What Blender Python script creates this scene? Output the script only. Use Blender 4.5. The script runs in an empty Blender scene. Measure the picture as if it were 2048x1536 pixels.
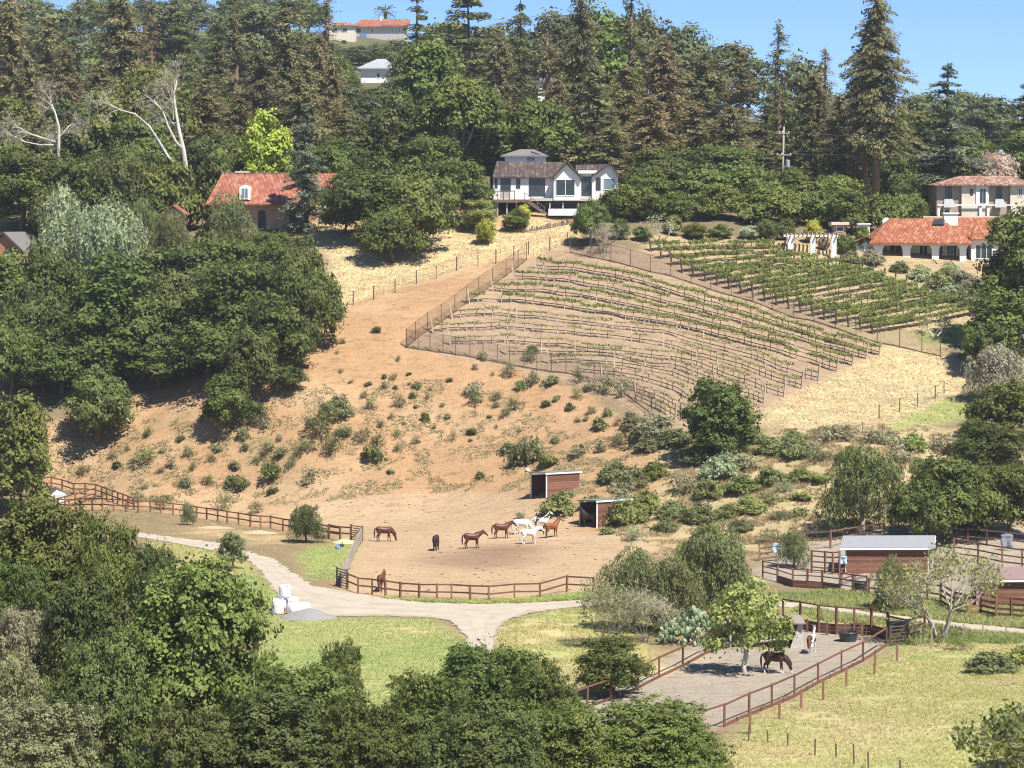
import bpy, bmesh, math, random
import numpy as np
from mathutils import Vector, Matrix

SC = bpy.context.scene
COL = SC.collection
R = math.radians
PI = math.pi

# ------------------------------------------------------------------ camera
CAM_Z = 32.0
PITCH = R(3.22)
HFOV = R(20.0)
FPX = 1024.0 / math.tan(HFOV / 2)          # focal length in pixels of the 2048 wide photograph
cam_d = bpy.data.cameras.new('camera')
cam_d.sensor_width = 36.0
cam_d.lens = 18.0 / math.tan(HFOV / 2)
cam_d.clip_start = 1.0
cam_d.clip_end = 9000.0
cam = bpy.data.objects.new('camera', cam_d)
COL.objects.link(cam)
cam.location = (0, 0, CAM_Z)
cam.rotation_euler = (PI / 2 - PITCH, 0, 0)
SC.camera = cam

# ------------------------------------------------------------------ sky and sun
SUN_TO = Vector((0.42, -0.50, 1.0)).normalized()      # from the ground towards the sun
SUN_EL = math.asin(SUN_TO.z)
world = bpy.data.worlds.new('World')
SC.world = world
world.use_nodes = True
wn = world.node_tree.nodes
wl = world.node_tree.links
bg = wn['Background']
sky = wn.new('ShaderNodeTexSky')
sky.sky_type = 'NISHITA'
sky.sun_disc = False
sky.sun_elevation = SUN_EL
sky.sun_rotation = math.atan2(SUN_TO.x, SUN_TO.y)
sky.altitude = 0
sky.air_density = 0.5
sky.dust_density = 0.0
sky.ozone_density = 10.0
wl.new(sky.outputs[0], bg.inputs[0])
bg.inputs[1].default_value = 0.10
sun_d = bpy.data.lights.new('sun', 'SUN')
sun_d.energy = 4.8
sun_d.angle = R(0.53)
sun_d.color = (1.0, 0.94, 0.85)
sun = bpy.data.objects.new('sun', sun_d)
COL.objects.link(sun)
sun.rotation_euler = (-SUN_TO).to_track_quat('-Z', 'Y').to_euler()
sun.location = (60, -60, 200)
vs = SC.view_settings
vs.view_transform = 'Standard'
vs.look = 'None'
vs.exposure = 0.85
vs.gamma = 1.0
vs.use_curve_mapping = False
SC.cycles.filter_width = 1.1
SC.cycles.max_bounces = 5
SC.cycles.diffuse_bounces = 3
SC.cycles.glossy_bounces = 2
SC.cycles.transparent_max_bounces = 16
SC.cycles.transmission_bounces = 2

# ------------------------------------------------------------------ pixel <-> world
CP, SP = math.cos(PITCH), math.sin(PITCH)
def at(px, py, Y):
    """point seen at photo pixel (px, py) that lies at distance Y"""
    a = (px - 1024.0) / FPX
    b = (768.0 - py) / FPX
    dy = CP + b * SP
    dz = -SP + b * CP
    s = Y / dy
    return Vector((a * s, Y, CAM_Z + dz * s))
def proj(P):
    """numpy (n,3) -> px, py"""
    x = P[:, 0]; y = P[:, 1]; z = P[:, 2] - CAM_Z
    f = y * CP - z * SP
    u = y * SP + z * CP
    f = np.maximum(f, 0.1)
    return 1024 + FPX * x / f, 768 - FPX * u / f

# ------------------------------------------------------------------ noise in numpy
def _hash(i, j, s):
    h = (i * 374761393 + j * 668265263 + s * 974634777) & 0x7fffffff
    h = ((h ^ (h >> 13)) * 1274126177) & 0x7fffffff
    return ((h ^ (h >> 16)) & 0xffff) / 65535.0
def vnoise(x, y, s=0):
    x = np.asarray(x, float); y = np.asarray(y, float)
    i = np.floor(x).astype(np.int64); j = np.floor(y).astype(np.int64)
    u = x - i; v = y - j
    u = u * u * (3 - 2 * u); v = v * v * (3 - 2 * v)
    return (_hash(i, j, s) * (1 - u) * (1 - v) + _hash(i + 1, j, s) * u * (1 - v)
            + _hash(i, j + 1, s) * (1 - u) * v + _hash(i + 1, j + 1, s) * u * v)
def fbm(x, y, s=0, o=4):
    t = 0; a = 0.5; n = 0
    for k in range(o):
        t = t + a * vnoise(x * 2 ** k, y * 2 ** k, s + k * 17); n += a; a *= 0.5
    return t / n

# ------------------------------------------------------------------ terrain height
ctrl = []
def seen(*rows):
    for px, py, Y in rows:
        ctrl.append(tuple(at(px, py, Y)))
def flat(*rows, z=0.0):
    for px, py in rows:
        p1 = at(px, py, 100.0)
        k = (z - CAM_Z) / (p1.z - CAM_Z)
        ctrl.append((p1.x * k, 100.0 * k, z))
def put(*rows):
    for px, Y, z in rows:
        ctrl.append(((px - 1024) / FPX * Y, Y, z))
flat((60, 1100), (300, 1080), (550, 1150), (720, 1180), (950, 1200), (1150, 1200), (960, 1300), (700, 1085), (900, 1090),
     (1020, 1130), (1500, 1400), (1300, 1300), (1700, 1300), (1600, 1210), (1800, 1240), (2048, 1270), (1700, 1140),
     (1950, 1140), (2100, 1090), (500, 1060), (250, 1020), (-200, 1100), (1250, 1400), (700, 1400), (400, 1300))
flat((2048, 1500), (1800, 1450), z=0.9)
flat((2300, 1450), z=2.0)
flat((0, 1350), z=1.5)
seen((900, 1000, 322), (900, 900, 332), (850, 800, 342), (815, 697, 352), (1110, 997, 309), (1210, 1057, 294), (1400, 1000, 300),
     (1300, 1060, 289), (1400, 1070, 287), (1500, 1070, 286), (1600, 1060, 286), (1650, 1000, 296), (1700, 920, 306), (1550, 900, 312),
     (1300, 880, 324), (1150, 870, 330), (1500, 800, 332), (1740, 715, 350), (1850, 850, 322), (1950, 960, 308), (1800, 760, 342),
     (1950, 740, 346), (1880, 680, 356), (1700, 650, 360), (1250, 830, 332), (1350, 700, 352), (1000, 640, 360), (1150, 600, 366),
     (950, 600, 364), (1100, 515, 384), (1300, 540, 378), (1310, 490, 388), (1600, 490, 392), (1750, 540, 384), (1850, 528, 390),
     (1950, 610, 370), (1500, 480, 395), (1140, 455, 396), (1200, 440, 404), (1050, 425, 406), (1230, 412, 412), (1000, 440, 402),
     (700, 600, 368), (850, 545, 380), (1000, 500, 388), (680, 640, 360), (640, 500, 388), (560, 460, 404), (400, 485, 402),
     (0, 500, 400), (200, 500, 400), (600, 740, 348), (500, 790, 343), (300, 830, 348), (100, 880, 344), (0, 950, 340), (300, 900, 340),
     (600, 900, 334), (700, 800, 342), (500, 980, 332), (150, 965, 339), (300, 660, 367), (100, 680, 367), (300, 560, 382),
     (100, 580, 380), (720, 570, 374), (1950, 440, 440), (1850, 375, 470), (2150, 520, 390), (2150, 740, 346), (-150, 680, 367),
     (-150, 900, 344), (-150, 500, 402), (2100, 900, 316), (1400, 620, 365), (1550, 560, 378), (760, 500, 388), (1050, 470, 394))
put((0, 450, 38), (700, 450, 38), (1200, 450, 37), (1600, 450, 35), (2050, 480, 36),
    (0, 500, 44), (700, 500, 43), (1200, 500, 40), (1600, 500, 38),
    (0, 600, 55), (700, 600, 54), (1200, 600, 56), (1600, 600, 50), (2050, 600, 43),
    (0, 700, 68), (700, 700, 65), (1200, 700, 64), (1700, 700, 50),
    (-300, 900, 88), (300, 900, 90), (760, 900, 88), (1150, 900, 72), (1700, 900, 48), (2300, 900, 46),
    (-300, 1150, 92), (300, 1150, 94), (760, 1150, 90), (1150, 1150, 74), (1700, 1150, 46), (2300, 1150, 44),
    (0, 1600, 70), (760, 1600, 66), (1700, 1600, 36), (0, 2600, 25), (1000, 2600, 22), (2000, 2600, 20),
    (-300, 500, 43), (2400, 500, 36), (-600, 700, 64), (2600, 700, 44))
for xx in (-90, -30, 30, 90):
    ctrl += [(xx, 0, 28), (xx, 50, 17), (xx, 100, 5), (xx, 140, 0.5), (xx, -60, 30)]
ctrl = np.array(ctrl)
CS = 100.0
def _tps_fit(P, lam=0.0004):
    n = len(P)
    X = P[:, :2] / CS
    d = np.sqrt(((X[:, None] - X[None]) ** 2).sum(-1)) + 1e-9
    K = d * d * np.log(d) + lam * np.eye(n)
    A = np.zeros((n + 3, n + 3))
    A[:n, :n] = K
    A[:n, n] = 1; A[:n, n + 1:] = X
    A[n, :n] = 1; A[n + 1:, :n] = X.T
    b = np.zeros(n + 3); b[:n] = P[:, 2]
    return np.linalg.solve(A, b), X
TW, TX = _tps_fit(ctrl)
def H(x, y):
    """ground height, numpy in, numpy out"""
    x = np.atleast_1d(np.asarray(x, float)).ravel(); y = np.atleast_1d(np.asarray(y, float)).ravel()
    out = np.empty(len(x))
    n = len(TX)
    for a in range(0, len(x), 20000):
        X = x[a:a + 20000] / CS; Y = y[a:a + 20000] / CS
        d2 = (X[:, None] - TX[None, :, 0]) ** 2 + (Y[:, None] - TX[None, :, 1]) ** 2 + 1e-18
        out[a:a + 20000] = (0.5 * d2 * np.log(d2)) @ TW[:n] + TW[n] + X * TW[n + 1] + Y * TW[n + 2]
    slope = np.clip((out - 1.0) / 4.0, 0, 1) * np.clip((430 - y) / 30, 0, 1)
    out += slope * ((fbm(x * 0.16, y * 0.16, 3) - 0.5) * 0.9 + (fbm(x * 0.7, y * 0.9, 5) - 0.5) * 0.28)
    out += (fbm(x * 0.3, y * 0.3, 9) - 0.5) * 0.10
    return out
def hz(x, y):
    return float(H(x, y)[0])
_T = np.concatenate([np.arange(120, 440, 0.8), np.arange(440, 1400, 6)])
def G(px, py, y0=120.0):
    """first ground point on the ray through a photo pixel, beyond y0"""
    d = at(px, py, 1.0) - Vector((0, 0, CAM_Z))
    t = _T[_T >= y0]
    z = CAM_Z + d.z * t
    g = H(d.x * t, t) - z
    k = np.argmax(g > 0)
    if g[k] <= 0: k = len(t) - 1
    if k == 0: tt = t[0]
    else:
        a, b = g[k - 1], g[k]
        tt = t[k - 1] + (t[k] - t[k - 1]) * (-a / (b - a + 1e-12))
    return Vector((d.x * tt, tt, hz(d.x * tt, tt)))
def onground(px, Y):
    x = (px - 1024) / FPX * Y
    return Vector((x, Y, hz(x, Y)))
def pxm(Y):
    return FPX / Y                       # photo pixels per metre at distance Y

# ------------------------------------------------------------------ object helpers
def mesh_np(name, V, F, tint=None, smooth=False, mats=None, fmat=None):
    """V (n,3), F (m,k) all faces with k corners"""
    V = np.asarray(V, np.float32); F = np.asarray(F, np.int32)
    me = bpy.data.meshes.new(name)
    m, k = F.shape
    me.vertices.add(len(V)); me.vertices.foreach_set('co', V.ravel())
    me.loops.add(m * k); me.loops.foreach_set('vertex_index', F.ravel())
    me.polygons.add(m); me.polygons.foreach_set('loop_start', np.arange(0, m * k, k, dtype=np.int32))
    if smooth: me.polygons.foreach_set('use_smooth', np.ones(m, bool))
    if tint is not None:
        a = me.attributes.new('tint', 'FLOAT', 'POINT'); a.data.foreach_set('value', np.asarray(tint, np.float32))
    if mats:
        for q in mats: me.materials.append(q)
    if fmat is not None: me.polygons.foreach_set('material_index', np.asarray(fmat, np.int32))
    me.update(calc_edges=True)
    return me
class MB:
    """collects simple solids into one mesh"""
    def __init__(s): s.v = []; s.f = []
    def add(s, vs, fs):
        b = len(s.v)
        s.v += [tuple(p) for p in vs]; s.f += [tuple(b + i for i in f) for f in fs]
        return s
    def box(s, x0, x1, y0, y1, z0, z1):
        return s.add([(x0, y0, z0), (x1, y0, z0), (x1, y1, z0), (x0, y1, z0), (x0, y0, z1), (x1, y0, z1), (x1, y1, z1), (x0, y1, z1)],
                     [(0, 3, 2, 1), (4, 5, 6, 7), (0, 1, 5, 4), (1, 2, 6, 5), (2, 3, 7, 6), (3, 0, 4, 7)])
    def beam(s, p, q, w, h=None):
        h = h or w
        p = Vector(p); q = Vector(q); d = (q - p).normalized()
        up = Vector((0, 0, 1)) if abs(d.z) < 0.95 else Vector((0, 1, 0))
        a = d.cross(up).normalized() * w / 2; b = a.cross(d).normalized() * h / 2
        return s.add([p - a - b, p + a - b, p + a + b, p - a + b, q - a - b, q + a - b, q + a + b, q - a + b],
                     [(0, 3, 2, 1), (4, 5, 6, 7), (0, 1, 5, 4), (1, 2, 6, 5), (2, 3, 7, 6), (3, 0, 4, 7)])
    def prism(s, poly, thick):
        """poly: list of 3D points (planar), extruded by vector thick"""
        n = len(poly); t = Vector(thick)
        vs = [Vector(p) for p in poly] + [Vector(p) + t for p in poly]
        return s.add(vs, [tuple(range(n - 1, -1, -1)), tuple(range(n, 2 * n))] + [(i, (i + 1) % n, n + (i + 1) % n, n + i) for i in range(n)])
    def tube(s, pts, rad, n=6, cap=True):
        pts = [Vector(p) for p in pts]; b = len(s.v); m = len(pts)
        for i, p in enumerate(pts):
            d = (pts[min(i + 1, m - 1)] - pts[max(i - 1, 0)]).normalized()
            up = Vector((0, 0, 1)) if abs(d.z) < 0.9 else Vector((1, 0, 0))
            a = d.cross(up).normalized(); c = a.cross(d)
            for k in range(n):
                t = 2 * PI * k / n
                s.v.append(tuple(p + (a * math.cos(t) + c * math.sin(t)) * rad[i]))
        for i in range(m - 1):
            for k in range(n):
                s.f.append((b + i * n + k, b + i * n + (k + 1) % n, b + (i + 1) * n + (k + 1) % n, b + (i + 1) * n + k))
        if cap:
            s.f.append(tuple(b + k for k in range(n - 1, -1, -1))); s.f.append(tuple(b + (m - 1) * n + k for k in range(n)))
        return s
    def mesh(s, name, off=(0, 0, 0), smooth=False):
        me = bpy.data.meshes.new(name)
        o = Vector(off)
        me.from_pydata([tuple(Vector(p) - o) for p in s.v], [], s.f)
        if smooth: me.polygons.foreach_set('use_smooth', [True] * len(me.polygons))
        me.update()
        bm = bmesh.new(); bm.from_mesh(me); bmesh.ops.recalc_face_normals(bm, faces=bm.faces[:]); bm.to_mesh(me); bm.free()
        return me
def tag(o, label=None, cat=None, group=None, kind=None):
    if label: o['label'] = label
    if cat: o['category'] = cat
    if group: o['group'] = group
    if kind: o['kind'] = kind
    return o
def link(name, data, m=None, parent=None, loc=None, rot=None, scale=None):
    o = bpy.data.objects.new(name, data)
    COL.objects.link(o)
    if m is not None:
        if len(data.materials) == 0: data.materials.append(None)
        if data.materials[0] is None or data.users == 1:
            data.materials[0] = data.materials[0] or m
        o.material_slots[0].link = 'OBJECT'; o.material_slots[0].material = m
    if parent is not None: o.parent = parent
    if loc is not None: o.location = loc
    if rot is not None: o.rotation_euler = rot
    if scale is not None: o.scale = scale
    return o
def thing(name, loc, label, cat, group=None, rz=0.0):
    o = bpy.data.objects.new(name, None)
    o.empty_display_size = 0.5
    COL.objects.link(o); o.location = loc; o.rotation_euler = (0, 0, rz)
    return tag(o, label, cat, group)
class House:
    """a thing whose parts are built in world coordinates"""
    def __init__(s, name, origin, label, cat, group=None):
        s.o = thing(name, origin, label, cat, group); s.p = Vector(origin)
    def part(s, name, mb, m, parent=None, smooth=False, label=None, kind=None):
        o = link(name, mb.mesh(name, s.p, smooth), m, parent or s.o)
        if label: o['label'] = label
        if kind: o['kind'] = kind
        return o
    def box(s, name, m, x0, x1, y0, y1, z0, z1, parent=None):
        return s.part(name, MB().box(x0, x1, y0, y1, z0, z1), m, parent)
UNIT = MB().box(-.5, .5, -.5, .5, -.5, .5).mesh('unit_beam')
def beam_obj(name, parent, p, q, w, h, m):
    """rail, post or board as an object that shares one mesh; p and q in world space"""
    p = Vector(p) - parent.location; q = Vector(q) - parent.location
    d = q - p
    o = link(name, UNIT, m, parent)
    o.location = (p + q) / 2
    up = 'Z' if abs(d.normalized().z) < 0.95 else 'Y'
    o.rotation_euler = d.to_track_quat('X', up).to_euler()
    o.scale = (d.length, w, h)
    return o

# ------------------------------------------------------------------ materials
MATS = {}
def _nodes(name):
    m = bpy.data.materials.new(name); m.use_nodes = True
    nt = m.node_tree
    return m, nt, nt.nodes['Principled BSDF']
def mix_rgb(nt, fac, a, b):
    n = nt.nodes.new('ShaderNodeMix'); n.data_type = 'RGBA'; n.blend_type = 'MIX'
    for k, v in ((0, fac), (6, a), (7, b)):
        if hasattr(v, 'links') or hasattr(v, 'is_linked'): nt.links.new(v, n.inputs[k])
        elif k == 0: n.inputs[0].default_value = v
        else: n.inputs[k].default_value = (*v, 1)
    return n.outputs[2]
def noise_node(nt, scale, detail=4, rough=0.6, coord='Object', stretch=None):
    tc = nt.nodes.new('ShaderNodeTexCoord')
    n = nt.nodes.new('ShaderNodeTexNoise'); n.inputs['Scale'].default_value = scale
    n.inputs['Detail'].default_value = detail; n.inputs['Roughness'].default_value = rough
    if stretch:
        mp = nt.nodes.new('ShaderNodeMapping'); mp.inputs['Scale'].default_value = stretch
        nt.links.new(tc.outputs[coord], mp.inputs[0]); nt.links.new(mp.outputs[0], n.inputs['Vector'])
    else: nt.links.new(tc.outputs[coord], n.inputs['Vector'])
    return n.outputs[0]
def ramp(nt, fac, stops):
    r = nt.nodes.new('ShaderNodeValToRGB'); nt.links.new(fac, r.inputs[0])
    e = r.color_ramp.elements
    e[0].position, e[0].color = stops[0][0], (*stops[0][1], 1)
    e[1].position, e[1].color = stops[-1][0], (*stops[-1][1], 1)
    for p, c in stops[1:-1]:
        q = e.new(p); q.color = (*c, 1)
    return r.outputs[0]
def bump(nt, b, h, strength=0.3, dist=0.05):
    n = nt.nodes.new('ShaderNodeBump'); n.inputs['Strength'].default_value = strength; n.inputs['Distance'].default_value = dist
    nt.links.new(h, n.inputs['Height']); nt.links.new(n.outputs[0], b.inputs['Normal'])
def plain(name, c, rough=0.8, var=0.25, scale=3.0, stretch=None, metal=0.0, bmp=0.2, coord='Object', objvar=0.0):
    """one base colour broken up by noise"""
    if name in MATS: return MATS[name]
    m, nt, b = _nodes(name)
    n = noise_node(nt, scale, 5, 0.65, coord, stretch)
    lo = tuple(x * (1 - var) for x in c); hi = tuple(min(1, x * (1 + var)) for x in c)
    col = ramp(nt, n, [(0.3, lo), (0.7, hi)])
    if objvar:
        oi = nt.nodes.new('ShaderNodeObjectInfo')
        hsv = nt.nodes.new('ShaderNodeHueSaturation')
        mr = nt.nodes.new('ShaderNodeMapRange'); mr.inputs[3].default_value = 1 - objvar; mr.inputs[4].default_value = 1 + objvar
        nt.links.new(oi.outputs['Random'], mr.inputs[0]); nt.links.new(mr.outputs[0], hsv.inputs['Value'])
        nt.links.new(col, hsv.inputs['Color']); col = hsv.outputs[0]
    nt.links.new(col, b.inputs['Base Color'])
    b.inputs['Roughness'].default_value = rough; b.inputs['Metallic'].default_value = metal
    if bmp: bump(nt, b, n, bmp, 0.04)
    MATS[name] = m
    return m
def leafy(name, dark, light, rough=0.6, trans=0.36, hue=(0.474, 0.502)):
    """foliage: tint attribute picks between two leaf colours, each plant shifts a little"""
    if name in MATS: return MATS[name]
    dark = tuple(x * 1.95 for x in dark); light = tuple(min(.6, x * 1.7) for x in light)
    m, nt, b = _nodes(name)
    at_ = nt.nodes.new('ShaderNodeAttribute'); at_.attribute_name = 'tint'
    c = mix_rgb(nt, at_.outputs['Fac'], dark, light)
    oi = nt.nodes.new('ShaderNodeObjectInfo')
    hsv = nt.nodes.new('ShaderNodeHueSaturation')
    mr = nt.nodes.new('ShaderNodeMapRange'); mr.inputs[3].default_value = 0.80; mr.inputs[4].default_value = 1.2
    nt.links.new(oi.outputs['Random'], mr.inputs[0]); nt.links.new(mr.outputs[0], hsv.inputs['Value'])
    mr2 = nt.nodes.new('ShaderNodeMapRange'); mr2.inputs[3].default_value = hue[0]; mr2.inputs[4].default_value = hue[1]
    hsv.inputs['Saturation'].default_value = 1.0
    fr = nt.nodes.new('ShaderNodeMath'); fr.operation = 'FRACT'
    mu = nt.nodes.new('ShaderNodeMath'); mu.operation = 'MULTIPLY'; mu.inputs[1].default_value = 7.31
    nt.links.new(oi.outputs['Random'], mu.inputs[0]); nt.links.new(mu.outputs[0], fr.inputs[0]); nt.links.new(fr.outputs[0], mr2.inputs[0])
    nt.links.new(mr2.outputs[0], hsv.inputs['Hue'])
    nt.links.new(c, hsv.inputs['Color'])
    nt.links.new(hsv.outputs[0], b.inputs['Base Color'])
    b.inputs['Roughness'].default_value = rough
    b.inputs['Specular IOR Level'].default_value = 0.25
    tr = nt.nodes.new('ShaderNodeBsdfTranslucent'); nt.links.new(hsv.outputs[0], tr.inputs[0])
    ms = nt.nodes.new('ShaderNodeMixShader'); ms.inputs[0].default_value = trans
    nt.links.new(b.outputs[0], ms.inputs[1]); nt.links.new(tr.outputs[0], ms.inputs[2])
    nt.links.new(ms.outputs[0], nt.nodes['Material Output'].inputs[0])
    MATS[name] = m
    return m

# ------------------------------------------------------------------ the ground sheet
def inpoly(px, py, poly):
    ins = np.zeros(len(px), bool)
    n = len(poly); j = n - 1
    for i in range(n):
        xi, yi = poly[i]; xj, yj = poly[j]
        c = ((yi > py) != (yj > py)) & (px < (xj - xi) * (py - yi) / (yj - yi + 1e-9) + xi)
        ins ^= c; j = i
    return ins
SOIL, HILL, CORRAL, STRAW, VINE, VINE2, LAWN, MEADOW, SAND, VERGE, GULLY, DARK = range(12)
ZCOL = {  # base colours of the real surfaces
    SOIL: (0.19, 0.155, 0.09), HILL: (0.375, 0.235, 0.125), CORRAL: (0.415, 0.30, 0.185), STRAW: (0.60, 0.47, 0.26), VINE: (0.325, 0.235, 0.155),
    VINE2: (0.38, 0.30, 0.17), LAWN: (0.30, 0.33, 0.12), MEADOW: (0.38, 0.385, 0.155), SAND: (0.33, 0.285, 0.225), VERGE: (0.25, 0.19, 0.105),
    GULLY: (0.43, 0.33, 0.19), DARK: (0.22, 0.15, 0.09)}
ZONES = [
    (HILL, [(60, 1010), (60, 850), (250, 800), (400, 760), (560, 690), (680, 610), (860, 556), (1010, 516), (1090, 500), (1090, 530), (980, 580),
            (815, 697), (1050, 742), (1200, 800), (1290, 870), (1320, 920), (1330, 960), (1300, 1010), (1290, 1100), (1200, 1190), (1190, 1200),
            (700, 1180), (680, 1170), (720, 1075), (560, 1060), (300, 1020), (100, 1015)]),
    (CORRAL, [(560, 1020), (800, 985), (1050, 985), (1160, 1060), (1300, 1080), (1280, 1200), (690, 1190), (680, 1170), (722, 1075)]),
    (GULLY, [(1290, 870), (1420, 880), (1620, 850), (1800, 850), (1960, 860), (1960, 990), (1650, 1075), (1480, 1120), (1300, 1110), (1230, 1070), (1330, 960)]),
    (STRAW, [(660, 620), (660, 530), (600, 450), (700, 430), (800, 470), (900, 450), (960, 450), (1040, 418), (1240, 405), (1180, 450), (1140, 492), (1010, 517), (860, 557), (750, 592)]),
    (VINE2, [(1570, 478), (1650, 470), (1760, 470), (2060, 470), (2060, 640), (1990, 622), (1850, 572), (1700, 510)]),
    (VINE, [(815, 697), (980, 580), (1090, 500), (1140, 490), (1300, 498), (1450, 556), (1640, 636), (1765, 700), (1740, 730), (1530, 830), (1400, 870), (1300, 850), (1230, 800), (1050, 740)]),
    (VINE2, [(1240, 470), (1560, 478), (1700, 505), (1850, 572), (1990, 620), (1960, 690), (1850, 700), (1765, 700), (1640, 636), (1450, 556), (1300, 498)]),
    (STRAW, [(1765, 700), (1870, 700), (1960, 730), (1960, 765), (1780, 842), (1620, 860), (1500, 850), (1530, 825), (1600, 780), (1700, 740)]),
    (LAWN, [(1770, 848), (1960, 775), (1960, 830), (1860, 850), (1800, 868)]),
    (LAWN, [(1830, 670), (1960, 640), (1960, 690), (1850, 690)]),
    (VERGE, [(80, 1015), (300, 1030), (550, 1060), (722, 1078), (675, 1175), (620, 1172), (540, 1115), (440, 1085), (200, 1060)]),
    (LAWN, [(590, 1110), (640, 1090), (715, 1090), (675, 1160), (620, 1160)]),
    (MEADOW, [(300, 1080), (420, 1100), (500, 1122), (535, 1165), (555, 1190), (520, 1210), (300, 1150)]),
    (LAWN, [(480, 1140), (530, 1160), (560, 1200), (540, 1230), (460, 1200)]),
    (LAWN, [(520, 1230), (660, 1236), (860, 1236), (935, 1290), (960, 1340), (820, 1500), (500, 1500)]),
    (MEADOW, [(985, 1340), (990, 1255), (1060, 1225), (1150, 1212), (1280, 1212), (1300, 1280), (1300, 1400), (1000, 1500)]),
    (SAND, [(1130, 1415), (1290, 1342), (1430, 1272), (1580, 1240), (1770, 1255), (1765, 1305), (1400, 1465), (1200, 1500)]),
    (LAWN, [(1530, 1190), (1740, 1180), (1990, 1210), (2500, 1260), (2500, 1310), (1780, 1300), (1780, 1260), (1600, 1235)]),
    (SAND, [(1500, 1140), (1560, 1110), (1700, 1060), (2350, 1050), (2350, 1230), (1900, 1205), (1740, 1190), (1620, 1172), (1520, 1165)]),
    (MEADOW, [(1380, 1600), (1500, 1440), (1770, 1312), (1860, 1285), (2600, 1295), (2600, 1700), (1300, 1700)]),
]
STRAW_SPOTS = [(430, 1066, 70, 10), (530, 1078, 60, 12), (690, 1080, 22, 8), (1050, 1265, 120, 18), (860, 1262, 90, 10), (1290, 1330, 120, 25)]
DARK_SPOTS = [(960, 1118, 110, 18), (1010, 1100, 90, 10), (700, 1300, 10, 3)]

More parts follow.
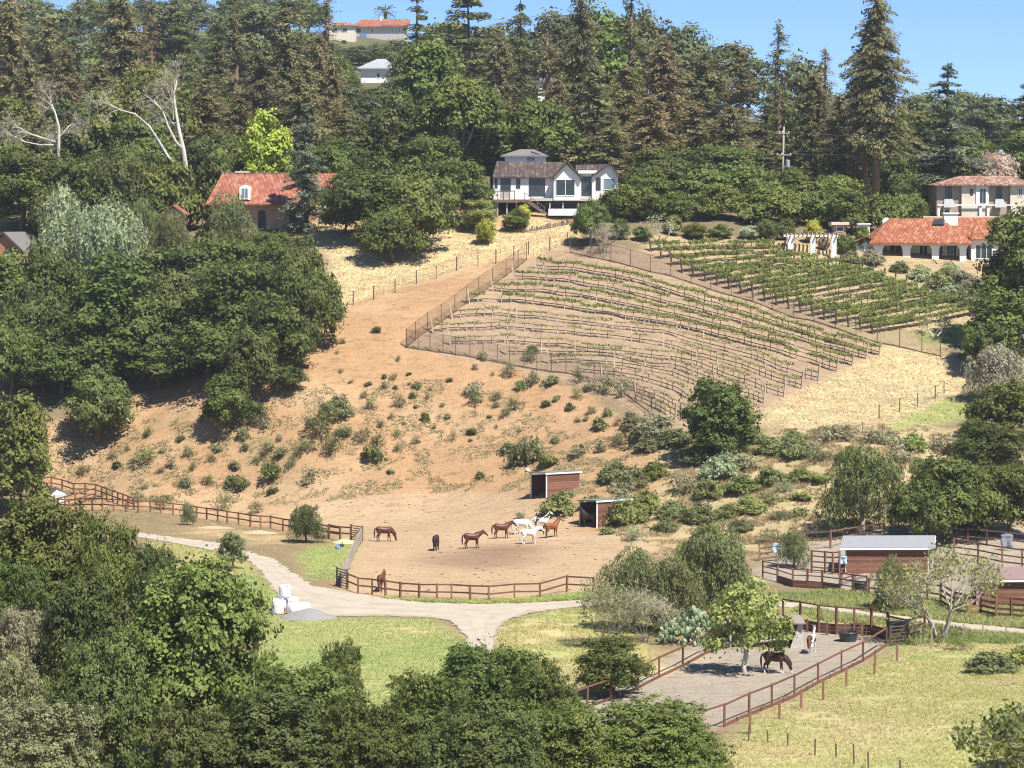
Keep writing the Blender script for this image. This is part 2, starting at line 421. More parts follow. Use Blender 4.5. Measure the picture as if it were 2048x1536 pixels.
def stops(*a):
    return np.concatenate([np.arange(s, e, st) for s, e, st in a])
_xs = stops((0, 80, 0.62), (80, 140, 3), (140, 400, 20), (400, 1300, 60))
xs = np.unique(np.concatenate([-_xs, _xs]))
ys = stops((-80, 140, 8), (140, 160, 2), (160, 430, 0.62), (430, 520, 3), (520, 1200, 12), (1200, 3000, 90))
gx, gy = np.meshgrid(xs, ys)
GXY = np.column_stack([gx.ravel(), gy.ravel()])
gzv = H(GXY[:, 0], GXY[:, 1])
GV = np.column_stack([GXY, gzv])
nx, ny = len(xs), len(ys)
ii = (np.arange(ny - 1)[:, None] * nx + np.arange(nx - 1)[None]).ravel()
GF = np.column_stack([ii, ii + 1, ii + nx + 1, ii + nx])
def ground_colour(V):
    px, py = proj(V)
    x, y = V[:, 0], V[:, 1]
    wx = (fbm(x * 0.35, y * 0.35, 21) - 0.5) * 26; wy = (fbm(x * 0.35, y * 0.35, 31) - 0.5) * 14
    px = px + wx; py = py + wy
    zone = np.zeros(len(V), int)
    ok = (y > 140) & (y < 432)
    zone[ok & (y < 335) & (V[:, 2] < 3.0)] = VERGE
    for z, poly in ZONES:
        zone[ok & inpoly(px, py, poly)] = z
    C = np.array([ZCOL[k] for k in range(12)])[zone]
    far_ = ((zone == SOIL) & (y > 425))[:, None]
    side_ = ((zone == SOIL) & (y <= 425) & ((px > 2030) | (px < 20)))[:, None]
    C = np.where(side_, np.array((0.30, 0.27, 0.14)) * (.7 + .6 * fbm(x * .15, y * .2, 15))[:, None], C)
    C = np.where(far_, np.array((0.125, 0.125, 0.06)), C)                 # brush and leaf litter of the wooded hill
    # patches inside the zones: old trails and browned or greener growth
    n1 = fbm(x * 0.09, y * 0.14, 41, 5)[:, None]; n2 = fbm(x * 0.5, y * 0.8, 51, 4)[:, None]
    hill = np.isin(zone, (HILL, CORRAL))[:, None]
    pale = np.array((0.46, 0.335, 0.205)); olive = np.array((0.29, 0.26, 0.14))
    k = np.clip((n1 - 0.5) * 5, 0, 1) * 0.55
    C = np.where(hill, C * (1 - k) + pale * k, C)
    scrub = np.clip(1 - np.abs(py - 905) / 110, 0, 1)[:, None] * np.clip((760 - px) / 200, 0.25, 1)[:, None]
    k = np.clip((n2 - 0.52) * 5, 0, 1) * scrub * 0.75
    C = np.where(hill, C * (1 - k) + olive * k, C)
    # stock trails: thin paler contour lines
    tr = np.abs(((V[:, 2] + (fbm(x * 0.08, y * 0.08, 61) - .5) * 3.2) % 1.7) - 0.85)
    k = np.clip(1 - tr / 0.16, 0, 1)[:, None] * np.clip((fbm(x * 0.06, y * 0.06, 71) - .35) * 6, 0, 1)[:, None] * 0.85
    C = np.where(zone[:, None] == HILL, C * (1 - k) + pale * k, C)
    rill = np.abs(fbm(x * .22 + .15 * V[:, 2], y * .05, 91, 3) - .5)                    # shallow wash lines down the slope
    k = np.clip(1 - rill / .018, 0, 1)[:, None] * .35
    C = np.where(zone[:, None] == HILL, C * (1 - k) + np.array((.25, .155, .085)) * k, C)
    green = np.isin(zone, (LAWN, MEADOW))[:, None]
    straw = np.array((0.48, 0.385, 0.215)); fresh = np.array((0.27, 0.33, 0.11))
    k = np.clip((n1 - 0.44) * 6, 0, 1) * np.where(zone == LAWN, .35, .75)[:, None]
    C = np.where(green, C * (1 - k) + straw * k, C)
    k = np.clip((n2 - 0.56) * 5, 0, 1) * 0.6
    C = np.where(green, C * (1 - k) + fresh * k, C)
    vine = np.isin(zone, (VINE, VINE2))[:, None]
    k = np.clip((n1 - 0.45) * 4, 0, 1) * 0.5
    C = np.where(vine, C * (1 - k) + np.array((0.37, 0.275, 0.175)) * k, C)
    gul = (zone == GULLY)[:, None]
    k = np.clip((n2 - 0.5) * 5, 0, 1) * 0.6
    C = np.where(gul, C * (1 - k) + np.array((0.25, 0.25, 0.11)) * k, C)
    for X, Y_, a, b in STRAW_SPOTS:
        k = np.clip(1.4 - np.hypot((px - X) / a, (py - Y_) / b), 0, 1)[:, None] * np.clip((n2 - .38) * 5, 0, 1) * .8
        C = C * (1 - k) + np.array((0.60, 0.46, 0.24)) * k
    for X, Y_, a, b in DARK_SPOTS:                                      # damp, trodden soil
        k = np.clip(1.5 - np.hypot((px - X) / a, (py - Y_) / b), 0, 1)[:, None] * 0.75
        C = C * (1 - k) + np.array((0.235, 0.155, 0.10)) * k
    C *= (0.86 + 0.28 * fbm(x * 0.9, y * 1.2, 81, 3))[:, None]
    return np.clip(C, 0, 1), zone
GC, GZONE = ground_colour(GV)
_g = GC.reshape(ny, nx, 3)                        # soften the steps of the grid
for _ in range(2):
    _g = (_g + np.roll(_g, 1, 0) + np.roll(_g, -1, 0)) / 3
    _g = (_g + np.roll(_g, 1, 1) + np.roll(_g, -1, 1)) / 3
GC = 0.75 * _g.reshape(-1, 3) + 0.25 * GC
gme = mesh_np('ground', GV, GF, smooth=True)
ca = gme.attributes.new('soil', 'FLOAT_COLOR', 'POINT')
ca.data.foreach_set('color', np.column_stack([GC, np.ones(len(GC))]).astype(np.float32).ravel())
def ground_mat():
    m, nt, b = _nodes('ground_soil')
    a = nt.nodes.new('ShaderNodeAttribute'); a.attribute_name = 'soil'
    n = noise_node(nt, 2.2, 8, 0.72); n2 = noise_node(nt, 9.0, 4, 0.7)
    d = mix_rgb(nt, ramp(nt, n, [(0.30, (0.62, 0.62, 0.62)), (0.5, (1, 1, 1)), (0.72, (1.25, 1.22, 1.18))]), (0, 0, 0), (1, 1, 1))
    mul = nt.nodes.new('ShaderNodeMix'); mul.data_type = 'RGBA'; mul.blend_type = 'MULTIPLY'; mul.inputs[0].default_value = 1.0
    nt.links.new(a.outputs['Color'], mul.inputs[6]); nt.links.new(d, mul.inputs[7])
    clod = ramp(nt, n2, [(0.30, (0.6, 0.55, 0.5)), (0.42, (1, 1, 1))])
    mul2 = nt.nodes.new('ShaderNodeMix'); mul2.data_type = 'RGBA'; mul2.blend_type = 'MULTIPLY'; mul2.inputs[0].default_value = 0.8
    nt.links.new(mul.outputs[2], mul2.inputs[6]); nt.links.new(clod, mul2.inputs[7])
    nt.links.new(mul2.outputs[2], b.inputs['Base Color'])
    b.inputs['Roughness'].default_value = 0.95; b.inputs['Specular IOR Level'].default_value = 0.1
    bump(nt, b, n, 0.6, 0.25)
    st = noise_node(nt, 1.0, 6, 0.7, stretch=(0.5, 1.3, 1.3))
    mul3 = nt.nodes.new('ShaderNodeMix'); mul3.data_type = 'RGBA'; mul3.blend_type = 'MULTIPLY'; mul3.inputs[0].default_value = 0.7
    nt.links.new(mul2.outputs[2], mul3.inputs[6]); nt.links.new(ramp(nt, st, [(0.32, (0.58, 0.54, 0.50)), (0.47, (1, 1, 1)), (0.68, (1.12, 1.11, 1.1))]), mul3.inputs[7])
    nt.links.new(mul3.outputs[2], b.inputs['Base Color'])
    return m
ground = link('ground', gme, ground_mat())
tag(ground, 'hillside and valley floor of bare tan earth, straw and grass', kind='structure')

# ------------------------------------------------------------------ ranch road: two sheets just above the ground
def resample(pts, n):
    P = np.array(pts, float)
    d = np.concatenate([[0], np.cumsum(np.hypot(*np.diff(P, axis=0).T))])
    t = np.linspace(0, d[-1], n)
    return np.column_stack([np.interp(t, d, P[:, k]) for k in range(P.shape[1])])
def ragged(P, n, m, seed, rag):
    for e in (0, m - 1):
        k = np.arange(n)
        P[:, e] += (np.column_stack([fbm(k * .45, k * 0., seed + e, 4), fbm(k * .45, k * 0. + 9, seed + e, 4)]) - .5) * rag * 4
    return P
ROADS = []
def strip(name, upper, lower, n, m, mat_, lift=0.035, rag=0.25, seed=0):
    ROADS.append(list(upper) + list(lower)[::-1])
    U = np.array([list(G(*p))[:2] for p in upper]); L = np.array([list(G(*p))[:2] for p in lower])
    U = resample(U, n); L = resample(L, n)
    t = np.linspace(0, 1, m)
    P = U[:, None] * (1 - t)[None, :, None] + L[:, None] * t[None, :, None]
    P = ragged(P, n, m, seed, rag)
    P = P.reshape(-1, 2)
    z = H(P[:, 0], P[:, 1]) + lift
    ii = (np.arange(n - 1)[:, None] * m + np.arange(m - 1)[None]).ravel()
    F = np.column_stack([ii, ii + m, ii + m + 1, ii + 1])
    return link(name, mesh_np(name, np.column_stack([P, z]), F, smooth=True, tint=np.tile(t, n)), mat_)
def road_mat():
    m, nt, b = _nodes('road_gravel')
    n = noise_node(nt, 0.5, 6, 0.65); n2 = noise_node(nt, 14, 3, 0.7)
    c = ramp(nt, n, [(0.3, (0.35, 0.30, 0.235)), (0.5, (0.42, 0.37, 0.295)), (0.72, (0.47, 0.42, 0.345))])
    c = mix_rgb(nt, ramp(nt, n2, [(0.35, (0.25, 0.25, 0.25)), (0.55, (0, 0, 0))]), c, (0.33, 0.28, 0.21))
    ta = nt.nodes.new('ShaderNodeAttribute'); ta.attribute_name = 'tint'
    wob = nt.nodes.new('ShaderNodeMath'); wob.operation = 'MULTIPLY_ADD'; wob.inputs[1].default_value = .16; nt.links.new(n, wob.inputs[0]); nt.links.new(ta.outputs['Fac'], wob.inputs[2])
    lines = ramp(nt, wob.outputs[0], [(0.0, (.4, .4, .4)), (.10, (0, 0, 0)), (.34, (0, 0, 0)), (.40, (.3, .3, .3)), (.46, (0, 0, 0)), (.64, (0, 0, 0)), (.70, (.3, .3, .3)), (.76, (0, 0, 0)), (.98, (0, 0, 0)), (1.0, (.6, .6, .6))])
    c = mix_rgb(nt, lines, c, (.30, .25, .18))                       # wheel tracks and dirt washed in from the edges
    nt.links.new(c, b.inputs['Base Color']); b.inputs['Roughness'].default_value = 0.95
    b.inputs['Specular IOR Level'].default_value = 0.1
    bump(nt, b, n2, 0.3, 0.03)
    return m
ROAD = road_mat()
rd = strip('ranch_road', [(100, 1044), (215, 1058), (318, 1071), (434, 1086), (485, 1100), (547, 1119), (581, 1143), (625, 1172), (694, 1184), (770, 1197), (838, 1204),
                          (958, 1209), (1060, 1206), (1146, 1201), (1300, 1196), (1450, 1196), (1600, 1206), (1750, 1226), (1900, 1244), (2080, 1262)],
           [(100, 1052), (215, 1067), (318, 1081), (410, 1099), (441, 1105), (496, 1121), (519, 1141), (533, 1163), (575, 1215), (660, 1234), (770, 1232),
            (855, 1236), (960, 1250), (1026, 1234), (1094, 1221), (1146, 1215), (1300, 1207), (1450, 1207), (1600, 1217), (1750, 1238), (1900, 1257), (2080, 1277)], 420, 12, ROAD, seed=3)
tag(rd, 'pale gravel ranch road curving past the corral', kind='structure')
rb = strip('branch_road', [(850, 1231), (900, 1244), (929, 1268), (938, 1295), (930, 1330), (915, 1400)],
           [(1075, 1221), (1008, 1244), (991, 1275), (990, 1312), (985, 1350), (980, 1400)], 120, 8, ROAD, lift=0.055, seed=7)
tag(rb, 'pale gravel track branching off the ranch road towards the foreground trees', kind='structure')

# ================================================================== plant generators (each returns numpy leaf quads and a trunk MB)
class Leaves:
    def __init__(s): s.P = []; s.N = []; s.U = []; s.L = []; s.W = []; s.T = []
    def add(s, P, N, U, L, W, T):
        s.P.append(P); s.N.append(N); s.U.append(U); s.L.append(L); s.W.append(W); s.T.append(T)
    def mesh(s, name):
        P = np.concatenate(s.P); N = np.concatenate(s.N); U = np.concatenate(s.U)
        L = np.concatenate(s.L)[:, None]; W = np.concatenate(s.W)[:, None]; T = np.concatenate(s.T)
        N = N / (np.linalg.norm(N, axis=1, keepdims=True) + 1e-9)
        S = np.cross(N, U); S /= (np.linalg.norm(S, axis=1, keepdims=True) + 1e-9)
        U = np.cross(S, N)
        n = len(P)
        V = np.empty((n, 4, 3))
        V[:, 0] = P - U * L * 0.5
        V[:, 1] = P + S * W * 0.5 - N * W * 0.12
        V[:, 2] = P + U * L * 0.5
        V[:, 3] = P - S * W * 0.5 - N * W * 0.12
        return mesh_np(name, V.reshape(-1, 3), np.arange(n * 4).reshape(n, 4), tint=np.repeat(np.clip(T, 0, 1), 4))
def rnd_dirs(rng, n):
    v = rng.normal(size=(n, 3)); return v / np.linalg.norm(v, axis=1, keepdims=True)
def blob_leaves(rng, lv, centers, radii, n, size, tint0=0.5, out=1.0, flat=0.8, aspect=1.6, jitter=0.55, lo=-0.35, inner=0.15, droop=0.0, bunch=11):
    """leaves on the shells of many clumps"""
    C = np.array(centers); Rr = np.array(radii)
    w = Rr ** 2; w = w / w.sum()
    nb = max(12, n // bunch)
    idx = rng.choice(len(C), nb, p=w)
    d = rnd_dirs(rng, nb)
    d[:, 2] = np.where(d[:, 2] < lo, -d[:, 2] * 0.6, d[:, 2])
    sh = 0.72 + 0.42 * rng.random(nb)
    sh = np.where(rng.random(nb) < inner, rng.random(nb) * 0.8, sh)
    B = C[idx] + d * (Rr[idx] * sh)[:, None] * np.array([1, 1, flat])
    keep = np.ones(nb, bool)                     # drop what lies well inside a neighbouring clump
    for a in range(len(C)):
        q = (B - C[a]) / (Rr[a] * np.array([1, 1, flat]))
        keep &= ~(((q ** 2).sum(1) < 0.42) & (idx != a) & (rng.random(nb) < 0.9))
    B = B[keep]; d = d[keep]; idx = idx[keep]; nb = len(B)
    ct = rng.normal(0, 0.13, len(C)); bt = rng.normal(0, 0.15, nb)
    per = max(3, n // nb)
    j = np.repeat(np.arange(nb), per); k = len(j)
    spread = size * 1.25 * rng.uniform(.6, 1.4, nb)
    P = B[j] + rng.normal(0, 1, (k, 3)) * spread[j][:, None] * np.array([1, 1, .7])
    dd = d[j]
    N = dd * out + rnd_dirs(rng, k) * jitter + np.array([0, 0, 0.3])
    U = rnd_dirs(rng, k) + np.array([0, 0, -droop])
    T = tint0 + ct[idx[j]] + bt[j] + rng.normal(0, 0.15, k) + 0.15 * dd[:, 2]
    sz = size * (0.6 + 0.8 * rng.random(k))
    lv.add(P, N, U, sz * aspect, sz, T)
def limb(mb, p, q, r0, r1, rng, bend=0.12, n=4, sides=5):
    p = Vector(p); q = Vector(q); L = (q - p).length
    pts = []; rad = []
    for i in range(n + 1):
        t = i / n
        b = math.sin(t * PI) * bend * L
        pts.append(p.lerp(q, t) + Vector((rng.normal() * b * .6, rng.normal() * b * .6, b * 0.5 * rng.random())))
        rad.append(r0 + (r1 - r0) * t)
    pts[0] = p; pts[-1] = q
    mb.tube(pts, rad, sides)
def oak(seed, Wd=10., Ht=9., n=7000, size=0.27, clumps=26, clear=0.16, fill=0.5, aspect=1.5):
    """rounded broadleaf: dome of clumps over a short forked trunk"""
    rng = np.random.default_rng(seed)
    lv = Leaves(); mb = MB()
    C = []; Rr = []
    base = Ht * clear
    for i in range(clumps):
        a = i * 2.39996 + rng.normal() * 0.4
        t = (i + 0.5) / clumps
        zz = t ** 0.9
        rad = math.sqrt(max(0, 1 - (zz * 0.98) ** 2.2)) * (0.55 + 0.45 * math.sqrt(rng.random())) 
        r = Wd * rng.uniform(0.10, 0.21)
        c = np.array([math.cos(a) * rad * (Wd / 2 - r * 0.8), math.sin(a) * rad * (Wd / 2 - r * 0.8), base + r * 0.6 + zz * (Ht - base - r * 1.35)])
        c += rng.normal(0, 0.05 * Wd, 3)
        C.append(c); Rr.append(r)
    for i in range(int(clumps * fill)):
        a = rng.random() * 6.28; rad = rng.random() * 0.45 * Wd * 0.6
        C.append(np.array([math.cos(a) * rad, math.sin(a) * rad, base + (Ht - base) * rng.uniform(0.2, 0.62)])); Rr.append(Wd * 0.2)
    blob_leaves(rng, lv, C, Rr, n, size, aspect=aspect)
    # stray sprays at the edge
    k = n // 12
    idx = rng.integers(0, clumps, k); d = rnd_dirs(rng, k)
    P = np.array(C)[idx] + d * np.array(Rr)[idx][:, None] * (1.0 + 0.28 * rng.random(k))[:, None]
    P[:, 2] = np.maximum(P[:, 2], base * 0.9)
    lv.add(P, d + rnd_dirs(rng, k) * .8, rnd_dirs(rng, k), np.full(k, size * 1.3), np.full(k, size * .8), 0.6 + rng.normal(0, .15, k))
    r0 = 0.035 * Wd
    fork = Vector((rng.normal() * .03 * Wd, rng.normal() * .03 * Wd, Ht * (clear + 0.12)))
    limb(mb, (0, 0, -0.4), fork, r0, r0 * .75, rng, 0.05, 3, 7)
    for i in rng.permutation(clumps)[:9]:
        limb(mb, fork, C[i], r0 * .55, r0 * .12, rng, 0.12)
    return lv.mesh('crown_leaves'), mb.mesh('trunk_wood', smooth=True)
def conifer(seed, Wd=5., Ht=18., levels=26, per=6, z0=0.12, power=0.85, droop=0.25, card=0.5, thick=0.25, irregular=0.35, tiers=0, tint0=0.5, bare=0.0, up=0.0, round_top=0.0, step=0.5):
    """whorled conifer; cards along every branch"""
    rng = np.random.default_rng(seed)
    lv = Leaves(); mb = MB()
    r0 = 0.02 * Ht
    mb.tube([(0, 0, -0.5), (0.02 * Ht * rng.normal() * .3, 0, Ht * .35), (0.015 * Ht * rng.normal() * .4, 0.01 * Ht * rng.normal(), Ht * .7), (0, 0, Ht * 0.985)],
            [r0, r0 * .75, r0 * .42, 0.03], 7)
    for i in range(levels):
        t = (i + rng.random() * .6) / levels
        z = Ht * (z0 + (1 - z0) * t)
        prof = (1 - t) ** power
        if round_top: prof = prof * (1 - round_top) + round_top * math.sqrt(max(0, 1 - t * t))
        if t < 0.12: prof *= 0.6 + t * 3.3
        lev = rng.uniform(1 - irregular, 1 + irregular * 0.4)
        for j in range(per):
            if rng.random() < 0.12 + irregular * .25: continue
            a = rng.random() * 6.283
            Lb = Wd / 2 * prof * lev * rng.uniform(0.55, 1.12) + 0.25
            dirv = np.array([math.cos(a), math.sin(a), 0])
            zb = z + rng.normal() * Ht / levels * (0.15 if tiers else 0.6)
            slope = up - droop * rng.uniform(0.6, 1.3)
            k = max(3, int(Lb / step) + 2)
            s = np.linspace(0.12, 1, k)
            ctr = np.array([0, 0, zb]) + dirv * (s * Lb)[:, None] + np.array([0, 0, 1]) * (s * Lb * slope * (0.6 + 0.4 * s))[:, None]
            tip = ctr[-1]
            mb.tube([(0, 0, zb), tuple(ctr[k // 2]), tuple(tip)], [0.02 + 0.012 * Lb, 0.012 + .007 * Lb, 0.01], 3, cap=False)
            if rng.random() < bare: continue
            m_ = 6 if tiers else 6
            P = np.repeat(ctr, m_, 0)
            q = len(P)
            sw = np.repeat(np.sin(np.clip(s, 0.05, 1) * PI * 0.72 + .25), m_)
            side = np.cross(dirv, [0, 0, 1])
            P = P + side * (rng.normal(0, 0.34, q) * sw * Lb * (0.42 if tiers else 0.3))[:, None] + rng.normal(0, 0.06 if tiers else 0.13, (q, 3))
            P[:, 2] -= rng.random(q) * thick
            if tiers: N = np.array([0, 0, 1.0]) + rnd_dirs(rng, q) * 0.55 + dirv * 0.2
            else: N = np.array([0, 0, 0.7]) + dirv * 0.55 + rnd_dirs(rng, q) * 0.75
            U = dirv + side * rng.normal(0, .6, q)[:, None] + np.array([0, 0, -0.5 if not tiers else -0.15]) + rnd_dirs(rng, q) * .3
            sz = card * rng.uniform(0.6, 1.3, q) * (0.75 + 0.25 * prof)
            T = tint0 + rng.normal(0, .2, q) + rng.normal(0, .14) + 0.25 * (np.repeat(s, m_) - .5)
            lv.add(P, N, U, sz * 1.7, sz * 0.62, T)
    return lv.mesh('crown_needles'), mb.mesh('trunk_wood', smooth=True)
def umbrella(seed, Wd=13., Ht=12., n=6500, size=0.32, trunks=1, lean=0.0, base=0.52):
    """stone pine: bare forking limbs under a broad flat dome"""
    rng = np.random.default_rng(seed)
    lv = Leaves(); mb = MB(); C = []; Rr = []
    for i in range(30):
        a = i * 2.4 + rng.normal() * .3; rad = math.sqrt((i + .5) / 30)
        r = Wd * rng.uniform(0.085, 0.13)
        zz = Ht * (base + (1 - base) * (1 - 0.86 * rad ** 2.0)) - r * 0.8
        C.append(np.array([math.cos(a) * rad * (Wd / 2 - r), math.sin(a) * rad * (Wd / 2 - r), zz])); Rr.append(r)
    blob_leaves(rng, lv, C, Rr, n, size, flat=0.75, lo=-0.1, inner=0.1, jitter=0.6)
    r0 = 0.026 * Wd
    fork = Vector((lean, 0, Ht * 0.33))
    limb(mb, (0, 0, -0.4), fork, r0, r0 * .8, rng, 0.06, 4, 7)
    for i in range(0, 30, 3):
        mid = Vector(C[i]) * 0.55 + fork * 0.45 + Vector((0, 0, -0.06 * Ht))
        mb.tube([fork, mid, Vector(C[i])], [r0 * .6, r0 * .4, r0 * .12], 5)
        limb(mb, mid, C[(i + 1) % 30], r0 * .3, r0 * .08, rng, .1)
    return lv.mesh('crown_needles'), mb.mesh('trunk_wood', smooth=True)
def weeping(seed, Wd=7., Ht=7., n=6000, size=0.42, clumps=20, strands=0.75, upright=0.0):
    """pepper tree or willow: hanging wisps"""
    rng = np.random.default_rng(seed)
    lv = Leaves(); mb = MB(); C = []; Rr = []
    for i in range(clumps):
        a = i * 2.4 + rng.normal() * .4; t = (i + .5) / clumps
        rad = math.sqrt(max(0, 1 - t ** 2)) * rng.uniform(0.5, 1)
        r = Wd * rng.uniform(.12, .2)
        C.append(np.array([math.cos(a) * rad * (Wd / 2 - r * .7), math.sin(a) * rad * (Wd / 2 - r * .7), Ht * (0.3 + 0.6 * t) - r * .2 + rng.normal() * .03 * Ht])); Rr.append(r)
    C_ = np.array(C); R_ = np.array(Rr)
    k = n // 6
    idx = rng.integers(0, clumps, k); d = rnd_dirs(rng, k)
    S = C_[idx] + d * R_[idx][:, None]
    for j in range(6):
        P = S + np.array([0, 0, -1 if not upright else 0.8]) * (j * size * rng.uniform(.5, 1.0, k))[:, None] * strands + rng.normal(0, .07, (k, 3)) + d * 0.05 * j
        P[:, 2] = np.maximum(P[:, 2], 0.02 * Ht + rng.random(k) * .15 * Ht)
        N = d + rnd_dirs(rng, k) * .9 + np.array([0, 0, .35])
        U = np.array([0, 0, -1.0]) + rnd_dirs(rng, k) * .55
        sz = size * rng.uniform(.6, 1.2, k)
        lv.add(P, N, U, sz * 1.7, sz * .5, .5 + rng.normal(0, .22, k) - .03 * j + .15 * d[:, 2])
    r0 = 0.03 * Wd; fork = Vector((rng.normal() * .2, 0, Ht * .25))
    limb(mb, (0, 0, -.3), fork, r0, r0 * .8, rng, .06, 3, 6)
    for i in range(0, clumps, 2): limb(mb, fork, C[i], r0 * .5, r0 * .1, rng, .15)
    return lv.mesh('crown_leaves'), mb.mesh('trunk_wood', smooth=True)
def grow(mb, rng, p, d, L, r, depth, tips, spread=0.6, gravity=0.0, shrink=0.72, sides=5, kids=(2, 3)):
    n = 3; pts = [p]; q = p.copy(); dd = d.copy()
    for i in range(n):
        dd = (dd + Vector(rng.normal(0, .13, 3)) + Vector((0, 0, gravity))).normalized()
        q = q + dd * L / n; pts.append(q.copy())
    r1 = r * 0.62
    mb.tube(pts, [r + (r1 - r) * i / n for i in range(n + 1)], sides if depth > 1 else 3, cap=False)
    if depth == 0: tips.append((q.copy(), dd.copy())); return
    for k in range(rng.integers(kids[0], kids[1] + 1)):
        e = (dd + Vector(rng.normal(0, spread, 3))).normalized()
        s = pts[-1] if k == 0 or rng.random() < .6 else pts[2]
        grow(mb, rng, s.copy(), e, L * shrink * rng.uniform(.8, 1.15), r1 * (.95 if k == 0 else .75), depth - 1, tips, spread, gravity, shrink, sides, kids)
def bare_tree(seed, Ht=6., lean=(0, 0), depth=5, stems=3, r=0.12, spread=.42, twigs=6, leaf=0, tint0=.5, open_=0.5, size=.22, twig_len=.5):
    """leafless (or nearly) branching tree; fine twigs are thin blades"""
    rng = np.random.default_rng(seed); mb = MB(); tips = []; lv = Leaves()
    for k in range(stems):
        a = k * 6.283 / stems + rng.random()
        d = Vector((math.cos(a) * open_ + lean[0], math.sin(a) * open_ + lean[1], 1)).normalized()
        grow(mb, rng, Vector((math.cos(a) * r * .4, math.sin(a) * r * .4, -0.3)), d, Ht * .32, r, depth, tips, spread, 0.05)
    T = np.array([t[0] for t in tips]); D = np.array([t[1] for t in tips])
    k = len(T) * twigs
    P = np.repeat(T, twigs, 0) + rng.normal(0, twig_len * .55, (k, 3)); U = np.repeat(D, twigs, 0) + rng.normal(0, .6, (k, 3))
    lv.add(P, rnd_dirs(rng, k), U, twig_len * rng.uniform(.6, 1.5, k), np.full(k, 0.035), np.full(k, .5) + rng.normal(0, .2, k))
    lf = None
    if leaf:
        lf = Leaves(); k = len(T) * leaf
        P = np.repeat(T, leaf, 0) + rng.normal(0, .38, (k, 3))
        lf.add(P, rnd_dirs(rng, k) + np.array([0, 0, .6]), rnd_dirs(rng, k), size * 1.4 * rng.uniform(.6, 1.3, k), size * rng.uniform(.6, 1.2, k), tint0 + rng.normal(0, .22, k))
        lf = lf.mesh('crown_leaves')
    return lv.mesh('twig_blades'), mb.mesh('trunk_wood', smooth=True), lf
def shrub(seed, Wd=2., Ht=1.3, n=700, size=.15, clumps=9, dry=0.0, stems=7, aspect=1.8):
    rng = np.random.default_rng(seed); lv = Leaves(); mb = MB(); C = []; Rr = []
    for i in range(clumps):
        a = rng.random() * 6.28; rad = math.sqrt(rng.random()); r = Wd * rng.uniform(.14, .24)
        C.append(np.array([math.cos(a) * rad * (Wd / 2 - r), math.sin(a) * rad * (Wd / 2 - r), max(r * .5, Ht * (1 - .7 * rad ** 2) * rng.uniform(.5, 1) - r * .6)])); Rr.append(r)
    blob_leaves(rng, lv, C, Rr, n, size, aspect=aspect, jitter=.8, flat=.85, inner=.25)
    k = int(n * (.12 + dry)); idx = rng.integers(0, clumps, k)
    P = np.array(C)[idx] * rng.uniform(.6, 1.15, k)[:, None] + rng.normal(0, .1 * Wd, (k, 3)); P[:, 2] = np.abs(P[:, 2])
    lv.add(P, rnd_dirs(rng, k), P / (np.linalg.norm(P, axis=1, keepdims=True) + .01) + rng.normal(0, .4, (k, 3)), size * 2.6 * rng.uniform(.6, 1.3, k), np.full(k, .035), np.full(k, .9))
    for i in range(stems):
        c = C[i % clumps]
        mb.tube([(0, 0, -.15), tuple(np.array(c) * .55 + rng.normal(0, .05, 3)), tuple(c)], [.035 * Wd * .5, .02 * Wd * .5, .008 * Wd], 4, cap=False)
    return lv.mesh('leaf_mass'), mb.mesh('stem_wood')

# ------------------------------------------------------------------ prototypes
PROTO = {}
def P_(name, fn, *variants):
    PROTO[name] = [(kw, fn(**kw)) for kw in variants]
P_('oak', oak, dict(seed=1, n=12000), dict(seed=2, n=12000, Wd=11, Ht=8.5), dict(seed=3, n=12000, Wd=9, Ht=9.5), dict(seed=4, n=12000, clumps=32), dict(seed=5, n=12000, Wd=12, Ht=9, clumps=22))
P_('near_oak', oak, dict(seed=11, n=30000, size=.16, clumps=48), dict(seed=12, n=30000, size=.17, clumps=44, Wd=12, Ht=9), dict(seed=13, n=28000, size=.16, clumps=48, Wd=9, Ht=10), dict(seed=15, n=28000, size=.16, clumps=46, Wd=11, Ht=10))
P_('near_leafy', oak, dict(seed=14, n=26000, size=.22, clumps=50, Wd=10.5, Ht=11, aspect=1.3))
P_('airy', oak, dict(seed=16, n=5200, size=.2, clumps=30, Wd=7.5, Ht=6.2, clear=.2, fill=.1, aspect=1.7), dict(seed=17, n=4200, size=.24, clumps=26, Wd=6, Ht=6, fill=.1))
P_('hedge_tree', oak, dict(seed=21, n=8000, Wd=9, Ht=6, clear=.05, size=.32), dict(seed=22, n=8000, Wd=10, Ht=6.5, clear=.05, size=.34), dict(seed=23, n=8000, Wd=9, Ht=7, clear=.05, size=.3))
P_('column_tree', oak, dict(seed=24, n=6500, Wd=6, Ht=10, clumps=34, clear=.05, size=.3), dict(seed=27, n=12000, Wd=9, Ht=16, clumps=46, clear=.05, size=.36))
P_('far_oak', oak, dict(seed=25, n=6500, size=.42, clumps=34, Wd=12, Ht=11, clear=.05), dict(seed=26, n=6500, size=.42, clumps=30, Wd=12, Ht=13, clear=.05))
P_('redwood', conifer, dict(seed=31, Wd=8, Ht=22, levels=46, per=9, irregular=.45, droop=.4, card=.36, round_top=.5, z0=.06, thick=.5),
   dict(seed=32, Wd=7.5, Ht=22, levels=44, per=8, irregular=.6, droop=.3, card=.34, round_top=.45, bare=.08, thick=.45),
   dict(seed=33, Wd=9, Ht=22, levels=46, per=9, irregular=.5, droop=.35, card=.38, round_top=.7, z0=.05, thick=.6),
   dict(seed=34, Wd=8, Ht=22, levels=46, per=9, irregular=.55, droop=.5, card=.35, round_top=.6, thick=.6),
   dict(seed=37, Wd=9, Ht=22, levels=40, per=9, irregular=.65, droop=.25, card=.36, round_top=.8, z0=.05, thick=.5))
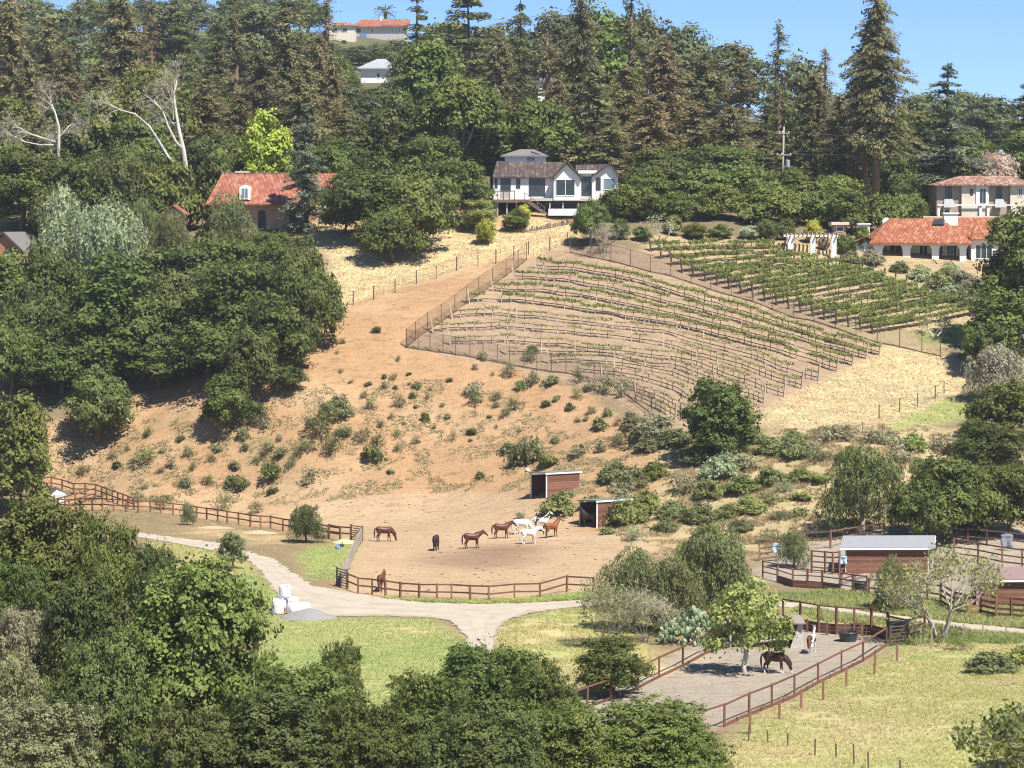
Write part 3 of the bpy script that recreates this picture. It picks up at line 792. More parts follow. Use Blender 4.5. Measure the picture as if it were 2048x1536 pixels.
P_('thin_conifer', conifer, dict(seed=35, Wd=5.5, Ht=22, levels=38, per=7, irregular=.65, droop=.15, card=.26, bare=.3, round_top=.4), dict(seed=36, Wd=5, Ht=22, levels=36, per=6, irregular=.65, droop=.2, card=.26, bare=.4, round_top=.4))
P_('cedar', conifer, dict(seed=41, Wd=11, Ht=18, levels=17, per=11, tiers=1, droop=.12, card=.42, thick=.28, irregular=.3, z0=.05, power=.8, step=.45),
   dict(seed=42, Wd=12, Ht=18, levels=15, per=12, tiers=1, droop=.05, up=.06, card=.44, thick=.3, irregular=.35, z0=.1, power=.6, step=.45),
   dict(seed=43, Wd=10, Ht=18, levels=18, per=11, tiers=1, droop=.25, card=.4, thick=.45, irregular=.25, z0=.03, power=.85, step=.45))
P_('big_redwood', conifer, dict(seed=45, Wd=12, Ht=30, levels=62, per=9, irregular=.5, droop=.3, card=.4, z0=.27, round_top=.55, power=.7, bare=.06), dict(seed=46, Wd=10, Ht=30, levels=50, per=7, irregular=.5, droop=.35, card=.4, z0=.27, round_top=.5, power=.8, bare=.08))
P_('umbrella', umbrella, dict(seed=51, n=12000), dict(seed=52, Wd=11, Ht=11, base=.45, n=12000), dict(seed=53, Wd=10, Ht=14, base=.3, n=12000))
P_('weeping', weeping, dict(seed=61, n=10000, size=.2), dict(seed=62, Wd=6, Ht=6.5, n=12000, size=.18), dict(seed=63, Wd=8, Ht=7, n=11000, size=.22))
P_('sage', weeping, dict(seed=64, Wd=10, Ht=5, upright=1, n=12000, size=.3))
P_('ground_oak', oak, dict(seed=28, n=12000, Wd=10, Ht=9, clear=.02, clumps=36), dict(seed=29, n=12000, Wd=10, Ht=8, clear=.02, clumps=34))
P_('near_bush', oak, dict(seed=30, n=20000, Wd=8, Ht=7, clear=.02, clumps=36, size=.16))
P_('wisp', weeping, dict(seed=65, Wd=2, Ht=1.6, n=800, size=.13, clumps=9, upright=1), dict(seed=66, Wd=2.3, Ht=1.5, n=800, size=.13, clumps=10, upright=1), dict(seed=67, Wd=1.8, Ht=1.9, n=700, size=.14, clumps=8, upright=1))
P_('shrub', shrub, dict(seed=71), dict(seed=72, Wd=2.2, Ht=1.0), dict(seed=73, Wd=1.7, Ht=1.5, n=600), dict(seed=74, Wd=2.4, Ht=1.3, clumps=12, n=900))
P_('dry_shrub', shrub, dict(seed=75, n=330, dry=.9, size=.13), dict(seed=76, n=280, dry=1.2, Wd=2.4, size=.13), dict(seed=77, n=330, dry=1.0, Ht=1.6, size=.13))
P_('big_shrub', shrub, dict(seed=78, Wd=4, Ht=2.6, n=3000, size=.17, clumps=18), dict(seed=79, Wd=4.4, Ht=2.4, n=3000, size=.17, clumps=20))

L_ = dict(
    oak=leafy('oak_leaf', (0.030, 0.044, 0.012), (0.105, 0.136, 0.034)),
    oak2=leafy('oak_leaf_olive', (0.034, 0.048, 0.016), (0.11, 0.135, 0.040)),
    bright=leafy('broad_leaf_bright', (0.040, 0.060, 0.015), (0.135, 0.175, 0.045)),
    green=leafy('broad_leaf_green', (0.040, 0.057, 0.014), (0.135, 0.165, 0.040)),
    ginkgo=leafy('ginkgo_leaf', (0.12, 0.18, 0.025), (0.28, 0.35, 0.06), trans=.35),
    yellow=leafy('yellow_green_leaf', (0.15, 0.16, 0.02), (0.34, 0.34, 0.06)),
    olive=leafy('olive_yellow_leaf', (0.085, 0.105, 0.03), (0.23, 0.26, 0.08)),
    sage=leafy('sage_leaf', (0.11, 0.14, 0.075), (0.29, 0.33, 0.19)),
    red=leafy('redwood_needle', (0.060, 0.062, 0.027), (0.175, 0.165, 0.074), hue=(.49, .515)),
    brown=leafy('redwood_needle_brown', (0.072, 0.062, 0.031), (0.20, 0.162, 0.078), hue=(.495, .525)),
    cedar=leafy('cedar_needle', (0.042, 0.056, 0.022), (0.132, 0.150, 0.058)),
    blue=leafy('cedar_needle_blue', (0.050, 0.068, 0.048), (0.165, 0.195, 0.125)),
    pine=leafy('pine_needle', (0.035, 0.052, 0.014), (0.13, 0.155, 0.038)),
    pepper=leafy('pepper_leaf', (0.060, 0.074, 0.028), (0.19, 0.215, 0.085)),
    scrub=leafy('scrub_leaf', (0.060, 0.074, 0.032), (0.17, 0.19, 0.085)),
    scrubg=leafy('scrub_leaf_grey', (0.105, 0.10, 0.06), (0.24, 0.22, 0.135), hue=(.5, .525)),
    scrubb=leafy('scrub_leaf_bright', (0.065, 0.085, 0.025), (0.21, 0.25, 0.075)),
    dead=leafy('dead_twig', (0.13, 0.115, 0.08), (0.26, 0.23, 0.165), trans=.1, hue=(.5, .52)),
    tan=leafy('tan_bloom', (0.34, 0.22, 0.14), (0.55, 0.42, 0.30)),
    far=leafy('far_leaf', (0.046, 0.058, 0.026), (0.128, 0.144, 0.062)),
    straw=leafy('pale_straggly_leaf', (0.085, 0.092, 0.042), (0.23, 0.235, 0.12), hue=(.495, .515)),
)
BARK = plain('bark_brown', (0.14, 0.10, 0.07), .95, .35, 3, (1, 1, .2))
BARKR = plain('bark_redwood', (0.22, 0.13, 0.09), .95, .3, 3, (1, 1, .2))
BARKW = plain('bark_pale', (0.55, 0.50, 0.44), .9, .25, 3, (1, 1, .3))
BARKM = plain('bark_pale_grey', (0.40, 0.36, 0.31), .9, .3, 3, (1, 1, .3))
BARKG = plain('bark_grey', (0.30, 0.26, 0.22), .95, .3, 3, (1, 1, .3))
_cnt = {}
PLANT_GROUP = {}
def plant(kind, leafmat, p, w, h, label, name, cat='tree', group=None, bark=BARK, var=None, rz=None, crown='crown', stem='trunk'):
    """one plant: an empty at its foot with a trunk and a crown"""
    k = _cnt.get(kind, 0); _cnt[kind] = k + 1
    lst = PROTO[kind]
    kw, (cm, tm) = lst[(k if var is None else var) % len(lst)]
    w0, h0 = kw.get('Wd', {'oak': 10, 'umbrella': 13, 'weeping': 7, 'shrub': 2, 'dry_shrub': 2, 'near_oak': 10}.get(kind, 10)), kw.get('Ht', {'oak': 9, 'umbrella': 12, 'weeping': 7, 'shrub': 1.3, 'dry_shrub': 1.3, 'near_oak': 9}.get(kind, 9))
    t = thing(name, p, label, cat, group, rz=(k * 2.39996) % 6.283 if rz is None else rz)
    sx = w / w0 / 1.02; sz = h / h0
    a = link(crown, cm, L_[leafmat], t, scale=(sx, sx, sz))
    a['kind'] = 'stuff' if False else 'part'; del a['kind']
    b = link(stem, tm, bark, t, scale=(sx, sx, sz))
    return t
def tree(kind, leafmat, px, Y, top, wpx, label, name='tree', py=None, **k):
    """placed by its foot at distance Y (or at ground pixel py); top row and width in photo pixels give its real size"""
    p = G(px, py) if py is not None else onground(px, Y)
    Yd = p.y
    h = at(px, top, Yd).z - p.z
    if kind in ('oak', 'far_oak', 'hedge_tree') and h / (wpx / pxm(Yd)) > 1.3:
        kind, k['var'] = 'column_tree', 1
    if kind in ('oak', 'far_oak', 'hedge_tree'): wpx = min(wpx, max(h, 1.0) / .5 * pxm(Yd))
    return plant(kind, leafmat, p, wpx / pxm(Yd), max(h, 1.0), label, name, **k)

# ================================================================== trees, one by one
# ---- foreground belt
G1 = 'dense trees along the bottom of the picture'
tree('near_leafy', 'bright', 385, 165, 1140, 350, 'big light green leafy tree in the foreground left of the white bales', 'broadleaf_tree', group=G1, var=0)
for row in [
    ('near_oak', 'green', 80, 196, 1018, 320, 'wide dark green tree in the left foreground below the pale shed'),
    ('near_oak', 'green', 225, 192, 1062, 190, 'dark green tree left of where the road comes out of the bushes'),
    ('near_oak', 'oak2', 300, 186, 1085, 130, 'narrow olive tree with top touching the road bend at left'),
    ('near_oak', 'oak', 20, 182, 1120, 200, 'dark tree at the left edge above the grey bush'),
    ('near_oak', 'oak2', 165, 168, 1165, 230, 'olive green tree just left of the big light green tree'),
    ('near_oak', 'oak2', 190, 158, 1290, 260, 'dark olive tree below the olive tree in the left foreground'),
    ('near_oak', 'oak', 620, 160, 1325, 290, 'dark tree right of the big light green tree, below the gravel heap'),
    ('near_oak', 'oak', 682, 163, 1282, 110, 'narrow dark pointed tree standing up against the green lawn'),
    ('near_oak', 'oak2', 540, 152, 1400, 340, 'dusty olive tree on the bottom edge under the big light green tree'),
    ('near_oak', 'oak', 735, 152, 1420, 250, 'dark tree on the bottom edge under the pale green lawn gap'),
    ('near_oak', 'oak', 960, 168, 1290, 280, 'dark tree whose top hides the foot of the branch road'),
    ('near_oak', 'oak', 850, 160, 1345, 210, 'dark tree on the left shoulder of the one hiding the branch road'),
    ('near_oak', 'oak', 1075, 166, 1330, 190, 'dark tree on the right shoulder of the one hiding the branch road'),
    ('near_oak', 'oak2', 960, 151, 1425, 330, 'dark olive tree on the bottom edge in the middle of the picture'),
    ('near_oak', 'oak', 1140, 156, 1410, 220, 'dark tree left of the near end of the sandy paddock'),
    ('near_oak', 'green', 1290, 160, 1402, 350, 'broad dark green tree in front of the sandy paddock, bottom edge'),
    ('near_oak', 'green', 1365, 158, 1440, 180, 'dark green tree touching the near corner of the paddock rail fence'),
    ('near_oak', 'oak2', 390, 150, 1430, 250, 'dark tree on the bottom edge under the left half of the light green tree'),
]:
    tree(row[0], row[1], *row[2:6], row[6], 'foreground_tree', group=G1)
tree('near_oak', 'scrubg', 30, 178, 1215, 130, 'grey leafless looking bush at the left edge of the foreground', 'grey_bush', cat='bush')
tree('near_oak', 'straw', 70, 152, 1400, 280, 'pale straggly olive bush in the bottom left corner', 'straggly_bush', cat='bush')
tree('near_oak', 'straw', 20, 160, 1320, 150, 'pale tan and olive bush above the bottom left corner', 'straggly_bush', cat='bush')
tree('near_bush', 'oak', 1222, 200, 1278, 165, 'dark round bushy tree against the far rail of the sandy paddock', 'bushy_tree', py=1392)
# brush and pepper trees between corral and paddock
tree('weeping', 'pepper', 1265, 226, 1095, 170, 'wispy grey green pepper tree nearest the right end of the corral fence', 'pepper_tree')
tree('weeping', 'pepper', 1350, 224, 1110, 150, 'wispy pepper tree in the middle of the clump behind the cactus', 'pepper_tree')
tree('weeping', 'pepper', 1435, 230, 1050, 210, 'tallest wispy pepper tree behind the cactus', 'pepper_tree')
tree('weeping', 'scrubb', 1380, 236, 1085, 130, 'wispy green tree between the two pepper trees behind the cactus', 'pepper_tree')
tree('airy', 'olive', 1490, 0, 1168, 178, 'yellow green tree growing inside the sandy paddock', 'paddock_tree', py=1345, bark=BARKW)
tree('weeping', 'pepper', 1588, 0, 1055, 78, 'small round pepper tree left of the white roofed stable', 'pepper_tree', py=1135)
tree('weeping', 'pepper', 1785, 0, 1115, 100, 'small pepper tree in front of the white roofed stable', 'pepper_tree', py=1222)
tree('weeping', 'oak2', 1730, 0, 890, 210, 'large drooping pepper tree behind the white roofed stable', 'pepper_tree', py=1072, bark=BARKG)
tree('oak', 'oak', 1905, 283, 920, 200, 'dark oak right of the drooping pepper tree', 'oak_tree')
tree('ground_oak', 'oak', 1965, 288, 928, 150, 'dark oak between the two dark oaks above the horse pens', 'oak_tree')
tree('oak', 'oak', 1838, 280, 960, 130, 'dark low oak against the drooping pepper tree', 'oak_tree')
tree('oak', 'oak', 2025, 288, 925, 150, 'dark oak at the right edge above the horse pens', 'oak_tree')
tree('weeping', 'oak2', 612, 0, 1005, 86, 'round bush on the outside of the corral fence by the road', 'round_bush', py=1085, cat='bush')
tree('airy', 'scrub', 465, 0, 1066, 66, 'small sapling on the grass beside the road bend', 'sapling', py=1138)
tree('weeping', 'scrub', 375, 0, 1006, 36, 'small grey green shrub outside the left rail fence', 'shrub', py=1050, cat='bush')
# right edge
tree('oak', 'green', 2015, 318, 762, 170, 'bright green tree at the right edge below the brown leafless bush', 'edge_tree')
tree('oak', 'green', 1955, 316, 835, 90, 'narrow green tree at the foot of the right edge trees', 'edge_tree')
tree('oak', 'oak', 1985, 312, 850, 150, 'dark low tree at the right edge above the pens', 'edge_tree')
tree('weeping', 'dead', 2000, 332, 690, 160, 'greyish brown half bare bush at the right edge', 'brown_bush', cat='bush')
tree('column_tree', 'oak', 2035, 352, 415, 165, 'tall dark tree at the right edge in front of the orange roofed villa', 'edge_tree', var=1)
tree('oak', 'green', 1992, 346, 572, 125, 'bright green tree below the villa at the right edge', 'edge_tree')
tree('oak', 'oak', 1975, 344, 645, 110, 'dark tree at the right end of the upper vineyard', 'edge_tree')
# ---- middle ground singles
tree('ground_oak', 'oak', 1440, 0, 762, 168, 'dense round oak standing at the lower corner of the vineyard', 'oak_tree', py=908, var=0)
tree('oak', 'oak2', 195, 0, 740, 150, 'lone oak on the bare slope with its shadow below it at left', 'oak_tree', py=887, var=0)
tree('ground_oak', 'green', 458, 0, 752, 118, 'low round oak at the lower edge of the left oak wood', 'oak_tree', py=850, var=1)
tree('oak', 'oak2', 580, 0, 728, 72, 'small round oak at the right tip of the left oak wood', 'oak_tree', py=785, var=1)
tree('oak', 'green', 40, 328, 788, 130, 'oak at the left edge behind the pale shed', 'oak_tree', var=4)
tree('oak', 'green', -30, 330, 770, 120, 'oak half out of the picture at the left edge', 'oak_tree', var=2)
GW = 'oaks of the wood on the left slope'
for row in [
    (608, 352, 512, 160, 'oak at the right end of the oak wood beside the straw slope', 'oak'),
    (548, 346, 600, 175, 'oak above the bare slope at the right side of the oak wood', 'oak'),
    (505, 342, 665, 130, 'oak in the front row right of centre of the oak wood', 'oak2'),
    (478, 354, 520, 190, 'oak in the upper right part of the oak wood', 'oak'),
    (420, 341, 640, 190, 'oak in the middle of the front row of the oak wood', 'oak'),
    (375, 350, 545, 190, 'oak in the centre of the oak wood', 'oak2'),
    (320, 338, 690, 180, 'oak in the front row behind the lone oak', 'oak'),
    (285, 346, 590, 190, 'oak left of the centre of the oak wood', 'oak2'),
    (235, 356, 505, 190, 'oak under the silvery willow in the oak wood', 'oak'),
    (190, 342, 620, 170, 'oak above the lone oak in the oak wood', 'oak'),
    (125, 338, 670, 170, 'oak in the front row at the left of the oak wood', 'oak'),
    (75, 348, 560, 180, 'oak in the left part of the oak wood', 'oak2'),
    (25, 340, 640, 140, 'oak in the front row at the left edge of the oak wood', 'oak'),
    (110, 362, 500, 180, 'oak below the grey gable roof at the left edge', 'oak'),
    (10, 362, 505, 150, 'oak at the left edge directly under the grey roof', 'green'),
    (345, 368, 490, 190, 'oak below the small tan garden building', 'oak2'),
    (440, 372, 470, 180, 'oak below the left end of the red tiled house', 'oak'),
    (545, 374, 462, 180, 'oak below the middle of the red tiled house', 'oak'),
    (600, 366, 480, 110, 'oak below the right end of the red tiled house', 'oak2'),
    (85, 333, 725, 120, 'small dark oak at the foot of the oak wood left of the lone oak', 'oak'),
]:
    front = row[1] <= 342 and row[0] < 500
    tree('oak', row[5], row[0], row[1] + (10 if row[1] < 352 and row[0] < 500 else 0), row[2], row[3], row[4], 'oak_tree', group=GW,
         py=float(np.interp(row[0], [0, 250, 420, 520], [792, 778, 764, 748])) if front else None)
tree('sage', 'sage', 190, 383, 440, 260, 'pale silvery green willow above the oak wood at left', 'willow')
tree('airy', 'sage', 130, 388, 378, 95, 'small pale green tree above the silvery willow', 'pale_tree')
tree('hedge_tree', 'green', 345, 410, 330, 130, 'bushy green tree between the white dead tree and the red tiled house', 'bushy_tree')
tree('weeping', 'pepper', 342, 389, 415, 90, 'wispy tree half hiding the small tan building', 'wispy_tree')
tree('weeping', 'pepper', 455, 390, 388, 120, 'wispy grey green tree in front of the left end of the tiled roof', 'wispy_tree')
tree('weeping', 'pepper', 285, 394, 400, 90, 'wispy tree left of the small tan garden building', 'wispy_tree')
tree('oak', 'oak', 45, 412, 300, 190, 'dark oak behind the grey gable roof at the left edge', 'oak_tree')
tree('oak', 'oak', 150, 410, 310, 160, 'dark oak behind the small pale green tree', 'oak_tree')
tree('oak', 'oak2', 240, 408, 290, 160, 'dark oak left of the bushy green tree below the white dead tree', 'oak_tree')
tree('cedar', 'blue', 612, 386, 205, 150, 'grey green cedar growing in front of the red tiled house', 'cedar_tree', var=2, py=462)
GM = 'oaks left of the white house'
for row in [
    (735, 392, 325, 190, 'wide oak on the straw bank left of the white house', 'oak'),
    (830, 388, 345, 190, 'wide oak nearest the fence on the straw bank', 'oak'),
    (905, 400, 318, 150, 'oak touching the left end of the white house', 'oak'),
    (690, 396, 395, 90, 'low oak at the right end of the red tiled house', 'green'),
    (785, 384, 410, 150, 'low oak hanging over the straw bank', 'oak'),
]:
    tree('oak', row[5], row[0], row[1], row[2], row[3], row[4], 'oak_tree', group=GM)
tree('oak', 'olive', 958, 0, 398, 76, 'yellow green bushy tree at the foot of the white house', 'bushy_tree', py=462, var=2)
tree('hedge_tree', 'yellow', 972, 0, 440, 42, 'small yellow green bush below the bushy tree by the white house', 'garden_bush', py=487, cat='bush')
tree('hedge_tree', 'oak', 1033, 0, 420, 62, 'dark round bush below the deck of the white house', 'garden_bush', py=460, cat='bush')
tree('hedge_tree', 'yellow', 1046, 0, 410, 34, 'yellow flowering bush beside the deck stairs', 'garden_bush', py=442, cat='bush')
tree('oak', 'oak', 1180, 0, 405, 84, 'dark oak just right of the straw bank below the white house', 'oak_tree', py=490)
GH = 'round green trees right of the white house'
for row in [
    (1262, 404, 372, 120, 'round green tree touching the right end of the white house', 'green'),
    (1290, 420, 340, 130, 'round green tree behind the one beside the white house', 'bright'),
    (1400, 420, 338, 150, 'light green tree at the left of the long green row', 'bright'),
    (1500, 422, 338, 150, 'light green tree at the middle of the long green row', 'bright'),
    (1590, 424, 345, 140, 'light green tree in the long green row below the utility pole', 'bright'),
    (1665, 426, 350, 120, 'light green tree in the long green row left of the twin redwood trunks', 'bright'),
    (1340, 406, 388, 130, 'darker green tree in front row nearest the bare garden tree', 'green'),
    (1440, 408, 372, 150, 'darker green tree in the front row above the left of the vineyard', 'green'),
    (1545, 408, 372, 150, 'darker green tree in the front row above the middle of the vineyard', 'green'),
    (1620, 410, 385, 110, 'darker green tree in the front row above the white pergola', 'green'),
    (1700, 406, 385, 110, 'dark oak above the right end of the white pergola', 'oak'),
    (1765, 408, 388, 110, 'broad leaved tree behind the villa chimney', 'green'),
    (1815, 414, 390, 90, 'green tree left of the upper villa', 'green'),
]:
    tree('hedge_tree', row[5], row[0], row[1], row[2], row[3], row[4], 'garden_tree', group=GH)
for i, (px, py, top, w, mm, lb) in enumerate([
    (1240, 478, 440, 46, 'green', 'low green bush right of the bare garden tree'), (1285, 480, 452, 40, 'bright', 'low light green bush at the top left of the upper vineyard'),
    (1390, 476, 448, 60, 'green', 'low hedge bush behind the top vineyard row, leftmost'), (1440, 476, 450, 60, 'bright', 'low hedge bush behind the top vineyard row, second from left'),
    (1500, 478, 452, 46, 'sage', 'pale grey bush behind the top vineyard row'), (1535, 480, 440, 50, 'oak2', 'rounded olive bush left of the white pergola'),
    (1570, 480, 440, 52, 'oak2', 'rounded olive bush behind the left post of the pergola'), (1625, 485, 440, 40, 'yellow', 'yellow green bush behind the pergola'),
    (1690, 508, 470, 44, 'bright', 'light green bush between pergola and villa'), (1725, 500, 455, 44, 'green', 'green bush left of the villa chimney'), (1345, 470, 430, 44, 'green', 'green bush right of the small white trunked tree')]):
    tree('hedge_tree', mm, px, 0, top, w, lb, 'garden_bush', py=py, cat='bush', group='garden bushes above the upper vineyard')

# ---- the wooded hill behind
GB = 'trees of the wooded hill behind the houses'
BACK = [
    # kind, leaf, px, Y, top, width, label
    ('redwood', 'brown', 25, 470, -15, 120, 'brownish redwood at the top left corner'),
    ('redwood', 'red', 100, 500, 30, 110, 'green brown redwood second from the top left corner'),
    ('thin_conifer', 'blue', 160, 500, -20, 100, 'thin grey conifer near the top left corner'),
    ('redwood', 'red', 248, 520, -25, 140, 'dark redwood standing against the gap of sky at the top left'),
    ('redwood', 'red', 60, 452, 110, 110, 'redwood behind the left grey dead tree'),
    ('redwood', 'brown', 130, 462, 90, 100, 'brown redwood right of the left grey dead tree'),
    ('thin_conifer', 'brown', 304, 500, 20, 90, 'conifer with a pale bare trunk between the two grey dead trees'),
    ('redwood', 'red', 205, 470, 120, 120, 'redwood between the two grey dead trees'),
    ('cedar', 'cedar', 365, 520, 20, 130, 'layered cedar on the skyline left of centre'),
    ('cedar', 'cedar', 440, 500, 45, 150, 'layered grey green cedar above the white dead tree'),
    ('thin_conifer', 'red', 472, 480, 10, 100, 'thin conifer with visible trunk above the yellow green tree'),
    ('far_oak', 'far', 510, 620, 5, 120, 'dark bluish tree on the skyline left of the bare conifers'),
    ('redwood', 'red', 575, 480, -15, 130, 'tall redwood above the yellow green tree'),
    ('thin_conifer', 'blue', 655, 560, -10, 110, 'grey half bare tree left of the hilltop house'),
    ('redwood', 'brown', 640, 480, 70, 110, 'brown redwood below the grey half bare tree'),
    ('redwood', 'brown', 668, 462, 105, 80, 'brown redwood left of the small white hip roofed house'),
    ('redwood', 'red', 520, 470, 100, 120, 'redwood directly behind the yellow green tree'),
    ('redwood', 'brown', 415, 455, 160, 130, 'brown redwood right of the white dead tree'),
    ('redwood', 'brown', 480, 446, 190, 120, 'brownish redwood left of the yellow green tree'),
    ('redwood', 'red', 610, 455, 120, 110, 'redwood right of the yellow green tree'),
    ('oak', 'green', 20, 438, 195, 110, 'green tree at the left edge under the redwoods'),
    ('oak', 'oak2', 150, 440, 200, 130, 'olive tree behind the left grey dead tree'),
    ('umbrella', 'pine', 305, 446, 130, 180, 'flat topped pine behind the white dead tree'),
    ('umbrella', 'pine', 210, 440, 180, 130, 'small flat topped pine left of the white dead tree'),
    ('oak', 'oak', 290, 432, 225, 150, 'dark tree in shade behind the white dead tree'),
    ('oak', 'oak2', 435, 428, 260, 130, 'dark olive tree right of the foot of the white dead tree'),
    ('far_oak', 'far', 60, 700, 5, 150, 'far tree on the skyline at the left'),
    ('far_oak', 'far', 345, 650, 0, 120, 'far dark tree on the skyline right of the sky gap'),
    ('far_oak', 'far', 130, 640, 20, 160, 'far tree on the skyline second from left'),
    ('far_oak', 'green', 150, 560, 80, 160, 'bright round tree below the skyline at the left'),
    ('far_oak', 'far', 590, 640, 60, 160, 'far tree below the skyline left of the hilltop house'),
    ('far_oak', 'green', 655, 640, 110, 110, 'green tree below the hilltop house terrace'),
    ('far_oak', 'far', 790, 770, 80, 110, 'tree directly below the hilltop house'),
    ('cedar', 'blue', 752, 440, 190, 150, 'bluish grey deodar cedar left of the flat topped pines'),
    ('cedar', 'cedar', 690, 428, 215, 120, 'green deodar cedar right of the red tiled house'),
    ('cedar', 'cedar', 720, 434, 250, 110, 'small deodar cedar between the two larger cedars'),
    ('cedar', 'cedar', 835, 540, -35, 130, 'layered cedar just right of the hilltop house'),
    ('cedar', 'cedar', 935, 520, -45, 190, 'largest layered cedar on the skyline at the centre'),
    ('cedar', 'cedar', 1040, 540, -20, 130, 'dark layered cedar on the skyline right of the largest cedar'),
    ('umbrella', 'pine', 862, 446, 80, 165, 'tall rounded green pine left of the flat topped pine'),
    ('umbrella', 'pine', 925, 430, 155, 200, 'flat topped stone pine with bare grey limbs above the white house'),
    ('umbrella', 'pine', 1075, 428, 200, 165, 'flat topped stone pine directly behind the white house'),
    ('oak', 'oak2', 790, 436, 200, 140, 'dark pine mass between the cedar and the stone pine'),
    ('oak', 'oak', 985, 432, 250, 130, 'dark tree between the two flat topped pines'),
    ('redwood', 'red', 1000, 480, 65, 110, 'redwood with pale trunk below the dark layered cedar'),
    ('thin_conifer', 'brown', 1095, 476, 30, 120, 'half bare brown conifer left of the tall brown redwoods'),
    ('redwood', 'red', 1160, 480, -25, 120, 'tall redwood with pale trunk in the centre right skyline'),
    ('far_oak', 'green', 1205, 520, 15, 150, 'rounded green tree on the skyline right of centre'),
    ('thin_conifer', 'red', 1262, 486, -25, 110, 'thin dark conifer rising above the skyline right of centre'),
    ('redwood', 'brown', 1115, 452, 160, 120, 'brown redwood above the right end of the white house'),
    ('redwood', 'red', 1190, 450, 120, 130, 'green brown redwood right of the stone pine'),
    ('redwood', 'brown', 1250, 458, 130, 130, 'brown redwood below the thin dark conifer'),
    ('far_oak', 'far', 1365, 560, 52, 130, 'rounded tree on the skyline left of the brown cedars'),
    ('redwood', 'brown', 1325, 470, 75, 140, 'large brown redwood right of centre'),
    ('redwood', 'red', 1410, 474, 105, 150, 'broad green brown redwood below the rounded skyline tree'),
    ('cedar', 'brown', 1478, 468, 88, 150, 'rusty brown cedar with side branches against the sky'),
    ('thin_conifer', 'cedar', 1556, 474, 45, 110, 'thin grey green conifer rising against the sky'),
    ('far_oak', 'far', 1600, 540, 120, 140, 'green tree on the skyline behind the utility pole'),
    ('thin_conifer', 'brown', 1648, 500, 88, 70, 'small half bare conifer left of the giant redwood'),
    ('redwood', 'red', 1625, 470, 150, 120, 'conifer above the utility pole'),
    ('cedar', 'cedar', 1530, 450, 190, 130, 'cedar left of the utility pole'),
    ('redwood', 'brown', 1390, 446, 200, 140, 'brown redwood behind the long green row at left'),
    ('redwood', 'brown', 1300, 442, 190, 130, 'brown redwood behind the right end of the white house'),
    ('redwood', 'red', 1460, 442, 210, 120, 'dull green redwood behind the middle of the long green row'),
    ('redwood', 'red', 1220, 436, 230, 110, 'low redwood behind the roof of the white house'),
    ('cedar', 'cedar', 1620, 440, 210, 120, 'cedar right of the utility pole'),
    ('redwood', 'red', 1680, 448, 190, 110, 'conifer against the left side of the giant redwood'),
    ('far_oak', 'oak', 1835, 472, 225, 150, 'dark round tree right of the giant redwood'),
    ('far_oak', 'oak', 1800, 458, 235, 110, 'dark tree close behind the giant redwood'),
    ('cedar', 'blue', 1892, 452, 118, 190, 'pointed blue green cedar alone against the sky at right'),
    ('far_oak', 'far', 1985, 600, 195, 150, 'far grey green tree on the skyline right of the pointed cedar'),
    ('far_oak', 'far', 1850, 620, 188, 150, 'far tree on the skyline left of the pointed cedar'),
    ('far_oak', 'far', 1930, 640, 185, 120, 'far tree on the skyline just behind the pointed cedar'),
    ('cedar', 'cedar', 2045, 480, 165, 120, 'dark cedar cut off by the right edge'),
    ('hedge_tree', 'green', 1935, 470, 275, 130, 'green tree behind the tan blooming tree'),
    ('hedge_tree', 'green', 2045, 470, 260, 90, 'green tree at the right edge behind the upper villa'),
    ('hedge_tree', 'oak', 1880, 478, 300, 110, 'dark green tree behind the long white wall'),
    ('hedge_tree', 'tan', 1990, 462, 305, 80, 'tan blooming tree behind the roof of the upper villa'),
    ('far_oak', 'far', 1700, 600, 180, 130, 'far tree behind the giant redwood'),
    ('oak', 'oak', 1440, 432, 290, 150, 'dark tree in shade behind the long green row'),
    ('oak', 'oak', 1330, 430, 290, 140, 'dark tree in shade behind the right wing of the white house'),
    ('oak', 'oak', 1780, 448, 300, 120, 'dark tree in shade right of the twin redwood trunks'),
    ('oak', 'oak2', 570, 424, 300, 130, 'dark tree behind the ridge of the red tiled house'),
    ('oak', 'oak', 655, 420, 280, 120, 'dark tree behind the right end of the tiled roof'),
    ('oak', 'green', 860, 420, 270, 120, 'green tree under the limbs of the stone pine'),
    ('far_oak', 'far', 470, 760, 20, 140, 'far tree on the skyline above the cedars'),
    ('far_oak', 'far', 1110, 640, 30, 170, 'far tree on the skyline behind the half bare conifer'),
    ('far_oak', 'far', 1450, 600, 90, 170, 'far tree behind the rusty brown cedar'),
    ('far_oak', 'far', 1290, 600, 25, 130, 'far tree behind the thin dark conifer'),
    ('far_oak', 'far', 880, 640, 60, 170, 'far tree behind the largest layered cedar'),
    ('far_oak', 'far', 1000, 640, 50, 150, 'far tree between the two layered cedars'),
]
for k_, lf, px, Y, top, w, lb in BACK:
    nm = {'redwood': 'redwood_tree', 'cedar': 'cedar_tree', 'umbrella': 'stone_pine', 'thin_conifer': 'conifer_tree', 'far_oak': 'hillside_tree', 'oak': 'hillside_tree', 'hedge_tree': 'hillside_tree'}[k_]
    v = {925: 0, 1075: 1, 862: 2}.get(px) if k_ == 'umbrella' else None
    tree(k_, lf, px, Y, top, w * (1.3 if k_ == 'redwood' else 1.15), lb, nm, group=GB, bark=BARKR if k_ in ('redwood', 'thin_conifer') else BARKG if k_ == 'umbrella' else BARK, var=v)
tree('big_redwood', 'red', 1750, 436, -25, 185, 'giant redwood on bare trunk, tallest tree at right', 'redwood_tree', bark=BARKR, var=0)
tree('big_redwood', 'red', 1728, 440, 60, 130, 'second redwood trunk just left of the giant redwood', 'redwood_tree', bark=BARKR, var=1)
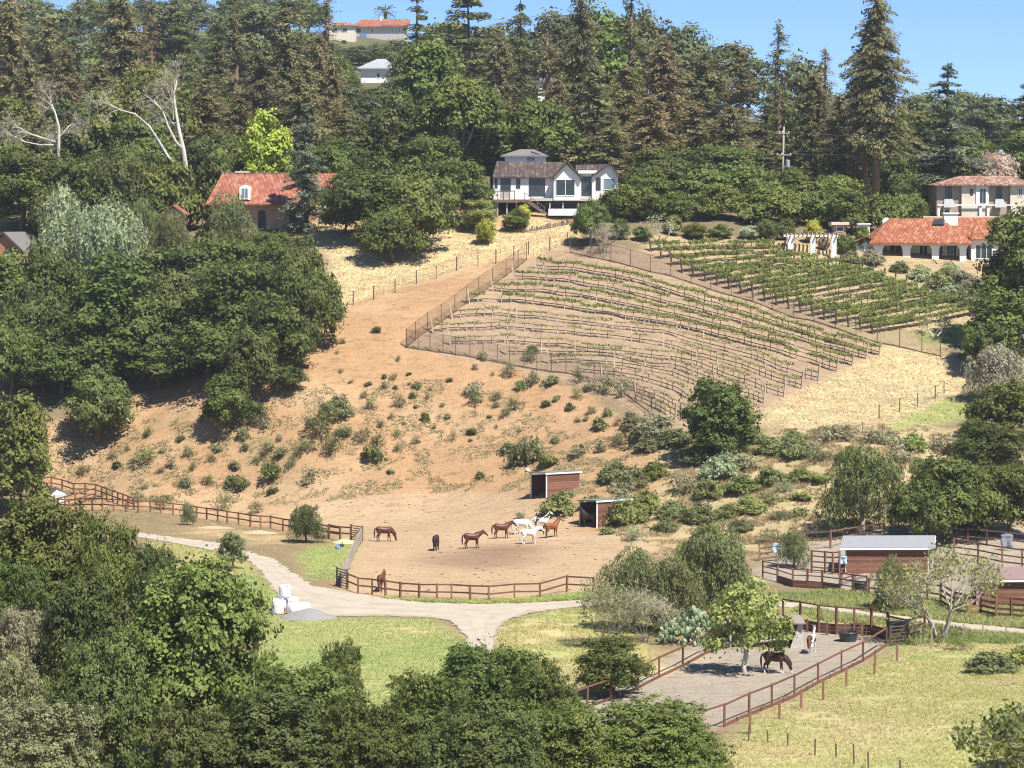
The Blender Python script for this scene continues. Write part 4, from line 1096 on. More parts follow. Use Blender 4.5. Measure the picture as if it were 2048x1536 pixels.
tree('column_tree', 'ginkgo', 533, 419, 222, 105, 'bright yellow green tree above the red tiled roof', 'ginkgo_tree', var=0)

for px, Y, top, w, lb in ((690, 850, 84, 90, 'low tree on the slope left below the hilltop house'), (745, 840, 92, 100, 'low tree on the slope under the hilltop house terrace'), (712, 780, 108, 90, 'low tree above the blue grey hip roof'),
                          (805, 860, 82, 80, 'low tree at the right end of the hilltop house terrace'), (700, 700, 150, 70, 'low tree left of the hip roofed house'), (760, 655, 172, 120, 'low tree below the hip roofed house')):
    tree('far_oak', 'far' if px % 2 else 'green', px, Y, top, w * 1.25, lb, 'hillside_tree', group='low trees around the hilltop houses')
for i, (px, Y, top) in enumerate(((668, 800, 92), (722, 815, 98), (775, 815, 96), (812, 760, 112), (682, 745, 122), (705, 665, 160), (738, 640, 178), (790, 640, 172), (672, 690, 140))):
    tree('far_oak', ('oak2', 'far', 'green')[i % 3], px, Y, top, 100, '%s' % ('brushy tree left below the hilltop house', 'brushy tree below the left half of the hilltop terrace', 'brushy tree below the right half of the hilltop terrace', 'brushy tree right of the hip roof', 'brushy tree left of the hip roof', 'brushy tree left under the hip roofed house', 'brushy tree under the hip roofed house', 'brushy tree right under the hip roofed house', 'brushy tree far left of the hip roofed house')[i], 'hillside_tree', group='low trees around the hilltop houses')
for px, Y, top, w, lf, lb in ((662, 650, 100, 95, 'green', 'rounded tree left of the hip roof, below the pale house'), (690, 770, 96, 66, 'far', 'first small tree from the left under the hilltop terrace'), (718, 765, 92, 66, 'oak2', 'second small tree from the left under the hilltop terrace'),
                              (748, 770, 93, 66, 'far', 'third small tree from the left under the hilltop terrace'), (778, 765, 92, 66, 'green', 'fourth small tree from the left under the hilltop terrace'), (812, 660, 100, 80, 'far', 'rounded tree right of the hip roof'),
                              (700, 585, 168, 100, 'far', 'rounded tree left in front of the hip roofed house'), (752, 575, 176, 105, 'oak2', 'rounded tree in front of the hip roofed house'), (800, 590, 165, 95, 'green', 'rounded tree right in front of the hip roofed house'), (690, 680, 130, 60, 'oak2', 'small tree touching the left end of the hip roof')):
    tree('far_oak', lf, px, Y, top, w, lb, 'hillside_tree', group='trees filling the slope around the hip roofed house')
ORD = ['first', 'second', 'third', 'fourth', 'fifth', 'sixth', 'seventh', 'eighth', 'ninth', 'tenth', 'eleventh', 'twelfth', 'thirteenth', 'fourteenth', 'fifteenth', 'sixteenth', 'seventeenth', 'eighteenth', 'nineteenth', 'twentieth']
_r = random.Random(5)
for i, px in enumerate((10, 70, 140, 215, 280, 395, 460, 600, 650)):
    tree('hedge_tree', ('oak', 'oak2', 'oak')[i % 3], px, 424 + (i % 2) * 8, 300 + (i % 3) * 15, 120, '%s dark tree from the left in the shade row behind the tiled house' % ORD[i], 'shade_tree', group='shade row behind the tiled house')
for i, px in enumerate((105, 150, 205, 250, 300)):
    tree('hedge_tree', ('oak2', 'oak', 'green')[i % 3], px, 406 + (i % 2) * 8, 385 + (i % 3) * 15, 100, '%s green tree from the left beside the grey roofed barn' % ORD[i], 'garden_tree', group='trees beside the grey roofed barn')
for nm_, Y0, n_, x0, x1, lo, hi in (('top', 900, 9, -10, 640, -5, 25), ('upper', 720, 13, -20, 1240, 40, 80), ('middle', 580, 14, -20, 1330, 110, 170), ('lower', 500, 13, -10, 1370, 180, 240)):
    for i in range(n_):
        px = x0 + (x1 - x0) * (i + .5) / n_ + _r.uniform(-20, 20)
        if nm_ in ('upper', 'top') and 640 < px < 840: continue
        if nm_ == 'middle' and 690 < px < 800: px = 812
        kind = 'far_oak' if nm_ in ('top', 'upper') else _r.choice(['far_oak', 'redwood', 'oak', 'cedar', 'redwood'])
        lf = {'far_oak': _r.choice(['far', 'green', 'oak2']), 'redwood': _r.choice(['red', 'brown']), 'oak': _r.choice(['oak', 'oak2', 'green']), 'cedar': 'cedar'}[kind]
        Y = Y0 + _r.uniform(-30, 30)
        top = _r.uniform(lo, hi) + (max(0, px - 900) * .18 if nm_ == 'upper' else 0)
        g = onground(px, Y)
        gpy = 441 - (g.z - CAM_Z) / Y * FPX
        if gpy - top < 60: top = gpy - 70
        tree(kind, lf, px, Y, top, _r.uniform(110, 150) if kind in ('far_oak', 'oak') else _r.uniform(90, 120),
             '%s tree from the left in the %s row of the wooded hill' % (ORD[i], nm_), 'hillside_tree', group='%s row of the wooded hill' % nm_)

# ================================================================== buildings
M_WHITE = plain('white_paint', (0.78, 0.77, 0.74), .7, .05, 1.5, bmp=.05)
M_CREAM = plain('cream_stucco', (0.66, 0.58, 0.46), .9, .1, 1.5, bmp=.1)
M_TAN = plain('tan_stucco', (0.52, 0.36, 0.24), .9, .15, 1.2, bmp=.1)
M_STONE = plain('brown_grey_stucco', (0.36, 0.30, 0.24), .9, .15, 2, bmp=.15)
M_GLASS = plain('window_glass', (0.035, 0.045, 0.05), .12, .3, .5, bmp=0)
M_GLASSB = plain('window_glass_blue', (0.16, 0.22, 0.25), .12, .2, .5, bmp=0)
M_TRIM = plain('dark_trim', (0.05, 0.045, 0.04), .6, .2, 3)
M_DECK = plain('deck_wood', (0.16, 0.12, 0.09), .85, .3, 4)
M_DECKR = plain('pale_deck_rail', (0.45, 0.41, 0.36), .85, .2, 4)
M_CONC = plain('concrete', (0.42, 0.40, 0.37), .9, .15, 3)
M_METALW = plain('white_metal_roofing', (0.31, 0.32, 0.335), .45, .12, 1.5, (1, 6, 1), bmp=.15)
M_BOARD = plain('brown_board', (0.19, 0.088, 0.055), .85, .35, 5, (.3, .3, 4), objvar=.3)
M_BOARDD = plain('dark_brown_board', (0.12, 0.055, 0.035), .85, .35, 5, (.3, .3, 4), objvar=.2)
M_RAIL = plain('brown_stained_rail', (0.155, 0.066, 0.04), .8, .3, 6, objvar=.22)
M_RAILP = plain('brown_fence_post', (0.21, 0.105, 0.065), .8, .3, 6, objvar=.25)
M_GREYW = plain('weathered_grey_wood', (0.33, 0.28, 0.23), .9, .3, 6, objvar=.2)
M_STEEL = plain('rusty_steel', (0.10, 0.075, 0.055), .7, .3, 6, objvar=.2)
M_PALEPOST = plain('pale_wood_post', (0.50, 0.41, 0.30), .9, .2, 6, objvar=.2)
M_PINK = plain('terracotta_paving', (0.52, 0.32, 0.24), .9, .15, 2)
M_ASPH = plain('grey_shingle', (0.17, 0.155, 0.15), .9, .2, 6)
M_SLATE = plain('blue_grey_shingle', (0.30, 0.33, 0.35), .9, .12, 3)
def tile_mat(name, a, b_, c, period=0.3):
    """barrel tiles: ribs run down the slope, colour changes from tile to tile"""
    m, nt, b = _nodes(name)
    tc = nt.nodes.new('ShaderNodeTexCoord')
    v = nt.nodes.new('ShaderNodeTexVoronoi'); v.inputs['Scale'].default_value = 1.9
    mp = nt.nodes.new('ShaderNodeMapping'); mp.inputs['Scale'].default_value = (1.6, .7, .9)
    nt.links.new(tc.outputs['Object'], mp.inputs[0]); nt.links.new(mp.outputs[0], v.inputs['Vector'])
    sx = nt.nodes.new('ShaderNodeSeparateColor'); nt.links.new(v.outputs['Color'], sx.inputs[0])
    col = ramp(nt, sx.outputs[0], [(0.0, a), (0.55, b_), (0.9, c)])
    n = noise_node(nt, .6, 4, .6)
    col = mix_rgb(nt, ramp(nt, n, [(0.5, (0, 0, 0)), (.75, (.5, .5, .5))]), col, tuple(x * .6 for x in a))
    nt.links.new(col, b.inputs['Base Color']); b.inputs['Roughness'].default_value = .85
    w = nt.nodes.new('ShaderNodeTexWave'); w.inputs['Scale'].default_value = 1 / period / 3.1416 * 1.57; w.bands_direction = 'X'
    nt.links.new(tc.outputs['Object'], w.inputs['Vector'])
    bump(nt, b, w.outputs['Fac'], .7, .12)
    MATS[name] = m
    return m
M_TILE = tile_mat('terracotta_tile', (0.28, 0.085, 0.038), (0.36, 0.12, 0.055), (0.46, 0.23, 0.13))
M_TILER = tile_mat('old_red_tile', (0.27, 0.082, 0.05), (0.345, 0.12, 0.072), (0.41, 0.20, 0.13))
M_TILEB = tile_mat('brown_shingle', (0.065, 0.048, 0.041), (0.092, 0.068, 0.058), (0.16, 0.12, 0.10))
M_TILEM = tile_mat('mottled_tile', (0.24, 0.11, 0.075), (0.33, 0.17, 0.12), (0.47, 0.34, 0.26))
def window(h, name, x0, x1, z0, z1, y, glass=None, frame=None, mull=0, bar=0.09, trans=0):
    """frame proud of the wall, pane behind it, mullions as part of the frame"""
    mb = MB()
    f = frame or M_WHITE
    mb.box(x0, x0 + bar, y - .07, y + .02, z0, z1).box(x1 - bar, x1, y - .07, y + .02, z0, z1)
    mb.box(x0 + bar, x1 - bar, y - .07, y + .02, z0, z0 + bar).box(x0 + bar, x1 - bar, y - .07, y + .02, z1 - bar, z1)
    for k in range(mull):
        xm = x0 + (x1 - x0) * (k + 1) / (mull + 1)
        mb.box(xm - bar * .4, xm + bar * .4, y - .06, y + .01, z0 + bar, z1 - bar)
    for k in range(trans):
        zm = z0 + (z1 - z0) * (k + 1) / (trans + 1)
        mb.box(x0 + bar, x1 - bar, y - .055, y + .01, zm - bar * .3, zm + bar * .3)
    fr = h.part(name, mb, f)
    h.box('pane', glass or M_GLASS, x0 + bar * .5, x1 - bar * .5, y - .03, y + .015, z0 + bar * .5, z1 - bar * .5, parent=fr)
    return fr
def gable_wall(x0, x1, zb, ze, zp, y0, y1, xp=None):
    xp = (x0 + x1) / 2 if xp is None else xp
    return MB().prism([(x0, y0, zb), (x1, y0, zb), (x1, y0, ze), (xp, y0, zp), (x0, y0, ze)], (0, y1 - y0, 0))
def slab(mb, a, b, c, d, t=.18):
    """four corners of a roof plane, thickened downwards"""
    return mb.prism([a, b, c, d], (0, 0, -t))
def hip(mb, x0, x1, y0, y1, ze, zr, rx0, rx1, ry, t=.2):
    A, B, C, D = (x0, y0, ze), (x1, y0, ze), (x1, y1, ze), (x0, y1, ze); E, F = (rx0, ry, zr), (rx1, ry, zr)
    mb.add([A, B, C, D, E, F] + [(p[0], p[1], p[2] - t) for p in (A, B, C, D)],
           [(0, 1, 5, 4), (1, 2, 5), (2, 3, 4, 5), (3, 0, 4), (6, 7, 1, 0), (7, 8, 2, 1), (8, 9, 3, 2), (9, 6, 0, 3), (9, 8, 7, 6)])
    return mb
def PX(px, Y): return (px - 1024) / FPX * Y / (CP) * CP
def PZ(py, Y): return at(1024, py, Y).z

# ---- white house with brown shingle roof
def white_house():
    Y = 406.0
    X = lambda zx, y=Y: at(650 + zx / 2.926, 400, y).x
    Z = lambda zy, y=Y: PZ(zy / 2.926, y)
    h = House('white_house', (X(1350), Y, Z(1240)), 'white house with brown shingle gable roofs on the brow of the hill', 'house')
    zf, ze = Z(1158), Z(1036)
    h.part('wall', MB().box(X(985), X(1335), Y, Y + 8, zf - .3, ze), M_WHITE)
    # main roof, ridge along x
    mb = MB()
    slab(mb, (X(980), Y - .5, Z(1034)), (X(1345), Y - .5, Z(1038)), (X(1420), Y + 4, Z(945)), (X(1005), Y + 4, Z(940)))
    slab(mb, (X(1005), Y + 4.01, Z(940)), (X(1420), Y + 4.01, Z(945)), (X(1345), Y + 8.5, Z(1034)), (X(980), Y + 8.5, Z(1034)))
    h.part('roof', mb, M_TILEB)
    h.part('gable', MB().prism([(X(988), Y + .1, ze + .02), (X(988), Y + 7.9, ze + .02), (X(1006), Y + 4, Z(952))], (.15, 0, 0)), M_WHITE)
    # front gable wing
    y0 = Y - 2.0
    h.part('wall', gable_wall(X(1337), X(1488), zf - .35, Z(1040), Z(962), y0, Y + 6), M_WHITE, label='tall white gable wall of the projecting wing')
    xm = X(1415)
    for s, xe in ((-1, X(1326)), (1, X(1500))):
        mb = MB()
        slab(mb, (xm, y0 - .5, Z(945)), (xm, Y + 6, Z(945)), (xe, Y + 6, Z(1043)), (xe, y0 - .5, Z(1043)), .2)
        h.part('roof', mb, M_TILEB)
        h.part('barge_board', MB().beam((xm, y0 - .54, Z(947)), (xe, y0 - .54, Z(1045)), .07, .28), M_TRIM)
    # right wing
    y1 = Y - 1.0
    h.part('wall', gable_wall(X(1562), X(1712), zf - .3, Z(1030), Z(968), y1, Y + 6, X(1664)), M_WHITE)
    xm = X(1664)
    for s, xe, zz in ((-1, X(1556), 1034), (1, X(1722), 1034)):
        mb = MB(); slab(mb, (xm, y1 - .5, Z(957)), (xm, Y + 5, Z(957)), (xe, Y + 5, Z(zz)), (xe, y1 - .5, Z(zz)), .2)
        h.part('roof', mb, M_TILEB)
        h.part('barge_board', MB().beam((xm, y1 - .54, Z(959)), (xe, y1 - .54, Z(zz + 2)), .07, .25), M_TRIM)
    # a lower roof between the wings, ridge along x, and the flat link with white fascia
    mb = MB(); slab(mb, (X(1470), Y + .8, Z(1005)), (X(1600), Y + .8, Z(1005)), (X(1655), Y + 3.5, Z(958)), (X(1468), Y + 3.5, Z(962)))
    h.part('roof', mb, M_TILEB)
    h.part('wall', MB().box(X(1490), X(1560), Y - .5, Y + 5, zf - .3, Z(1018)), M_WHITE)
    h.part('fascia', MB().box(X(1480), X(1592), Y - 1.1, Y + .6, Z(1016), Z(998)), M_WHITE)
    # upper clerestory
    yc = Y + 4.6
    h.part('clerestory_wall', MB().box(X(1052), X(1296), yc, yc + 5, Z(960), Z(902)), M_WHITE)
    mb = MB(); hip(mb, X(1026), X(1306), yc - .5, yc + 5.5, Z(906), Z(866), X(1140), X(1225), yc + 2.5)
    h.part('clerestory_roof', mb, M_ASPH)
    h.part('barge_board', MB().beam((X(1296), yc - .06, Z(912)), (X(1205), yc - .06, Z(884)), .06, .2), M_TRIM)
    window(h, 'clerestory_window', X(1180), X(1232), Z(940), Z(904), yc, M_GLASSB, M_WHITE, 1)
    # windows
    window(h, 'window', X(994), X(1010), Z(1100), Z(1046), Y, M_GLASS, M_TRIM)
    window(h, 'sliding_door', X(1028), X(1087), Z(1120), Z(1046), Y, M_GLASS, M_TRIM, 1)
    window(h, 'window', X(1119), X(1143), Z(1102), Z(1046), Y, M_GLASS, M_TRIM)
    window(h, 'sliding_door', X(1194), X(1288), Z(1148), Z(1046), Y, M_GLASS, M_TRIM, 1)
    window(h, 'picture_window', X(1348), X(1462), Z(1147), Z(1050), y0, M_GLASS, M_WHITE, 1)
    window(h, 'window', X(1500), X(1556), Z(1147), Z(1034), Y - .5, M_GLASS, M_TRIM, 1)
    window(h, 'window', X(1584), X(1612), Z(1114), Z(1040), y1, M_GLASS, M_TRIM)
    window(h, 'window', X(1628), X(1697), Z(1112), Z(1044), y1, M_GLASSB, M_WHITE)
    # deck on posts, railing, stairs
    h.part('deck', MB().box(X(955), X(1200), Y - 3.0, Y, Z(1186), Z(1168)), M_DECK)
    h.part('floor_beam', MB().box(X(1200), X(1575), Y - 1.8, Y + .4, Z(1176), Z(1160)), M_DECKR)
    h.part('crawl_space_shade', MB().box(X(1200), X(1560), Y + .2, Y + 7, Z(1260), Z(1176) - .01), M_TRIM)  # solid dark box painted in for the shade of the crawl space
    for zx in (962, 1010, 1065, 1120, 1178, 1315, 1392, 1482, 1560):
        p = h.box('deck_post', M_DECKR, X(zx) - .09, X(zx) + .09, Y - 2.6 if zx < 1200 else Y - 1.6, Y - 2.42 if zx < 1200 else Y - 1.42, Z(1275), Z(1186) - .01)
    for zx in (958, 985, 1012, 1045, 1080, 1108):
        h.box('rail_post', M_DECK, X(zx) - .06, X(zx) + .06, Y - 2.95, Y - 2.83, Z(1168), Z(1122))
    h.box('deck_rail', M_DECK, X(955), X(1112), Y - 2.97, Y - 2.81, Z(1122), Z(1117))
    h.box('deck_screen', M_DECKR, X(1024), X(1078), Y - 2.9, Y - 2.86, Z(1164), Z(1128))
    for k in range(9):
        t = k / 8
        h.box('stair_tread', M_DECKR, X(1180 + 95 * t), X(1200 + 95 * t), Y - 3.6, Y - 2.6, Z(1172 + 70 * t) - .05, Z(1172 + 70 * t))
    for yy in (Y - 3.65, Y - 2.55):
        h.part('stair_stringer', MB().beam((X(1182), yy, Z(1180)), (X(1285), yy, Z(1250)), .08, .3), M_DECK)
    h.part('stair_rail', MB().beam((X(1165), Y - 3.65, Z(1128)), (X(1282), Y - 3.65, Z(1212)), .08, .08), M_DECK)
    for t in (0, .33, .66, 1):
        h.box('rail_post', M_DECK, X(1165 + 117 * t) - .05, X(1165 + 117 * t) + .05, Y - 3.7, Y - 3.6, Z(1185 + 70 * t), Z(1128 + 84 * t))
    h.part('terrace_slab', MB().box(X(1305), X(1492), Y - 4.2, Y - 1.9, Z(1262), Z(1222)), plain('pale_blue_slab', (.62, .66, .70), .6, .06))
    return h
white_house()
# two pale lounge chairs stand behind the picture window glass: only shapes seen through it, left to the pane reflections
def stacked_stones():
    # row of dark stone pieces along the terrace edge below the white house
    m1 = plain('terrace_stone', (0.20, 0.15, 0.12), .9, .35, 4, objvar=.35)
    t = thing('stone_edging', G(1090, 460), 'row of dark upright stones edging the straw terrace below the white house', 'edging')
    r = random.Random(3)
    for k in range(22):
        px = 1046 + k * 4.6; py = 466 - k * .85
        p = G(px, py); hh = r.uniform(.35, .75)
        beam_obj('stone', t, p + Vector((0, 0, -.1)), p + Vector((r.uniform(-.06, .06), 0, hh)), r.uniform(.18, .3), .2, m1)
stacked_stones()

# ---- orange roofed villa
def villa():
    Y = 392.0
    X = lambda zx, y=Y: at(1348 + zx / 2.926, 500, y).x
    Z = lambda zy, y=Y: PZ(zy / 2.926, y)
    zb = Z(1545)
    h = House('villa', (X(1500), Y, zb), 'long white villa with orange tiled roof and arcade at the right', 'house')
    h.part('wall', MB().box(X(1180), X(1730), Y + 2.6, Y + 11, zb - .8, Z(1424)), M_CREAM)
    h.part('floor_slab', MB().box(X(1165), X(1750), Y - .6, Y + 2.59, zb - 1.0, zb - .02), M_PINK)
    mb = MB()
    hip(mb, X(1140), X(1745), Y - .8, Y + 11.6, Z(1420), Z(1278), X(1290), X(1600), Y + 5.6)
    h.part('roof', mb, M_TILE)
    mb = MB()
    hip(mb, X(1420), X(2010), Y + 1.2, Y + 13, Z(1385), Z(1270), X(1500), X(1955), Y + 7.0)
    h.part('roof', mb, M_TILE)
    h.part('wall', MB().box(X(1440), X(1990), Y + 3.3, Y + 12, Z(1424) + .02, Z(1392)), M_CREAM)
    h.box('ridge_cap', M_CREAM, X(1500), X(1955), Y + 6.85, Y + 7.15, Z(1270) - .05, Z(1270) + .12)
    # right wing
    h.part('wall', MB().box(X(1742), X(1990), Y + .3, Y + 9, zb - .8, Z(1402)), M_WHITE)
    mb = MB(); hip(mb, X(1735), X(2010), Y - .3, Y + 9.6, Z(1398), Z(1310), X(1790), X(1960), Y + 4.6)
    h.part('roof', mb, M_TILE)
    window(h, 'window', X(1765), X(1865), Z(1515), Z(1432), Y + .3, M_GLASS, M_WHITE, 2)
    window(h, 'window', X(1895), X(1960), Z(1515), Z(1440), Y + .3, M_GLASS, M_WHITE, 1)
    # left wing with its own small roof
    h.part('wall', gable_wall(X(1072), X(1178), zb - .6, Z(1420), Z(1388), Y + .8, Y + 7, X(1125)), M_WHITE)
    for xe, zz in ((X(1028), 1425), (X(1190), 1412)):
        mb = MB(); slab(mb, (X(1125), Y, Z(1378)), (X(1125), Y + 7.4, Z(1378)), (xe, Y + 7.4, Z(zz)), (xe, Y, Z(zz)), .15)
        h.part('roof', mb, M_TILE)
    window(h, 'window', X(1084), X(1120), Z(1492), Z(1438), Y + .8, M_GLASSB, M_WHITE)
    window(h, 'window', X(1130), X(1168), Z(1492), Z(1438), Y + .8, M_GLASSB, M_WHITE)
    # arcade columns and beam
    for zx, w in ((1198, 44), (1362, 44), (1530, 40), (1692, 38)):
        c = h.part('column', MB().box(X(zx - w / 2), X(zx + w / 2), Y, Y + .55, zb - .9, Z(1436)), M_WHITE)
        h.part('column_arch', MB().prism([(X(zx - w / 2 - 16), Y + .02, Z(1424)), (X(zx - w / 2 - .5), Y + .02, Z(1424)), (X(zx - w / 2 - .5), Y + .02, Z(1462))], (0, .5, 0)), M_WHITE, parent=c)
        h.part('column_arch', MB().prism([(X(zx + w / 2 + 16), Y + .02, Z(1424)), (X(zx + w / 2 + .5), Y + .02, Z(1462)), (X(zx + w / 2 + .5), Y + .02, Z(1424))], (0, .5, 0)), M_WHITE, parent=c)
    h.box('arcade_beam', M_WHITE, X(1172), X(1735), Y + .05, Y + .5, Z(1436) + .01, Z(1424) + .05)
    for a, b_, n_ in ((1222, 1264, 1), (1545, 1592, 1), (1612, 1672, 2), (1450, 1502, 1)):
        window(h, 'french_window', X(a), X(b_), zb + .02, Z(1436), Y + 2.6, M_GLASS, M_WHITE, n_, trans=1)
    for a, b_ in ((1280, 1306), (1314, 1342), (1384, 1402)):
        d = h.box('door', M_TRIM, X(a), X(b_), Y + 2.5, Y + 2.59, zb, Z(1440))
        h.box('door_handle', M_DECKR, X(b_) - .2, X(b_) - .12, Y + 2.44, Y + 2.495, zb + 1.0, zb + 1.15, parent=d)
    for a, b_, t_, bt, yy in ((1100, 1166, 1315, 1400, Y + 4), (1608, 1690, 1252, 1325, Y + 4.5)):
        c = h.box('chimney', M_WHITE, X(a), X(b_), yy, yy + 1.4, Z(bt), Z(t_))
        h.box('chimney_cap', M_WHITE, X(a - 6), X(b_ + 6), yy - .15, yy + 1.55, Z(t_) + .01, Z(t_) + .2, parent=c)
    sk = (X(1535), X(1602))
    h.part('skylight', MB().prism([(sk[0], Y + 3.55, Z(1318)), (sk[1], Y + 3.55, Z(1318)), (sk[1] + .3, Y + 4.7, Z(1288)), (sk[0] + .3, Y + 4.7, Z(1288))], (0, -.1, .12)), M_GLASS)
    # terrace, stair rails
    h.box('terrace', M_PINK, X(1560), X(1900), Y - 5.0, Y - .62, zb - 1.8, zb - .35)
    for zx in (1510, 1605):
        h.part('stair_rail', MB().beam((X(zx), Y - .8, zb + .7), (X(zx + 48), Y - 3.6, zb - .9), .09, .09), M_TRIM)
        h.part('stair_rail_post', MB().beam((X(zx + 48), Y - 3.6, zb - 1.8), (X(zx + 48), Y - 3.6, zb - .85), .07, .07), M_TRIM)
    return Y, X, Z, zb
VY, VX, VZ, VZB = villa()
def dish():
    p = at(1348 + 1243 / 2.926, 1300 / 2.926, 398)
    g = onground(1348 + 1243 / 2.926, 398)
    t = thing('satellite_dish', g, 'white satellite dish on a pole left of the villa ridge', 'dish')
    bm = bmesh.new(); bmesh.ops.create_uvsphere(bm, u_segments=16, v_segments=8, radius=.62)
    for v in bm.verts: v.co.y *= .35
    me = bpy.data.meshes.new('dish'); bm.to_mesh(me); bm.free()
    link('dish', me, M_WHITE, t, loc=p - g)
    beam_obj('pole', t, g - Vector((0, 0, .3)), p - Vector((0, 0, .3)), .1, .1, M_STEEL)
dish()
# ---- two storey upper villa
def upper_villa():
    Y = 440.0
    X = lambda zx, y=Y: at(1348 + zx / 2.926, 400, y).x
    Z = lambda zy, y=Y: PZ(zy / 2.926, y)
    h = House('upper_villa', (X(1800), Y, Z(1290)), 'two storey stone and cream villa with mottled tile roof at the right edge', 'house')
    zb = Z(1310)
    h.part('wall', MB().box(X(1537), X(1680), Y, Y + 10, zb, Z(1084)), M_STONE)
    h.part('wall', MB().box(X(1680) + .01, X(1840), Y - .5, Y + 10, zb, Z(1084)), M_CREAM)
    h.part('wall', MB().box(X(1840) + .01, X(1965), Y + .1, Y + 10, zb, Z(1084)), M_STONE)
    h.part('wall', MB().box(X(1965) + .01, X(2110), Y - .4, Y + 10, zb, Z(1084)), M_CREAM)
    mb = MB(); hip(mb, X(1518), X(2130), Y - 1.1, Y + 11, Z(1080), Z(1026), X(1700), X(2000), Y + 5)
    h.part('roof', mb, M_TILEM)
    h.box('eave_board', M_TRIM, X(1535), X(2115), Y - .7, Y + 10, Z(1086) + .02, Z(1084) + .1)
    for a, b_ in ((1588, 1626), (1886, 1921)):
        window(h, 'window', X(a), X(b_), Z(1158), Z(1094), Y + (.1 if a > 1800 else 0), M_GLASS, M_TRIM, 1)
    window(h, 'window', X(1729), X(1747), Z(1142), Z(1105), Y - .5, M_GLASS, M_TRIM)
    window(h, 'window', X(2010), X(2036), Z(1150), Z(1100), Y - .4, M_GLASS, M_WHITE, 1)
    def arch(x0, x1, z0, z1, y):
        n = 8; r = (x1 - x0) / 2; c = (x0 + x1) / 2
        return MB().prism([(x0, y, z0), (x1, y, z0)] + [(c + r * math.cos(PI * k / n), y, z1 - r + r * math.sin(PI * k / n)) for k in range(n + 1)], (0, .06, 0))
    w = h.box('arched_window', M_WHITE, X(1763), X(1832), Y - .62, Y - .501, Z(1195), Z(1088))
    for a, b_ in ((1788, 1802), (1806, 1820)):
        h.part('pane', arch(X(a), X(b_), Z(1188), Z(1105), Y - .69), M_GLASS, parent=w)
    w = h.box('arched_window', M_WHITE, X(1576), X(1620), Y - .12, Y - .001, Z(1280), Z(1220))
    h.part('pane', arch(X(1584), X(1611), Z(1280), Z(1226), Y - .19), M_GLASS, parent=w)
    for a, b_ in ((1575, 1642), (1873, 1938)):
        h.part('awning', MB().prism([(X(a + 8), Y - .03, Z(1162)), (X(b_ - 12), Y - .03, Z(1162)), (X(b_), Y - 1.4, Z(1212)), (X(a - 4), Y - 1.4, Z(1212))], (0, 0, -.1)), M_METALW)
    for zx in (1545, 1835, 1790, 1975):
        h.box('pilaster', M_WHITE, X(zx - 7), X(zx + 7), Y - .8, Y - .52, zb, Z(1195))
    h.box('balcony_band', M_WHITE, X(1537), X(1965), Y - .95, Y - .81, Z(1204), Z(1196))
upper_villa()
def pergola():
    Y = G(1624, 512).y
    X = lambda zx: at(1348 + zx / 2.926, 480, Y).x
    Z = lambda zy: PZ(zy / 2.926, Y)
    h = House('pergola', (X(805), Y, Z(1490)), 'white pergola with thick pillars at the top of the vineyard', 'pergola')
    for zx, b in ((680, 1485), (812, 1500), (935, 1490)):
        h.box('pillar', M_WHITE, X(zx - 15), X(zx + 15), Y - .3, Y + .35, Z(b) - .5, Z(1386))
    for zx in (690, 920):
        h.box('pillar', M_CREAM, X(zx - 13), X(zx + 13), Y + 4, Y + 4.6, Z(1490) - .5, Z(1386))
    for yy in (Y - .1, Y + 4.2):
        h.box('beam', M_WHITE, X(655), X(958), yy, yy + .2, Z(1386) + .01, Z(1374))
    for k in range(13):
        zx = 660 + k * 24.5
        h.box('rafter', M_TAN, X(zx - 3), X(zx + 3), Y - .9, Y + 5.2, Z(1374) + .01, Z(1363))
pergola()
tree('hedge_tree', 'tan', 1648, 0, 468, 26, 'rust brown bush under the pergola', 'rusty_bush', py=500, cat='bush')
def low_hut():
    Y = 400.0
    a = at(1690, 445, Y)
    h = House('garden_hut', onground(1682, Y), 'small flat roofed garden hut behind the pergola', 'hut')
    x0, x1 = at(1668, 445, Y).x, at(1692, 445, Y).x
    h.box('wall', M_STONE, x0, x1, Y, Y + 3, onground(1682, Y).z - .5, PZ(450, Y))
    h.box('roof', M_CREAM, x0 - .4, x1 + .4, Y - .5, Y + 3.5, PZ(450, Y) + .01, PZ(444, Y))
    window(h, 'window', x0 + .3, x1 - .3, PZ(463, Y), PZ(453, Y), Y, M_GLASS, M_WHITE)
low_hut()
